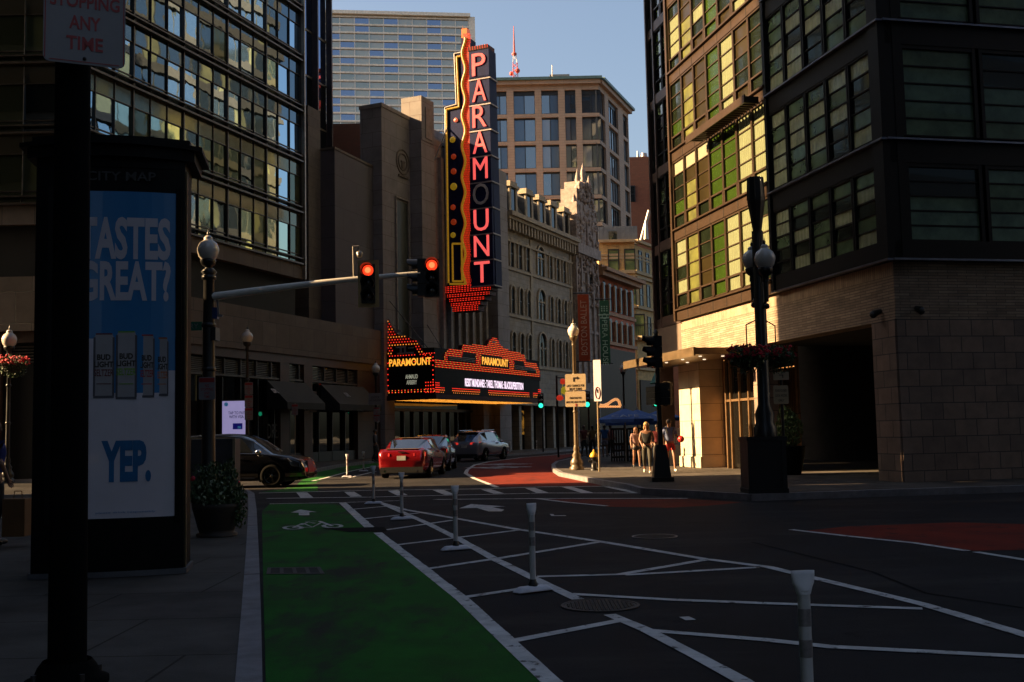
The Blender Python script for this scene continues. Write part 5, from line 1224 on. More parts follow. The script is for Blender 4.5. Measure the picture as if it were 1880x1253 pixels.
lens_gr = mat('lens_green_lit', (.05, .5, .3), .3, emit=(.03, 1, .55), es=1.6)
yellowish = mat('signal_ochre', (.50, .33, .13), .5); alumi_in = mat('signal_visor_inner', (.25, .2, .18), .4)
def sig_head(root_name, label, c, yaw, lit, backplate=yellowish, h=1.05, w=.36, group='red and dark lights hanging from the arm', cat='traffic light', lr=.135):
    """three-lens head; yaw turns its face (0 = towards the camera)"""
    t = thing(root_name, label, cat, tuple(c), group); R = Matrix.Rotation(yaw, 3, 'Z'); c = Vector(c)
    Q = lambda x, y, z: c + R @ Vector((x, y, z))
    def bx(m, x0, x1, y0, y1, z0, z1): m.hexa([Q(x, y, z) for z in (z0, z1) for x, y in ((x0, y0), (x1, y0), (x1, y1), (x0, y1))])
    if backplate:
        m = MB(); bx(m, -w / 2 - .09, w / 2 + .09, .03, .045, -h / 2 - .1, h / 2 + .1); m.build('backplate', backplate, t)
    m = MB()
    for k in range(3): z = (1 - k) * h / 3; bx(m, -w / 2, w / 2, -.02, .2, z - h / 6 + .005, z + h / 6 - .005)
    m.build('housing', black_metal, t)
    for k in range(3):
        z = (1 - k) * h / 3; ax = R @ Matrix.Rotation(math.pi / 2, 3, 'X')
        m = MB(); n = 14; vs = []
        for i in range(n + 1):
            a = math.radians(-40 + 260 * i / n)
            for y, r in ((-.02, lr + .02), (-.02 - .26 * (1 if 40 < i * 260 / n < 220 else .5), lr + .03)): vs.append(Q(r * math.cos(a), y, z + r * math.sin(a)))
        m.add(vs, [(2 * i, 2 * i + 2, 2 * i + 3, 2 * i + 1) for i in range(n)], True); m.build('visor', black_metal, t)
        on = lit and lit[0] == k
        m = MB(); m.lathe([(lr, .02), (lr * .85, .045), (lr * .5, .06), (.001, .066)], Q(0, 0, z), 18, True, ax); ln = m.build('lens', (lit[1] if on else lens_off), t)
        if on and lit[1] == lens_red: m = MB(); m.lathe([(lr * .55, .062), (.001, .078)], Q(0, 0, z), 14, True, ax); m.build('lamp_core', lens_core, ln)
    return t
h1 = P(676, 521, YP - .25); sig_head('traffic_light', 'red traffic light with ochre backplate midway along the pale arm', h1, -.02, (0, lens_red), h=.98, w=.34)
h2 = P(793, 511, YP - .3); sig_head('traffic_light', 'red traffic light facing us at the tip of the pale arm', h2, .08, (0, lens_red), backplate=None, h=.95, w=.36)
h3 = P(768, 511, YP + .0); sig_head('traffic_light', 'traffic light seen side on at the tip of the arm, visors pointing left', h3, -1.5, None, backplate=None, h=.95, w=.3)
# camera hook on the arm, sign and box on the pole
t = thing('street_camera', 'small dome camera on a hooked pipe above the pale signal arm', 'camera', tuple(P(650, 512, YP)))
m = MB(); m.path([P(649.5, 512, YP), P(648, 453, YP), P(659, 452, YP), P(659.5, 462, YP)], .018, 6); m.build('hook', alu, t)
m = MB(); m.ball(P(660, 469, YP), .075, 10); m.lathe([(.085, 0), (.085, .05), (.03, .08)], P(660, 467, YP), 10); m.build('dome', alu, t)
t = thing('street_name_sign', 'green street name sign fixed to the black signal pole, mostly behind the kiosk', 'sign', tuple(P(350, 600, YP)))
a = P(320, 592, YP); b = P(371, 607, YP)
m = MB(); m.box(a.x, b.x, YP - .02, YP + .02, b.z, a.z); m.build('board', mat('sign_green', (.01, .14, .08), .4), t)
m = MB(); m.text('AVERY', ((a.x + b.x) / 2 - .02, YP - .025, (a.z + b.z) / 2), (1, 0, 0), (0, 0, 1), w=.56, h=.12, depth=.004); m.build('lettering', white_sign, t)
t = thing('signal_control_box', 'small blue box with pale bracket under the root of the signal arm', 'box', tuple(P(397, 580, YP)))
m = MB(); q = P(396, 576, YP); m.cbox(q, .12, .2, .28); m.build('case', mat('box_blue', (.01, .03, .12), .4), t); m = MB(); m.cbox(P(404, 580, YP), .14, .06, .05); m.tube(P(399, 550, YP), P(402, 580, YP), .03, n=6); m.build('bracket', white_sign, t)
t = thing('pedestrian_signal', 'slim pedestrian signal on the right of the black pole, seen edge on', 'traffic signal', tuple(P(396, 614, YP)))
m = MB(); m.cbox(P(396, 614, YP), .1, .4, .32); m.build('housing', black_metal, t); m = MB(); m.cbox(P(391, 614, YP), .03, .1, .42); m.build('bracket', alu, t)
def parking_sign(u, vt, vb, Y, w, label, rows=None, post=None, n_plates=1, grp='red and white kerbside parking signs', bold=.01):
    a = P(u, vt, Y); b = P(u, vb, Y); t = thing('parking_sign', label, 'sign', (a.x, Y, .15), grp); H = (a.z - b.z) / n_plates
    for k in range(n_plates):
        c = Vector((a.x, Y - .03, a.z - H * (k + .5))); 
        ob, R, up, n = plate(t, 'board', c, w, H * .97, white_sign)
        m = MB(); m.box(a.x - w * .46, a.x + w * .46, Y - .036, Y - .032, c.z + H * .26, c.z + H * .44); m.build('red_band', sign_red, ob)
        lines(t, 'lettering', c, R, up, n, rows or [('TOW ZONE', w * .7, H * .1, H * .345), ('NO\nSTOPPING\nANY\nTIME', w * .75, H * .6, -H * .12)], sign_red) if rows is None else lines(t, 'lettering', c, R, up, n, rows, sign_red)
    if post: m = MB(); m.tube((a.x, Y + .02, post), (a.x, Y + .02, a.z + .02), .028, n=8); m.build('post', post_tan, t)
    return t
parking_sign(380.5, 692, 735, YP - .32, .40, 'white and red no stopping sign strapped to the black signal pole')
# ---- other lamps
YL = 45.0
lamp_post(454, 700, 596, YL, 'street lamp standing behind the black car, acorn globe above stacked red and white signs')
t = parking_sign(457, 702, 772, YL - .2, .34, 'stack of three red and white parking signs below an acorn lamp behind the car', n_plates=3)
parking_sign(541.5, 742, 763, 54, .32, 'single red and white parking sign on a thin tan post before the awnings', post=.15)
YQ = 60.0
t, p = lamp_post(690, 700, 660, YQ, 'black street lamp with clear globes by the red car, left of the marquee')
m = MB(); m.cbox((p.x - .02, YQ - .15, P(691, 733, YQ).z), .75, .02, .65); 
t = thing('white_notice_sign', 'plain white notice sign on the lamp post left of the marquee', 'sign', (p.x, YQ - .15, P(691, 744, YQ).z)); m.build('board', white_sign, t)
m = MB(); m.text('BUS STOP\nNO PARKING', (p.x - .02, YQ - .165, P(691, 733, YQ).z), (1, 0, 0), (0, 0, 1), w=.6, h=.28, depth=.005); m.build('lettering', black_metal, t)
parking_sign(691.5, 748, 775, YQ - .2, .34, 'two red and white parking signs under the white notice left of the marquee', n_plates=2)
lamp_post(16, 700, 596, 40, 'street lamp with glass globe above a red flower basket at the left edge', rg=.27)
lamp_post(1146, 750, 662, 74, 'distant dark street lamp with lantern above the umbrellas', rg=.26)
YR = 40.6
t, p = lamp_post(1055, 700, 584, YR, 'sunlit pale street lamp with acorn globe on the corner beside the hydrant', pm=mat('sunlit_post', (.11, .08, .045), .4, metal=.2, var=.3), rg=.215)  # post and base in dark bronze
tanb = mat('temporary_board', (.50, .38, .22), .6, var=.06)
for v0, v1, rows, lab in ((687, 717, [('LAST CHANCE FOR', .66, .085, -.13), ('RIGHT TURNS', .46, .085, -.25)], 'tan board with a right arrow, LAST CHANCE FOR RIGHT TURNS, upper on the sunlit lamp'), (719, 747, [('TURN HERE FOR', .46, .08, .04), ('MASS PIKE AND I-93 NTH', .70, .08, -.11)], 'tan board with two lines of black lettering, lower on the sunlit lamp')):
    c = (P(1056.5, (v0 + v1) / 2, YR - .16)); c = Vector((c.x, YR - .16, c.z)); t = thing('direction_board', lab, 'sign', tuple(c)); H = (v1 - v0) * YR / FPX
    ob, R, up, n = plate(t, 'board', c, .77, H, tanb, yaw=-.22); lines(t, 'lettering', c, R, up, n, rows, black_metal)
    m = MB()
    if v0 < 700: m.prism([c + n * .003 + R * a_ + up * b_ for a_, b_ in ((-.085, .02), (-.035, .02), (-.035, .13), (.06, .13), (.06, .095), (.15, .155), (.06, .215), (.06, .18), (-.085, .18))], n * .004); m.build('arrow', black_metal, t)
    else: m.cbox(c + R * .02 + n * .005 + up * -.22, .05, .006, .09, -.22); m.build('red_mark', sign_red, t)
# tall narrow white sign
c = P(1096.5, 699, 37); t = thing('narrow_white_sign', 'tall narrow white sign with a red ring on a thin pale post near the hydrant', 'sign', (c.x, 37, .15))
H = 76 * 37 / FPX; ob, R, up, n = plate(t, 'board', c, .27, H, mat('bright_sign', (.6, .58, .62), .5, var=.08), yaw=-.45)
m = MB()
for k in range(20): a0, a1 = k * .314, (k + 1) * .314; m.tube(c + R * .085 * math.cos(a0) + up * (.2 * math.sin(a0) - .42) + n * .012, c + R * .085 * math.cos(a1) + up * (.2 * math.sin(a1) - .42) + n * .012, .012, n=4)
m.build('red_ring', sign_red, t); m = MB(); m.cbox(c - up * .36 + n * .012, .03, .01, .12, .15); m.build('arrow', black_metal, t)
m = MB(); pb2 = G(1100.5, 866, .15); m.tube(pb2, c - up * H * .4 + Vector((0, .03, 0)), .03, n=8); m.build('post', post_tan, t)
# hydrant
p = G(1091, 864, .15); t = thing('fire_hydrant', 'black fire hydrant with yellow bonnet on the sunlit kerb', 'hydrant', tuple(p))
m = MB(); m.lathe([(.14, 0), (.14, .04), (.10, .06), (.10, .42), (.13, .44), (.13, .48)], p, 14); m.build('barrel', black_metal, t)
m = MB(); m.tube(p + Vector((-.2, -.02, .34)), p + Vector((.2, -.02, .34)), .055, n=10); m.tube(p + Vector((0, -.2, .30)), p, .07, n=10); m.build('outlets', black_metal, t)
m = MB(); m.lathe([(.145, .48), (.15, .52), (.12, .60), (.06, .66), (.03, .68), (.03, .74), (.001, .75)], p, 14); m.build('bonnet', mat('hydrant_yellow', (.6, .32, .01), .5), t)
# ---- near right signal pole
p = G(1215, 884, .15); t = thing('signal_pole', 'black signal post with tapered square base in front of the walking people', 'pole', tuple(p))
m = MB(); a, b = .25, .15; m.box(p.x - .30, p.x + .30, p.y - .30, p.y + .30, .15, .27)
m.hexa([(p.x + sx * k, p.y + sy * k, z) for k, z in ((.24, .27), (.14, 1.15)) for sx, sy in ((-1, -1), (1, -1), (1, 1), (-1, 1))]); m.build('base', post_black, t)
ztop = P(1205, 612, p.y).z; m = MB(); m.tube((p.x, p.y, 1.1), (p.x - .03, p.y, ztop), .075, .06, 12); m.lathe([(.09, 0), (.05, .08), (.001, .12)], (p.x - .03, p.y, ztop), 10); m.build('shaft', post_black, t)
YN = p.y
sig_head('traffic_light', 'unlit traffic light seen from the side, high on the black post right of the banners', P(1200, 647, YN), -1.35, None, backplate=None, h=.9, w=.3, group=None)
sig_head('traffic_light', 'dark traffic light seen from behind, low on the black post above the walkers', P(1221, 724, YN - .1), 2.7, None, backplate=None, h=.62, w=.42, group=None, lr=.13)
sig_head('pedestrian_signal', 'dark boxy signal left of the black post above the walking woman', P(1204, 727, YN - .1), 2.2, None, backplate=None, h=.5, w=.36, group=None, lr=.1)
for u, v, Y in ((993, 745, 76), (1078, 743, 70), (1205, 741, 62), (1220, 738, 64), (1225.5, 738, 63)):
    nm = {993: 'green traffic light at the right end of the theatre marquee', 1078: 'green traffic light right of the tan boards', 1205: 'distant green light just left of the black signal post', 1220: 'distant green light right of the black post, left one of a pair', 1225.5: 'distant green light right of the black post, right one of a pair'}[u]
    c = P(u, v, Y); t = thing('distant_traffic_light', nm, 'traffic light', tuple(c), 'small green lights far down the street')
    m = MB(); m.box(c.x - .2, c.x + .2, Y, Y + .2, c.z - .2, c.z + .85); m.build('housing', black_metal, t)
    for k in range(3): m = MB(); m.lathe([(.16, 0), (.1, .05), (.001, .07)], c + Vector((0, 0, .32 * k)), 12, True, Matrix.Rotation(math.pi / 2, 3, 'X')); m.build('lens', lens_gr if k == 0 else lens_off, t)
    m = MB(); m.tube((c.x + .1, Y + .25, .15), (c.x + .1, Y + .25, c.z + .8), .06, n=6); m.build('post', post_black, t)
# ---- twin lamp with flower baskets and box base
YT2 = G(1411, 906, .15).y; p = Vector((G(1411, 906, .15).x, YT2 + .4, .15))
t = thing('twin_lamp', 'tall black twin globe lamp with box base and fluted top, before the garage opening', 'street lamp', tuple(p))
m = MB(); zt1 = P(1411, 802, YT2).z; m.box(p.x - .42, p.x + .42, p.y - .42, p.y + .42, .15, zt1); m.box(p.x - .44, p.x + .44, p.y - .44, p.y + .44, zt1 - .08, zt1); m.box(p.x - .44, p.x + .44, p.y - .44, p.y + .44, .15, .25)
for k in (-1, 1): m.box(p.x + k * .36 - .04, p.x + k * .36 + .04, p.y - .445, p.y - .42, .25, zt1 - .08)
m.build('box_base', mat('box_base_black', (.008, .008, .009), .5), t)
zg = P(1397, 494, p.y).z; xs = P(1397, 494, p.y).x
sx = xs - p.x
m = MB(); lean = Vector((sx, 0, 0)); zz0 = zt1; 
px_ = P(1403, 760, p.y).x; q0 = Vector((px_, p.y, zt1)); q1 = Vector((P(1391, 430, p.y).x, p.y, P(1391, 425, p.y).z))
q0.x = q1.x = (q0.x + q1.x) / 2
m.lathe([(.26, 0), (.26, .2), (.2, .3), (.22, .5), (.14, .7), (.12, q1.z - q0.z)], q0, 16)
for k in range(8): a = k * .785; m.tube(q0 + Vector((.12 * math.cos(a), .12 * math.sin(a), .7)), Vector((q1.x + .11 * math.cos(a), p.y + .11 * math.sin(a), q1.z)), .02, n=5)
m.build('post', post_black, t)
m = MB(); zt2 = P(1389, 327, p.y).z; m.lathe([(.10, 0), (.20, (zt2 - q1.z) * .55), (.20, (zt2 - q1.z) * .62), (.175, zt2 - q1.z), (.001, zt2 - q1.z)], q1, 10, False)
for k in range(10): a = k * .628; m.tube(q1 + Vector((.20 * math.cos(a), .20 * math.sin(a), (zt2 - q1.z) * .58)), q1 + Vector((.18 * math.cos(a), .18 * math.sin(a), zt2 - q1.z)), .012, n=4)
m.build('fluted_top', post_black, t)
for u, dy, r_ in ((1381, .45, .22), (1405, -.25, .235)):
    c = P(u, 493, p.y + dy); acorn(t, c, r_)
    m = MB(); m.tube(c - Vector((0, 0, .3)), c - Vector((0, 0, .75)), .06, .05, 8); m.path([c - Vector((0, 0, .7)), Vector((q0.x, p.y, c.z - 1.0))], .035, 6); m.ball(c - Vector((0, 0, .85)), .07, 8); m.build('bracket', post_black, t)
def basket(c, r, label, seed, big=1.0):
    rnd.seed(seed); t = thing('flower_basket', label, 'flower basket', tuple(c)); c = Vector(c)
    m = MB(); m.lathe([(.02, -r * .6), (r * .5, -r * .5), (r * .7, -r * .1), (r * .72, 0)], c, 14); m.build('bowl', mat('basket_brown', (.04, .03, .02), .9), t)
    m = MB(); m.leaves(c + Vector((0, 0, .02)), (r, r, r * .55), int(650 * big), .085, .35); m.leaves(c - Vector((0, 0, r * .5)), (r * .8, r * .8, r * .4), int(200 * big), .07, .2); tag(m.build('leaves', leaf_d, t), kind='stuff')
    m = MB(); 
    for _ in range(int(70 * big)):
        a = rnd.uniform(0, 6.28); rr = r * rnd.uniform(.5, 1.05); q = c + Vector((math.cos(a) * rr, math.sin(a) * rr, rnd.uniform(-.12, .34) * r * 1.3 + .03))
        for _k in range(3): m.ball(q + Vector((rnd.uniform(-.04, .04), rnd.uniform(-.04, .04), rnd.uniform(-.04, .04))), rnd.uniform(.025, .05), 5, (1, 1, .7), .3)
    tag(m.build('blossoms', petal, t), kind='stuff')
    return t
leaf_d = mat('dark_leaf', (.035, .075, .018), .55, var=.5, vscale=9); leaf_l = mat('light_leaf', (.09, .14, .03), .55, var=.5, vscale=9); petal = mat('red_petal', (.60, .02, .045), .6, var=.4, vscale=12); leaf_pale = mat('variegated_leaf', (.22, .26, .16), .6, var=.4)
cb_ = P(1372, 655, p.y - .5); cb2 = P(1425, 655, p.y + .4)
basket(cb_, .46, 'hanging basket of red flowers on the left side of the twin lamp', 3); basket(cb2, .44, 'hanging basket of red flowers on the right side of the twin lamp', 4)
m = MB(); m.path([Vector((q0.x, p.y, cb_.z + .9)), Vector((cb_.x, p.y - .5, cb_.z + .7)), cb_ + Vector((0, 0, .1))], .015, 5); m.path([Vector((q0.x, p.y, cb_.z + .9)), Vector((cb2.x, p.y + .4, cb2.z + .7)), cb2 + Vector((0, 0, .1))], .015, 5); m.build('basket_hooks', post_black, t)
for v0, v1, lab, rows in ((683, 698, 'small tan board with turn arrow behind the twin lamp', []), (708, 742, 'tan notice board with lines of lettering under the arrow board', [('ROAD CLOSED', .4, .07, .1), ('LOCAL ACCESS', .4, .07, -.02), ('ONLY', .2, .07, -.14)])):
    YB = p.y + 2.2; c = P(1434, (v0 + v1) / 2, YB); t2 = thing('direction_board', lab, 'sign', tuple(c)); ob, R, up, n = plate(t2, 'board', c, .36 if rows else .38, (v1 - v0) * YB / FPX, tanb)
    if rows: lines(t2, 'lettering', c, R, up, n, [(a, b * .7, h_ * .8, z) for a, b, h_, z in rows], black_metal)
    else: m = MB(); m.cbox(c + Vector((0, -.006, .02)), .1, .006, .02); m.cbox(c + Vector((.04, -.006, -.02)), .02, .006, .06); m.build('arrow', black_metal, t2)
m = MB(); q = P(1434, 700, p.y + 2.25); m.tube((q.x, q.y, .15), (q.x, q.y, q.z + .2), .04, n=8); tt = thing('board_post', 'thin dark post carrying the two tan boards behind the twin lamp', 'post', (q.x, q.y, .15)); m.build('shaft', post_black, tt)
# planter shrub right
c = G(1452, 872, .15); t = thing('potted_shrub', 'round leafy shrub in a dark pot behind the twin lamp, before the black garage opening', 'plant', tuple(c))
m = MB(); m.lathe([(.3, 0), (.42, .5), (.45, .8), (.47, .85), (.40, .85), (.001, .8)], c, 18); m.build('pot', kb, t)
m = MB(); rnd.seed(5); m.leaves(c + Vector((0, 0, 1.35)), (.42, .42, .55), 1100, .085, .3); m.leaves(c + Vector((-.1, 0, 1.75)), (.26, .26, .3), 250, .08, .2); tag(m.build('foliage', leaf_l, t), kind='stuff')
m = MB(); m.tube(c + Vector((0, 0, .8)), c + Vector((0, 0, 1.4)), .04, .02, 7); m.build('stem', mat('bark', (.06, .04, .025), .9), t)
# left planter
c = G(386, 988, .15); c.y += .35; t = thing('flower_planter', 'big dark round planter full of trailing foliage beside the kerb, right of the kiosk', 'planter', tuple(c))
m = MB(); m.lathe([(.30, 0), (.30, .04), (.25, .05), (.27, .1), (.36, .42), (.37, .48), (.33, .48), (.001, .44)], c, 24); m.build('pot', mat('planter_brown', (.025, .018, .014), .6), t)
rnd.seed(8); m = MB(); m.leaves(c + Vector((0, 0, .60)), (.40, .38, .27), 1500, .07, .25); m.leaves(c + Vector((-.05, 0, .88)), (.22, .22, .22), 350, .06, .1); m.leaves(c + Vector((.36, -.05, .42)), (.10, .2, .34), 240, .06, .0); m.leaves(c + Vector((-.30, .1, .78)), (.14, .14, .30), 160, .07, .1); m.leaves(c + Vector((.18, .05, .86)), (.12, .12, .28), 150, .07, .1); tag(m.build('foliage', leaf_d, t), kind='stuff')
m = MB(); m.leaves(c + Vector((.02, -.12, .62)), (.36, .34, .22), 260, .055, .5); tag(m.build('pale_sprays', leaf_pale, t), kind='stuff')
m = MB(); m.ball(c + Vector((-.30, -.2, .86)), .04, 6, jit=.2); m.ball(c + Vector((.30, .1, .78)), .025, 6, jit=.2); m.build('red_blossom', petal, t)
# left edge basket
basket(P(24, 668, 38.5), .55, 'red flower basket under the lamp globe at the left edge', 6, 1.3)
# control cabinet behind the planter
a = P(352, 850, 30.4); b = P(433, 850, 30.4); t = thing('signal_cabinet', 'grey metal street cabinet with pale corner edge, between planter and black car', 'cabinet', ((a.x + b.x) / 2, 30.6, .15))
zt1 = P(400, 806, 30.3).z; m = MB(); m.box(a.x, b.x, 30.3, 30.9, .15, zt1); o = m.build('body', mat('cabinet_grey', (.045, .045, .05), .5), t, bevel=.02)
m = MB(); m.box(a.x + .05, b.x - .12, 30.27, 30.3, .3, zt1 - .1); m.cbox((a.x + .9, 30.26, .9), .03, .03, .16); m.build('door', mat('cabinet_door', (.05, .05, .055), .45), t)
m = MB(); m.box(b.x - .06, b.x + .015, 30.27, 30.29, .15, zt1); m.build('corner_edge', post_tan, t)
# glowing screen
YSc = 47.5; a = P(408, 737, YSc); b = P(452, 802, YSc); t = thing('digital_screen', 'glowing pale blue digital advertising screen reading TAP TO PAY, behind the black car', 'screen', ((a.x + b.x) / 2, YSc, .15))
m = MB(); m.box(a.x - .05, b.x + .05, YSc + .02, YSc + .25, .15, a.z + .06); m.build('cabinet', black_metal, t)
m = MB(); m.box(a.x, b.x, YSc, YSc + .02, b.z - .6, a.z); m.build('display', mat('screen_glow', (.4, .4, .6), .4, emit=(.52, .46, .86), es=.40, var=.1, vscale=.6), t)
m = MB(); cxs = (a.x + b.x) / 2; m.text('TAP TO PAY\nWITH VISA', (cxs + .1, YSc - .003, P(432, 762, YSc).z), (1, 0, 0), (0, 0, 1), w=.72, h=.30, depth=.003, bold=.01); m.build('lettering', mat('screen_navy', (.02, .02, .2), .5, emit=(.05, .03, .4), es=.02), t)
m = MB(); m.cbox((cxs + .15, YSc - .004, P(436, 783, YSc).z), .42, .005, .26); m.build('card_picture', mat('screen_card', (.02, .02, .3), .5, emit=(.03, .03, .6), es=.1), t)
m = MB(); m.cbox((cxs + .22, YSc - .008, P(436, 785, YSc).z), .14, .005, .1, 0); m.lathe([(.09, 0), (.001, .002)], (cxs - .35, YSc - .003, a.z - .14), 14, False, Matrix.Rotation(math.pi / 2, 3, 'X')); m.build('logo', mat('screen_logo', (.1, .4, .8), .5, emit=(.1, .45, .9), es=.12), t)
# bollards ("flex posts")
def flex_post():
    t = thing('flexible_post', 'x', 'bollard')
    m = MB(); m.hexa([(-.22, -.08, 0), (.22, -.08, 0), (.22, .08, 0), (-.22, .08, 0), (-.15, -.05, .055), (.15, -.05, .055), (.15, .05, .055), (-.15, .05, .055)]); m.build('foot', mat('foot_white', (.68, .68, .74), .5, var=.2), t, bevel=.02)
    m = MB(); m.lathe([(.045, .05), (.05, .07), (.035, .1), (.03, .12)], (0, 0, 0), 14); m.build('boot', black_metal, t)
    m = MB(); m.lathe([(.030, .12), (.031, .76), (.033, .78), (.062, .80 - .005), (.062, .80)], (0, 0, 0), 18)
    m = MB(); m.lathe([(.030, .11), (.031, .755), (.036, .775)], (0, 0, 0), 18); m.build('tube', mat('post_plastic', (.62, .60, .59), .5, var=.1), t)
    m = MB(); vs = []
    prof = [(.034, .034, .755), (.045, .034, .79), (.056, .024, .81), (.060, .014, .85), (.060, .012, .87)]
    n = 16
    for rx, ry, z in prof:
        for i in range(n): a = 2 * math.pi * i / n; vs.append((rx * math.cos(a), ry * math.sin(a), z))
    m.add(vs, [(k * n + i, k * n + (i + 1) % n, (k + 1) * n + (i + 1) % n, (k + 1) * n + i) for k in range(4) for i in range(n)] + [tuple(4 * n + i for i in range(n))], True); m.build('flat_head', mat('head_plastic', (.72, .70, .72), .45, var=.1), t)
    for z in (.60, .45): m = MB(); m.lathe([(.0325, z), (.0325, z + .085)], (0, 0, 0), 18); m.build('reflective_band', mat('grey_band', (.28, .25, .25), .35, metal=.3, var=.25, vscale=30), t)
    return t
proto = flex_post()
for i, (u, v, Y, rz, lab) in enumerate([(1480, 0, 5.5, .1, 'nearest white flexible post, cut off by the bottom edge at right'), (979, 1088, 0, .6, 'white flexible post by the large studded manhole, second nearest'),
        (837, 1011, 0, .5, 'white flexible post on the centre line, third nearest'), (738, 955, 0, .4, 'white flexible post fourth nearest, just below the crosswalk'), (686, 926, 0, .3, 'white flexible post at the crosswalk in front of the red car'),
        (637.5, 877, 0, 0, 'small white post beside the far green lane, left one'), (667.5, 866, 0, 0, 'small white post beside the far green lane, right one nearest the red car'), (936, 834, 0, 0, 'tiny white post by the theatre kerb, left of a pair'), (985.5, 829.8, 0, 0, 'tiny white post by the theatre kerb, right of a pair')]):
    o = proto if i == 0 else copy_tree(proto)
    g = G(u, v) if v else Vector((P(u, 1200, Y).x, Y, 0))
    o.location = (g.x, g.y, .012); o.rotation_euler = (0, 0, rz); tag(o, lab, 'bollard', 'white flexible posts along the buffer lines')
# umbrellas
ub = mat('umbrella_blue', (.04, .12, .40), .7, var=.15)
def umbrella(u, vt, Y, r, label, txt):
    a = P(u, vt, Y); t = thing('patio_umbrella', label, 'umbrella', (a.x, Y, .15), 'blue umbrellas on the patio')
    n = 8; m = MB(); vs = [a]; h = r * .36
    ring = [(a.x + r * math.cos(i * math.pi / 4 + .2), Y + r * math.sin(i * math.pi / 4 + .2), a.z - h) for i in range(n)]; low = [(q[0], q[1], q[2] - .16) for q in ring]
    m.add([tuple(a)] + ring, [(0, 1 + i, 1 + (i + 1) % n) for i in range(n)]); m.add(ring + low, [(i, (i + 1) % n, n + (i + 1) % n, n + i) for i in range(n)]); cn = m.build('canopy', ub, t)
    m = MB(); m.text(txt, (a.x - .1, Y - r * .72 - .05, a.z - h * .72), (1, 0, 0), (0, .9, .36), w=1.2, h=.28, depth=.01); m.build('lettering', mat('umbrella_letters', (.3, .35, .45), .7), cn)
    m = MB(); m.tube((a.x, Y, .15), a, .03, n=8); m.lathe([(.05, 0), (.001, .15)], a, 8); m.build('pole', alu, t)
umbrella(1147, 750, 49, 1.35, 'blue patio umbrella with white lettering, nearer left one', 'CAFE'); umbrella(1170, 752, 52, 1.6, 'blue patio umbrella behind and right of the lettered one', ' - - '); umbrella(1212, 752, 56, 1.2, 'blue patio umbrella half hidden behind the black signal post', ' - ')
# patio fence with tables
for i, (u0, u1) in enumerate(((1122, 1150), (1152, 1183))):
    a = P(u0, 800, 50); b = P(u1, 800, 50); t = thing('patio_fence', ['dark slatted patio fence panel under the lettered umbrella', 'dark slatted patio fence panel left of the walkers'][i], 'fence', ((a.x + b.x) / 2, 50, .15)); m = MB()
    z1 = P(1130, 788, 50).z
    for k in range(7): x = a.x + (b.x - a.x) * k / 6; m.box(x - .03, x + .03, 50, 50.05, .15, z1)
    for z in (.3, .6, .9, z1 - .05): m.box(a.x, b.x, 49.97, 50.0, z, z + .09)
    m.build('slats', mat('fence_black', (.012, .012, .012), .6), t)
# lit arch sign, white lattice, green awnings, red and yellow flower basket
t = thing('lit_arch_sign', 'curving string of warm white bulbs over a shopfront right of the white sign', 'sign', tuple(P(1105, 745, 68)))
pts = [(1101, 744), (1108, 745), (1116, 742), (1124, 736), (1131, 733), (1136, 736), (1139, 746)]; m = MB(); m.path([P(u, v, 68) for u, v in pts], .09, 6); m.build('tube', mat('warm_neon', (1, .6, .3), .4, emit=(1, .42, .14), es=.7), t)
m = MB(); 
for k in range(10): m.ball(P(1101 + k * 4.1, 747, 68), .08, 6)
tag(m.build('bulbs', mat('warm_neon', (1, .6, .3), .4), t), kind='stuff')
a = P(1237, 788, 44); b = P(1250, 850, 44); t = thing('lattice_board', 'white lattice board standing left of the sunlit pillar', 'board', ((a.x + b.x) / 2, 44, .15))
m = MB(); k = 0
x = a.x - .15
while x < b.x: m.box(x, x + .035, 44, 44.02, 1.0, a.z); x += .075
z = 1.0
while z < a.z: m.box(a.x - .15, b.x, 44.02, 44.04, z, z + .03); z += .08
m.box(a.x - .2, b.x + .02, 44.04, 44.06, .15, .95); m.build('lattice', mat('lattice_white', (.5, .48, .44), .6), t)
grn = mat('awning_green', (.01, .12, .07), .6); gst = mat('awning_lit_green', (.05, .5, .18), .5, emit=(.05, .8, .3), es=.25)
t = thing('green_awning', 'green shop awning with bright stripes below the canopy edge', 'awning', tuple(P(1222, 690, 46)))
m = MB(); q = [P(1212, 662, 47.5), P(1237, 662, 47.5), P(1219, 700, 45.6), P(1194, 704, 45.6)]; m.prism(q, (0, .1, -.05)); m.build('cloth', grn, t)
m = MB()
for k in range(3): a, b, c, d = P(1226 + k * 4, 664, 47.3), P(1228.5 + k * 4, 664, 47.3), P(1218.5 + k * 4, 688, 46.2), P(1216 + k * 4, 688, 46.2); m.prism([q + Vector((0, -.12, 0)) for q in (a, b, c, d)], (0, .02, 0))
m.build('stripes', gst, t)
c = P(1035, 708, 60); t = thing('festive_ornament', 'hanging cluster of red and yellow baubles left of the tan boards', 'ornament', tuple(c))
m = MB(); m.ball(P(1033, 701, 60), .16, 8, jit=.2); m.ball(P(1028, 731, 60), .2, 8, (1, 1, .8), .1); m.build('red_bauble', mat('bauble_red', (.6, .05, .02), .5, emit=(1, .05, .02), es=.35), t)  # flowers built as balls, with a glow put into their colour
m = MB(); m.ball(P(1036, 717, 60), .2, 7, jit=.3); m.tube(P(1034, 695, 60), P(1030, 735, 60), .02, n=4); m.build('yellow_bauble', mat('bauble_yellow', (.6, .5, .02), .5, emit=(1, .8, .05), es=.2), t)
m = MB(); a = P(1022, 700, 60.3); m.tube((a.x, a.y, .15), (a.x, a.y, P(1022, 690, 60.3).z), .06, n=6); m.tube((a.x, a.y, P(1022, 694, 60.3).z), P(1036, 694, 60.3), .03, n=5); m.build('post', post_black, t)
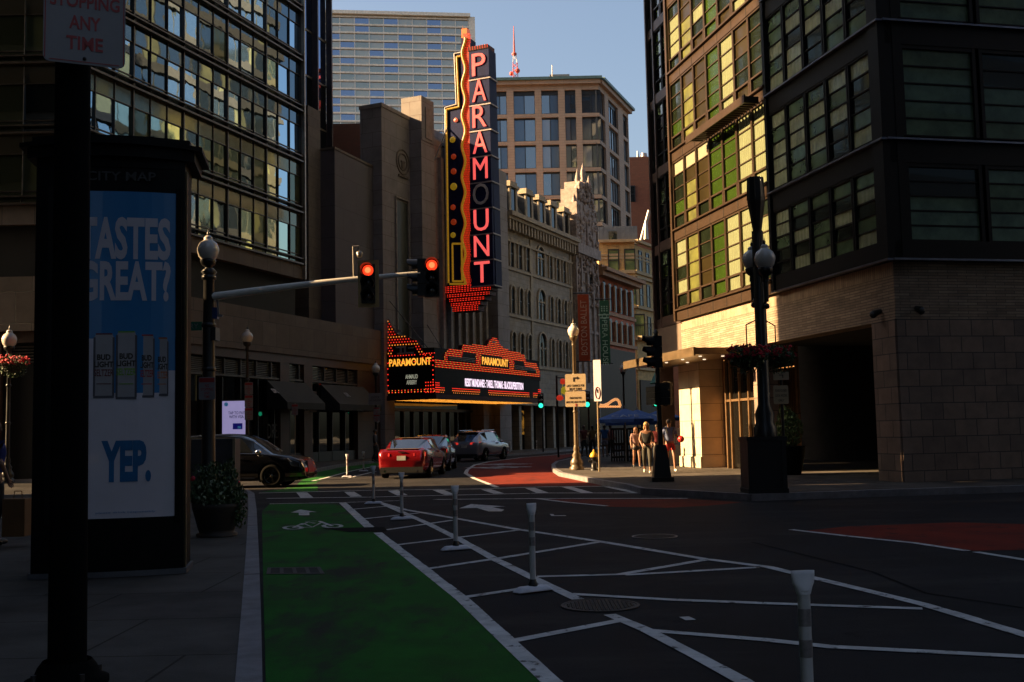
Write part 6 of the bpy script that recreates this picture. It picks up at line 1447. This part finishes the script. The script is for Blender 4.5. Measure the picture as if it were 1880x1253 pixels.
# ================================================================== CARS
tyre = mat('tyre', (.008, .008, .008), .9, spec=.05); rim_m = mat('rim', (.35, .33, .30), .25, metal=1); rim_d = mat('rim_dark', (.14, .13, .11), .25, metal=1); car_glass = mat('car_glass', (.01, .012, .015), .04, spec=1, coat=1)
lamp_r = mat('tail_lamp', (.35, .01, .01), .15, coat=1, emit=(1, .05, .03), es=.6); lamp_w = mat('head_lamp', (.5, .5, .48), .1, coat=1); plate_m = mat('number_plate', (.55, .55, .5), .4); trim_b = mat('car_trim', (.012, .012, .012), .5); chrome = mat('chrome', (.6, .6, .6), .12, metal=1)
def car(name, label, pos, yaw, paint, L, W, H, prof, glass_side, wheel_r=.34, wb=(.8, 3.65), suv=False, front=False):
    """prof: stations (x, z_hood_or_belt, z_roof or None, width factor); x runs from the tail (0) to the nose (L)"""
    root = thing(name, label, 'car'); gc = .20 if not suv else .24
    V, rows = [], []
    for (x, zb, zr, wf) in prof:
        w = W / 2 * wf; r = zr if zr else zb + .015
        tz = (r - zb)
        cab = zr is not None
        ring = [(w * .80, gc + .02), (w * .95, gc + .10), (w * .99, .48), (w, zb * .74), (w * .975, zb * .93), (w * .93, zb),
                (w * (.90 if cab else .80), zb + tz * .12), (w * (.745 if cab else .62), zb + tz * .86), (w * (.66 if cab else .45), zb + tz * .965), (w * .35, r - (.004 if cab else 0)), (0, r + .004)]
        rows.append([(x, y, z) for y, z in ring])
    nr = len(rows[0]); body = MB(); glz = MB(); vs = [p for r in rows for p in r]; vs2 = [(x, -y, z) for x, y, z in vs]
    bf, gf = [], []
    for i in range(len(prof) - 1):
        a_cab, b_cab = prof[i][2] is not None, prof[i + 1][2] is not None
        for j in range(nr - 1):
            f = (i * nr + j, (i + 1) * nr + j, (i + 1) * nr + j + 1, i * nr + j + 1)
            is_g = (a_cab and b_cab and j == 6 and i in glass_side) or ((a_cab != b_cab) and j in (8, 9)) or ((a_cab != b_cab) and j == 7 and not suv)
            (gf if is_g else bf).append(f)
    # ends
    ends = [tuple(range(0, nr)), tuple((len(prof) - 1) * nr + k for k in reversed(range(nr)))]
    N = len(vs); allv = vs + vs2
    def both(fs): return fs + [tuple(N + k for k in reversed(f)) for f in fs]
    me_b = MB(); me_b.add(allv, both(bf) + both([]), True)
    for e in ends:
        k = len(e); me_b.add([allv[q] for q in e] + [allv[q + N] for q in e], [(a, a + 1, k + a + 1, k + a) for a in range(k - 1)], True)
    me_g = MB(); me_g.add(allv, both(gf), False)
    bo = me_b.build('body', paint, root)
    bm = bmesh.new(); bm.from_mesh(bo.data); bmesh.ops.remove_doubles(bm, verts=bm.verts[:], dist=.002); bmesh.ops.delete(bm, geom=[v for v in bm.verts if not v.link_faces], context='VERTS'); bmesh.ops.recalc_face_normals(bm, faces=bm.faces[:])
    # wheel openings: drop body faces whose middle lies in the arch, after a fine cut
    es = [e for e in bm.edges if all(v.co.z < .95 for v in e.verts)]
    bmesh.ops.subdivide_edges(bm, edges=es, cuts=3, use_grid_fill=True)
    kill = [f for f in bm.faces if abs(f.calc_center_median().y) > W * .36 and any(math.hypot(f.calc_center_median().x - wx, f.calc_center_median().z - wheel_r) < wheel_r * 1.12 for wx in wb)]
    bmesh.ops.delete(bm, geom=kill, context='FACES')
    for v in bm.verts:      # round the cut edge
        for wx in wb:
            d = math.hypot(v.co.x - wx, v.co.z - wheel_r)
            if v.is_boundary and d < wheel_r * 1.35 and d > .01 and abs(v.co.y) > W * .3 and v.co.z > .2: k = wheel_r * 1.15 / d; v.co.x = wx + (v.co.x - wx) * k; v.co.z = wheel_r + (v.co.z - wheel_r) * k
    for f in bm.faces: f.smooth = True
    bm.to_mesh(bo.data); bm.free()
    go = me_g.build('windows', car_glass, root)
    bmg = bmesh.new(); bmg.from_mesh(go.data); bmesh.ops.delete(bmg, geom=[v for v in bmg.verts if not v.link_faces], context='VERTS'); bmg.to_mesh(go.data); bmg.free()
    m = MB()
    for wx in wb: m.box(wx - wheel_r * 1.12, wx + wheel_r * 1.12, -W * .43, W * .43, .18, wheel_r * 2.1)
    m.box(.25, L - .25, -W * .42, W * .42, gc - .02, gc + .12); m.build('wheel_wells', trim_b, root)
    for wx in wb:
        for sy in (-1, 1):
            ax = Matrix.Rotation(-sy * math.pi / 2, 3, 'X'); c = (wx, sy * (W / 2 - .13), wheel_r)
            m = MB(); r = wheel_r; m.lathe([(r * .62, .11), (r * .72, .13), (r * .93, .12), (r, .07), (r, -.09), (r * .6, -.09)], c, 28, True, ax); wh = m.build('wheel', tyre, root)
            m = MB(); m.lathe([(r * .64, .10), (r * .60, .12), (r * .58, .02), (r * .58, -.05)], c, 28, True, ax)
            for k in range(10):
                a = 2 * math.pi * (k // 2) / 5 + (.11 if k % 2 else -.11); R_ = Matrix.Rotation(a, 3, 'Z'); q = []
                for zz_ in (.07, .10):
                    for px_, py_ in ((r * .12, -.018), (r * .6, -.016), (r * .6, .016), (r * .12, .018)): q.append(Vector(c) + ax @ (R_ @ Vector((px_, py_, zz_ + (.012 if px_ < .1 else 0)))))
                m.hexa(q)
            m.lathe([(r * .16, .06), (r * .16, .115), (.001, .12)], c, 12, True, ax); m.build('rim', rim_d if suv else rim_m, wh)
            m = MB(); m.lathe([(r * .57, .0), (.001, .0)], c, 20, False, ax); m.build('brake_shadow', trim_b, wh)
    return root
def finish(root, pos, yaw): root.location = pos; root.rotation_euler = (0, 0, yaw)
def kb_(m, x0, x1, y0, y1, z0, z1): m.box(x0, x1, y0, y1, z0, z1)
# red sedan ---------------------------------------------------------
red_car = mat('red_car_paint', (.20, .004, .007), .22, metal=.35, var=.05, coat=1)
S = [(0.0, .66, None, .80), (.06, .98, None, .90), (.35, 1.06, None, .96), (.75, 1.06, None, .985), (1.45, 1.02, 1.40, 1.0), (2.05, .98, 1.46, 1.0), (2.75, .95, 1.46, 1.0), (2.95, .95, 1.44, 1.0), (3.75, .94, None, .98), (4.3, .84, None, .95), (4.65, .72, None, .86), (4.75, .55, None, .74)]
def rear_kit(root, W, x, zl, zp, suvk=False, lw=.42):
    for sy in (-1, 1):
        m = MB(); y0, y1 = sy * W * .46, sy * (W * .46 - lw)
        m.hexa([(x + .10, y0, zl - .07), (x - .02, y1, zl - .05), (x + .12, y1, zl - .05), (x + .30, y0 * 1.005, zl - .07), (x + .12, y0, zl + .08), (x + .0, y1, zl + .05), (x + .12, y1, zl + .05), (x + .34, y0 * 1.005, zl + .08)]); m.build('tail_light', lamp_r, root)
    m = MB(); m.box(x - .035, x + .02, -.16, .16, zp - .08, zp + .08); m.build('number_plate', plate_m, root)
    m = MB(); m.box(x - .05, x + .2, -W * .42, W * .42, .22, .42); m.build('lower_valance', trim_b, root)
    m = MB()
    for sy in (-1, 1): m.tube((x - .05, sy * W * .32, .27), (x + .1, sy * W * .32, .27), .045, n=10)
    m.build('exhausts', chrome, root)
red = car('parked_car', 'shiny red sedan seen from behind, waiting at the crosswalk', None, 0, red_car, 4.75, 1.86, 1.46, S, (4, 5, 6), .335, (1.0, 3.78))
rear_kit(red, 1.86, .03, .86, .74)
m = MB(); m.box(.14, .30, -.6, .6, 1.065, 1.08); m.box(1.5, 2.4, -.38, .38, 1.452, 1.468); m.build('roof_glass_panel', mat('roof_cream', (.4, .3, .2), .3, coat=1), red)
m = MB(); m.box(.02, .05, -.12, .12, .955, .98); m.build('badge', chrome, red)
for sy in (-1, 1): m = MB(); m.ball((3.05, sy * 1.0, 1.0), .11, 8, (.8, 1, .7)); m.build('mirror', red_car, red)
c = P(737, 878, 39.3); finish(red, (c.x, 39.3, 0), math.radians(84))
# dark car ahead of the red one
dk_car = mat('dark_blue_car_paint', (.012, .014, .03), .2, metal=.3, coat=1)
blu = car('parked_car', 'dark car waiting just ahead of the red sedan, mostly hidden', None, 0, dk_car, 4.75, 1.86, 1.5, [(a, b, (c_ + .08 if c_ else None), d) for a, b, c_, d in S], (4, 5, 6), .335, (1.0, 3.78))
rear_kit(blu, 1.86, .03, .86, .74); c = P(783, 860, 45.8); finish(blu, (c.x, 45.8, 0), math.radians(88))
# grey SUV -----------------------------------------------------------
gr_car = mat('silver_car_paint', (.34, .34, .40), .25, metal=.45, var=.05, coat=1)
S2 = [(0.0, .70, None, .84), (.05, 1.0, None, .93), (.12, 1.10, None, .955), (.62, 1.10, 1.60, .99), (1.3, 1.08, 1.69, 1.0), (2.2, 1.05, 1.70, 1.0), (2.9, 1.03, 1.66, 1.0), (3.65, 1.02, None, .985), (4.25, .95, None, .96), (4.6, .80, None, .88), (4.68, .6, None, .76)]
suv = car('parked_car', 'silver grey crossover driving away under the theatre marquee', None, 0, gr_car, 4.68, 1.9, 1.7, S2, (3, 4, 5), .37, (.9, 3.6), True)
rear_kit(suv, 1.9, .03, 1.0, .84, True, .5); 
m = MB(); m.box(.50, .72, -.62, .62, 1.60, 1.63); m.build('roof_spoiler', gr_car, suv)
for sy in (-1, 1): m = MB(); m.tube((.9, sy * .68, 1.72), (2.7, sy * .68, 1.73), .02, n=6); m.build('roof_rail', chrome, suv); m = MB(); m.ball((2.95, sy * 1.02, 1.08), .12, 8, (.8, 1, .7)); m.build('mirror', gr_car, suv)
c = P(852, 846, 60.5); finish(suv, (c.x, 60.5, 0), math.radians(68))
# black SUV from the left --------------------------------------------
bk_car = mat('black_car_paint', (.004, .004, .005), .12, metal=.2, var=.05, coat=1)
S3 = [(0.0, .75, None, .84), (.06, 1.05, None, .93), (.14, 1.12, None, .955), (.7, 1.12, 1.62, .99), (1.4, 1.10, 1.72, 1.0), (2.3, 1.08, 1.73, 1.0), (2.75, 1.06, 1.69, 1.0), (3.2, 1.05, 1.50, 1.0), (3.75, 1.05, None, .985), (4.35, .98, None, .97), (4.72, .84, None, .92), (4.83, .62, None, .84), (4.86, .42, None, .80)]
bk = car('parked_car', 'black luxury crossover nosing out of the side street at the left', None, 0, bk_car, 4.86, 1.9, 1.73, S3, (3, 4, 5, 6), .375, (.95, 3.80), True)
for sy in (-1, 1):
    m = MB(); m.hexa([(4.42, sy * .93, .80), (4.82, sy * .60, .78), (4.70, sy * .58, .80), (4.40, sy * .88, .80), (4.30, sy * .93, .93), (4.70, sy * .60, .88), (4.6, sy * .58, .88), (4.3, sy * .88, .92)]); m.build('headlight', lamp_w, bk)
    m = MB(); m.ball((3.42, sy * 1.04, 1.13), .13, 8, (.8, 1, .7)); m.build('mirror', chrome if sy < 0 else bk_car, bk)
    m = MB(); m.box(1.45, 3.3, sy * .955 - .01, sy * .955 + .01, .30, .34); m.path([(.75, sy * .86, 1.12), (2.3, sy * .955 * .93, 1.09), (3.55, sy * .89, 1.07)], .014, 5); m.path([(.75, sy * .69, 1.60), (1.4, sy * .705, 1.68), (2.3, sy * .71, 1.69), (2.75, sy * .71, 1.65), (3.2, sy * .75, 1.46), (3.68, sy * .86, 1.12)], .014, 5); m.build('chrome_strip', chrome, bk)
m = MB(); m.hexa([(4.80, -.42, .45), (4.87, -.42, .45), (4.87, .42, .45), (4.80, .42, .45), (4.70, -.30, .82), (4.81, -.30, .82), (4.81, .30, .82), (4.70, .30, .82)]); m.build('grille', mat('grille', (.05, .045, .04), .3, metal=.8), bk)
m = MB(); 
for x in (1.62, 2.75): m.box(x, x + .18, -.965, -.945, .93, .955)
m.build('door_handles', chrome, bk)
nose = P(571, 880, 35.2); finish(bk, (nose.x - 4.86, 35.6, 0), math.radians(-3))
# ================================================================== PEOPLE
def skin_mesh(name, pts, edges, rad, mt, parent, root_i=0, levels=2):
    """a body or garment grown over a skeleton; baked to a plain mesh"""
    me = bpy.data.meshes.new(name); me.from_pydata([tuple(p) for p in pts], edges, []); o = bpy.data.objects.new(name, me); COL.objects.link(o)
    o.modifiers.new('s', 'SKIN'); md = o.modifiers.new('u', 'SUBSURF'); md.levels = levels; md.render_levels = levels
    for i, r in enumerate(rad):
        r = r if isinstance(r, tuple) else (r, r); me.skin_vertices[0].data[i].radius = r
    me.skin_vertices[0].data[root_i].use_root = True
    bpy.context.view_layer.update(); ev = o.evaluated_get(bpy.context.evaluated_depsgraph_get()); m2 = bpy.data.meshes.new_from_object(ev)
    bpy.data.objects.remove(o); bpy.data.meshes.remove(me)
    m2.name = name; m2.materials.clear(); m2.materials.append(mt)
    for p in m2.polygons: p.use_smooth = True; p.material_index = 0
    o = bpy.data.objects.new(name, m2); COL.objects.link(o); o.parent = parent; return o
skin_t = mat('skin', (.24, .115, .065), .5, var=.1); hair_b = mat('hair_blond', (.36, .21, .06), .5, var=.3, vscale=20); hair_d = mat('hair_dark', (.03, .018, .01), .5, var=.3, vscale=20); shoe_w = mat('shoe_white', (.6, .57, .5), .5); shoe_d = mat('shoe_dark', (.02, .02, .02), .5)
def person(label, pos, face, H, J, top, bottom, hair, shoes, sleeve=0.3, leg=1.0, extras=None, long_hair=False, group=None):
    """J: joints as (x, y, z) in a 1.75 m figure facing -y; face turns it about z"""
    t = thing('person', label, 'person', group=group); k = H / 1.75
    j = {a: Vector(b) * k for a, b in J.items()}
    names = ['pelvis', 'waist', 'chest', 'neck0', 'neck', 'head', 'crown', 'shL', 'elL', 'wrL', 'shR', 'elR', 'wrR', 'hipL', 'knL', 'anL', 'toL', 'hipR', 'knR', 'anR', 'toR']
    base = dict(pelvis=(0, 0, .95), waist=(0, .0, 1.12), chest=(0, 0, 1.32), neck0=(0, .01, 1.46), neck=(0, .0, 1.53), head=(0, -.01, 1.63), crown=(0, 0, 1.70), shL=(.17, 0, 1.42), shR=(-.17, 0, 1.42), hipL=(.09, 0, .90), hipR=(-.09, 0, .90))
    for a, b in base.items():
        if a not in j: j[a] = Vector(b) * k
    rad = dict(pelvis=(.145, .10), waist=(.115, .085), chest=(.15, .10), neck0=(.06, .055), neck=.05, head=(.073, .088), crown=(.055, .065), shL=.055, elL=.038, wrL=.026, shR=.055, elR=.038, wrR=.026, hipL=.085, knL=.055, anL=.036, toL=.035, hipR=.085, knR=.055, anR=.036, toR=.035)
    ed = [('pelvis', 'waist'), ('waist', 'chest'), ('chest', 'neck0'), ('neck0', 'neck'), ('neck', 'head'), ('head', 'crown'), ('chest', 'shL'), ('shL', 'elL'), ('elL', 'wrL'), ('chest', 'shR'), ('shR', 'elR'), ('elR', 'wrR'), ('pelvis', 'hipL'), ('hipL', 'knL'), ('knL', 'anL'), ('anL', 'toL'), ('pelvis', 'hipR'), ('hipR', 'knR'), ('knR', 'anR'), ('anR', 'toR')]
    pts = [j[n] for n in names]; R = [tuple(q * k for q in (rad[n] if isinstance(rad[n], tuple) else (rad[n], rad[n]))) for n in names]; E = [(names.index(a), names.index(b)) for a, b in ed]
    for s in 'LR':                      # palm, five fingers
        w_ = j['wr' + s]; d = (w_ - j['el' + s]).normalized(); sd_ = Vector((0, -1, 0)); sd_ = (sd_ - d * sd_.dot(d)).normalized(); nn = d.cross(sd_)
        pi_ = len(pts); pts.append(w_ + d * .055 * k); R.append((.034 * k, .018 * k)); E.append((names.index('wr' + s), pi_))
        for q, ln in ((-.027, .060), (-.010, .075), (.010, .070), (.026, .052)):
            a = len(pts); pts += [w_ + d * .085 * k + sd_ * q * k, w_ + d * (.085 + ln * .55) * k + sd_ * q * 1.1 * k + nn * .01 * k, w_ + d * (.085 + ln * .9) * k + sd_ * q * 1.1 * k + nn * .03 * k]; R += [(.0095 * k,) * 2, (.0085 * k,) * 2, (.007 * k,) * 2]; E += [(pi_, a), (a, a + 1), (a + 1, a + 2)]
        a = len(pts); pts += [w_ + d * .05 * k + sd_ * .042 * k, w_ + d * .085 * k + sd_ * .056 * k]; R += [(.011 * k,) * 2, (.008 * k,) * 2]; E += [(pi_, a), (a, a + 1)]
    skin_mesh('body', pts, E, R, skin_t, t)
    # face
    hc = j['head']; m = MB(); m.prism([hc + Vector(q) * k for q in ((-.010, -.088, -.02), (.010, -.088, -.02), (.004, -.088, .02), (-.004, -.088, .02))], (0, -.018 * k, 0)); m.ball(hc + Vector((.078, 0, 0)) * k, .018 * k, 6, (.5, 1, 1.4)); m.ball(hc + Vector((-.078, 0, 0)) * k, .018 * k, 6, (.5, 1, 1.4)); m.build('nose_and_ears', skin_t, t)
    m = MB()
    for s in (-1, 1): m.ball(hc + Vector((s * .03, -.080, .018)) * k, .011 * k, 6, (1.3, .5, .7))
    m.build('eyes', shoe_d, t); m = MB(); m.ball(hc + Vector((0, -.083, -.045)) * k, .018 * k, 6, (1.2, .35, .3)); m.build('mouth', mat('lips', (.30, .08, .06), .5), t)
    m = MB(); m.ball(hc + Vector((0, .022, .035)) * k, .098 * k, 14, (.95, 1.05, 1.0)); 
    if long_hair: m.ball(hc + Vector((.03, .06, -.09)) * k, .075 * k, 10, (1.1, .7, 1.6)); m.ball(hc + Vector((-.075, .0, -.08)) * k, .035 * k, 8, (.8, 1, 2.4)); m.ball(hc + Vector((.075, .0, -.08)) * k, .035 * k, 8, (.8, 1, 2.4))
    m.build('hair', hair, t)
    def lerp(a, b, f): return j[a].lerp(j[b], f)
    P_, E_, R_ = [j['pelvis'] + Vector((0, 0, .02)) * k, j['waist'], j['chest'], j['neck0'] - Vector((0, 0, .02)) * k], [(0, 1), (1, 2), (2, 3)], [(.175 * k, .13 * k), (.155 * k, .118 * k), (.185 * k, .135 * k), (.09 * k, .08 * k)]
    for s in 'LR':
        a = len(P_); P_.append(j['sh' + s]); R_.append((.080 * k if sleeve else .06 * k,) * 2); E_.append((2, a))
        if sleeve:
            f = min(sleeve, 1); P_.append(lerp('sh' + s, 'el' + s, f)); R_.append(((.072 - .01 * f) * k,) * 2); E_.append((a, a + 1))
            if sleeve > 1: P_.append(lerp('el' + s, 'wr' + s, sleeve - 1)); R_.append((.036 * k,) * 2); E_.append((a + 1, a + 2))
    skin_mesh('shirt', P_, E_, R_, top, t)
    P_, E_, R_ = [j['pelvis'] + Vector((0, 0, .04)) * k, j['pelvis'] - Vector((0, 0, .03)) * k], [(0, 1)], [(.170 * k, .125 * k), (.175 * k, .13 * k)]
    for s in 'LR':
        a = len(P_); P_.append(j['hip' + s]); R_.append((.11 * k,) * 2); E_.append((1, a))
        f = min(leg * 2, 1); P_.append(lerp('hip' + s, 'kn' + s, f)); R_.append(((.10 if leg < .5 else .068) * k,) * 2); E_.append((a, a + 1))
        if leg > .5: P_.append(lerp('kn' + s, 'an' + s, (leg - .5) * 2)); R_.append((.047 * k,) * 2); E_.append((a + 1, a + 2))
    skin_mesh('shorts' if leg < .5 else 'trousers', P_, E_, R_, bottom, t)
    for s in 'LR':
        m = MB(); a, b = j['an' + s], j['to' + s]; d = (b - a); c = a.lerp(b, .45) - Vector((0, 0, .02)) * k
        yaw_ = math.atan2(d.y, d.x); pit = math.atan2(d.z, math.hypot(d.x, d.y)); Rm = Matrix.Rotation(yaw_, 3, 'Z') @ Matrix.Rotation(-pit - .25, 3, 'Y')
        vs = MB(); vs.ball((0, 0, 0), 1, 12); m.add([c + Rm @ Vector((v.x * .135, v.y * .048, max(v.z, -.7) * .05)) * k for v in vs.v], vs.f, True); m.build('shoe', shoes, t)
    if extras: extras(t, j, k)
    t.location = pos; t.rotation_euler = (0, 0, face); return t
def walk(step=.28, armL=None, armR=None, lean=0, **kw):
    d = dict(knL=(.10, -step * .75, .50), anL=(.10, -step, .09), toL=(.10, -step - .17, .04), knR=(-.10, -step * .05, .48), anR=(-.10, step * .9, .15), toR=(-.10, step * .9 - .13, .05),
             elL=armL and armL[0] or (.24, .08, 1.16), wrL=armL and armL[1] or (.25, -.06, .94), elR=armR and armR[0] or (-.24, -.02, 1.16), wrR=armR and armR[1] or (-.25, -.16, .95))
    d.update(kw); return d
pw = G(1189, 869, .15)
def sung(t, j, k):
    m = MB()
    for s in (-1, 1): m.ball(j['head'] + Vector((s * .033, -.088, .02)) * k, .026 * k, 8, (1.2, .4, .8))
    m.box(j['head'].x - .07 * k, j['head'].x + .07 * k, j['head'].y - .09 * k, j['head'].y - .085 * k, j['head'].z + .02 * k, j['head'].z + .03 * k); m.build('sunglasses', shoe_d, t)
    m = MB(); m.ball(j['wrL'] + Vector((0, -.06, -.02)), .05, 8, (1, .4, 1.4)); m.build('phone', shoe_d, t)
person('blond woman in sunglasses, black sleeveless top and olive cropped trousers walking towards us', (pw.x, pw.y, .15), -.15, 1.68, walk(.26, armL=((.25, .05, 1.17), (.20, -.12, .97)), armR=((-.24, -.05, 1.15), (-.14, -.20, .93))),
       mat('top_black', (.006, .006, .006), .7), mat('trouser_olive', (.03, .028, .018), .8), hair_b, shoe_w, sleeve=0, leg=.88, extras=sung, long_hair=True, group='people walking on the sunlit pavement')
p2 = G(1169, 859, .15)
person('girl in pale pink shirt and black shorts walking behind the blond woman', (p2.x, p2.y, .15), .1, 1.52, walk(.18), mat('shirt_pink', (.26, .14, .12), .8), mat('shorts_black', (.012, .012, .014), .7), mat('hair_brown', (.16, .07, .03), .5), shoe_d, sleeve=.7, leg=.22, long_hair=True, group='people walking on the sunlit pavement')
p3 = G(1208, 860, .15)
person('dark haired person in maroon vest over white sleeves, just left of the black post', (p3.x, p3.y, .15), 0, 1.62, walk(.2), mat('vest_maroon', (.16, .02, .025), .8), mat('trouser_dark', (.03, .028, .025), .8), hair_d, shoe_w, sleeve=.45, leg=1, group='people walking on the sunlit pavement')
p4 = G(1231, 866, .15)
def strap(t, j, k):
    m = MB(); m.path([j['shL'] + Vector((-.03, -.08, .06)) * k, j['chest'] + Vector((.09, -.14, -.03)) * k, j['waist'] + Vector((.12, -.09, 0)) * k], .02, 6); m.path([j['shR'] + Vector((.03, -.08, .06)) * k, j['chest'] + Vector((-.09, -.14, -.03)) * k], .02, 6); m.ball(j['chest'] + Vector((0, .17, 0)) * k, .18 * k, 10, (.9, .5, 1.3)); m.build('backpack', shoe_d, t)
    m = MB(); m.ball(j['wrL'] + Vector((.02, -.06, -.02)), .115, 12, jit=.02); m.build('red_ball', mat('ball_red', (.6, .02, .015), .4), t)
person('man in pale blue shirt and red shorts with black backpack, holding a red ball', (p4.x, p4.y, .15), .12, 1.76, walk(.24, armL=((.27, .06, 1.18), (.33, -.12, 1.10)), armR=((-.25, .0, 1.16), (-.26, -.1, .95))), mat('shirt_blue', (.12, .15, .27), .8), mat('shorts_red', (.42, .03, .025), .8), hair_d, shoe_w, sleeve=.8, leg=.28, extras=strap, group='people walking on the sunlit pavement')
# strollers in the shaded street
for i, (u, v, Y, top, bot, hr, lab, leg) in enumerate([(1111, 838, 58, mat('bag_blue', (.03, .12, .3), .7), mat('shorts_grey', (.28, .26, .3), .8), hair_d, 'distant person in blue top and pale grey shorts right of the white sign post', .3),
        (1073, 840, 60, mat('top_maroon', (.14, .03, .03), .7), mat('bottom_dark', (.02, .02, .02), .8), hair_d, 'distant person in dark red top standing right of the sunlit lamp', 1),
        (1089, 838, 62, mat('top_ochre', (.2, .12, .03), .7), mat('bottom_dark', (.02, .02, .02), .8), hair_d, 'distant person in ochre top behind the hydrant', 1),
        (1122, 838, 60, mat('top_pinkish', (.35, .12, .12), .7), mat('bottom_dark', (.02, .02, .02), .8), hair_d, 'distant person in pinkish top beside the patio fence', 1)]):
    c = P(u, v, Y); person(lab, (c.x, Y, .15), (3.1 if i % 2 == 0 else .3), 1.72, walk(.15), top, bot, hr, shoe_d, sleeve=.4, leg=leg, group='distant strollers on the shaded pavement')
c = G(692, 846, .15); person('dim pedestrian in dark clothes on the far pavement left of the red car', (P(689, 840, 58).x, 58, .15), 1.5, 1.72, walk(.15), mat('top_grey', (.06, .05, .05), .7), mat('bottom_dark', (.02, .02, .02), .8), hair_d, shoe_d, sleeve=1.6, leg=1)
# figure cut off by the left edge, with a brown paper bag
c = G(-14, 1004, .15)
person('person in royal blue shirt cut off by the left picture edge', (c.x, c.y, .15), 2.6, 1.76, walk(.1, armL=((-.20, .02, 1.16), (-.24, -.05, .95)), armR=((.24, .02, 1.16), (.27, -.04, .92))), mat('shirt_royal', (.02, .04, .22), .8), mat('bottom_dark', (.02, .02, .02), .8), hair_d, shoe_d, sleeve=.9, leg=1)
a = P(8, 950, c.y - .1); b = P(50, 950, c.y - .1); t = thing('paper_bag', 'big brown paper bag at the left picture edge beside the blue shirted person', 'bag', ((a.x + b.x) / 2, c.y, P(30, 983, c.y).z))
z0, z1 = P(30, 984, c.y).z, P(30, 915, c.y).z; m = MB(); m.box(a.x, b.x, c.y - .18, c.y + .1, z0, z1); m.build('bag_body', mat('kraft_paper', (.20, .10, .035), .8, var=.2), t, bevel=.01)
m = MB(); x = (a.x + b.x) / 2; m.path([(x - .06, c.y - .04, z1), (x - .05, c.y - .04, z1 + .1), (x + .05, c.y - .04, z1 + .1), (x + .06, c.y - .04, z1)], .006, 5); m.build('handle', mat('kraft_paper', (.20, .10, .035), .8), t)
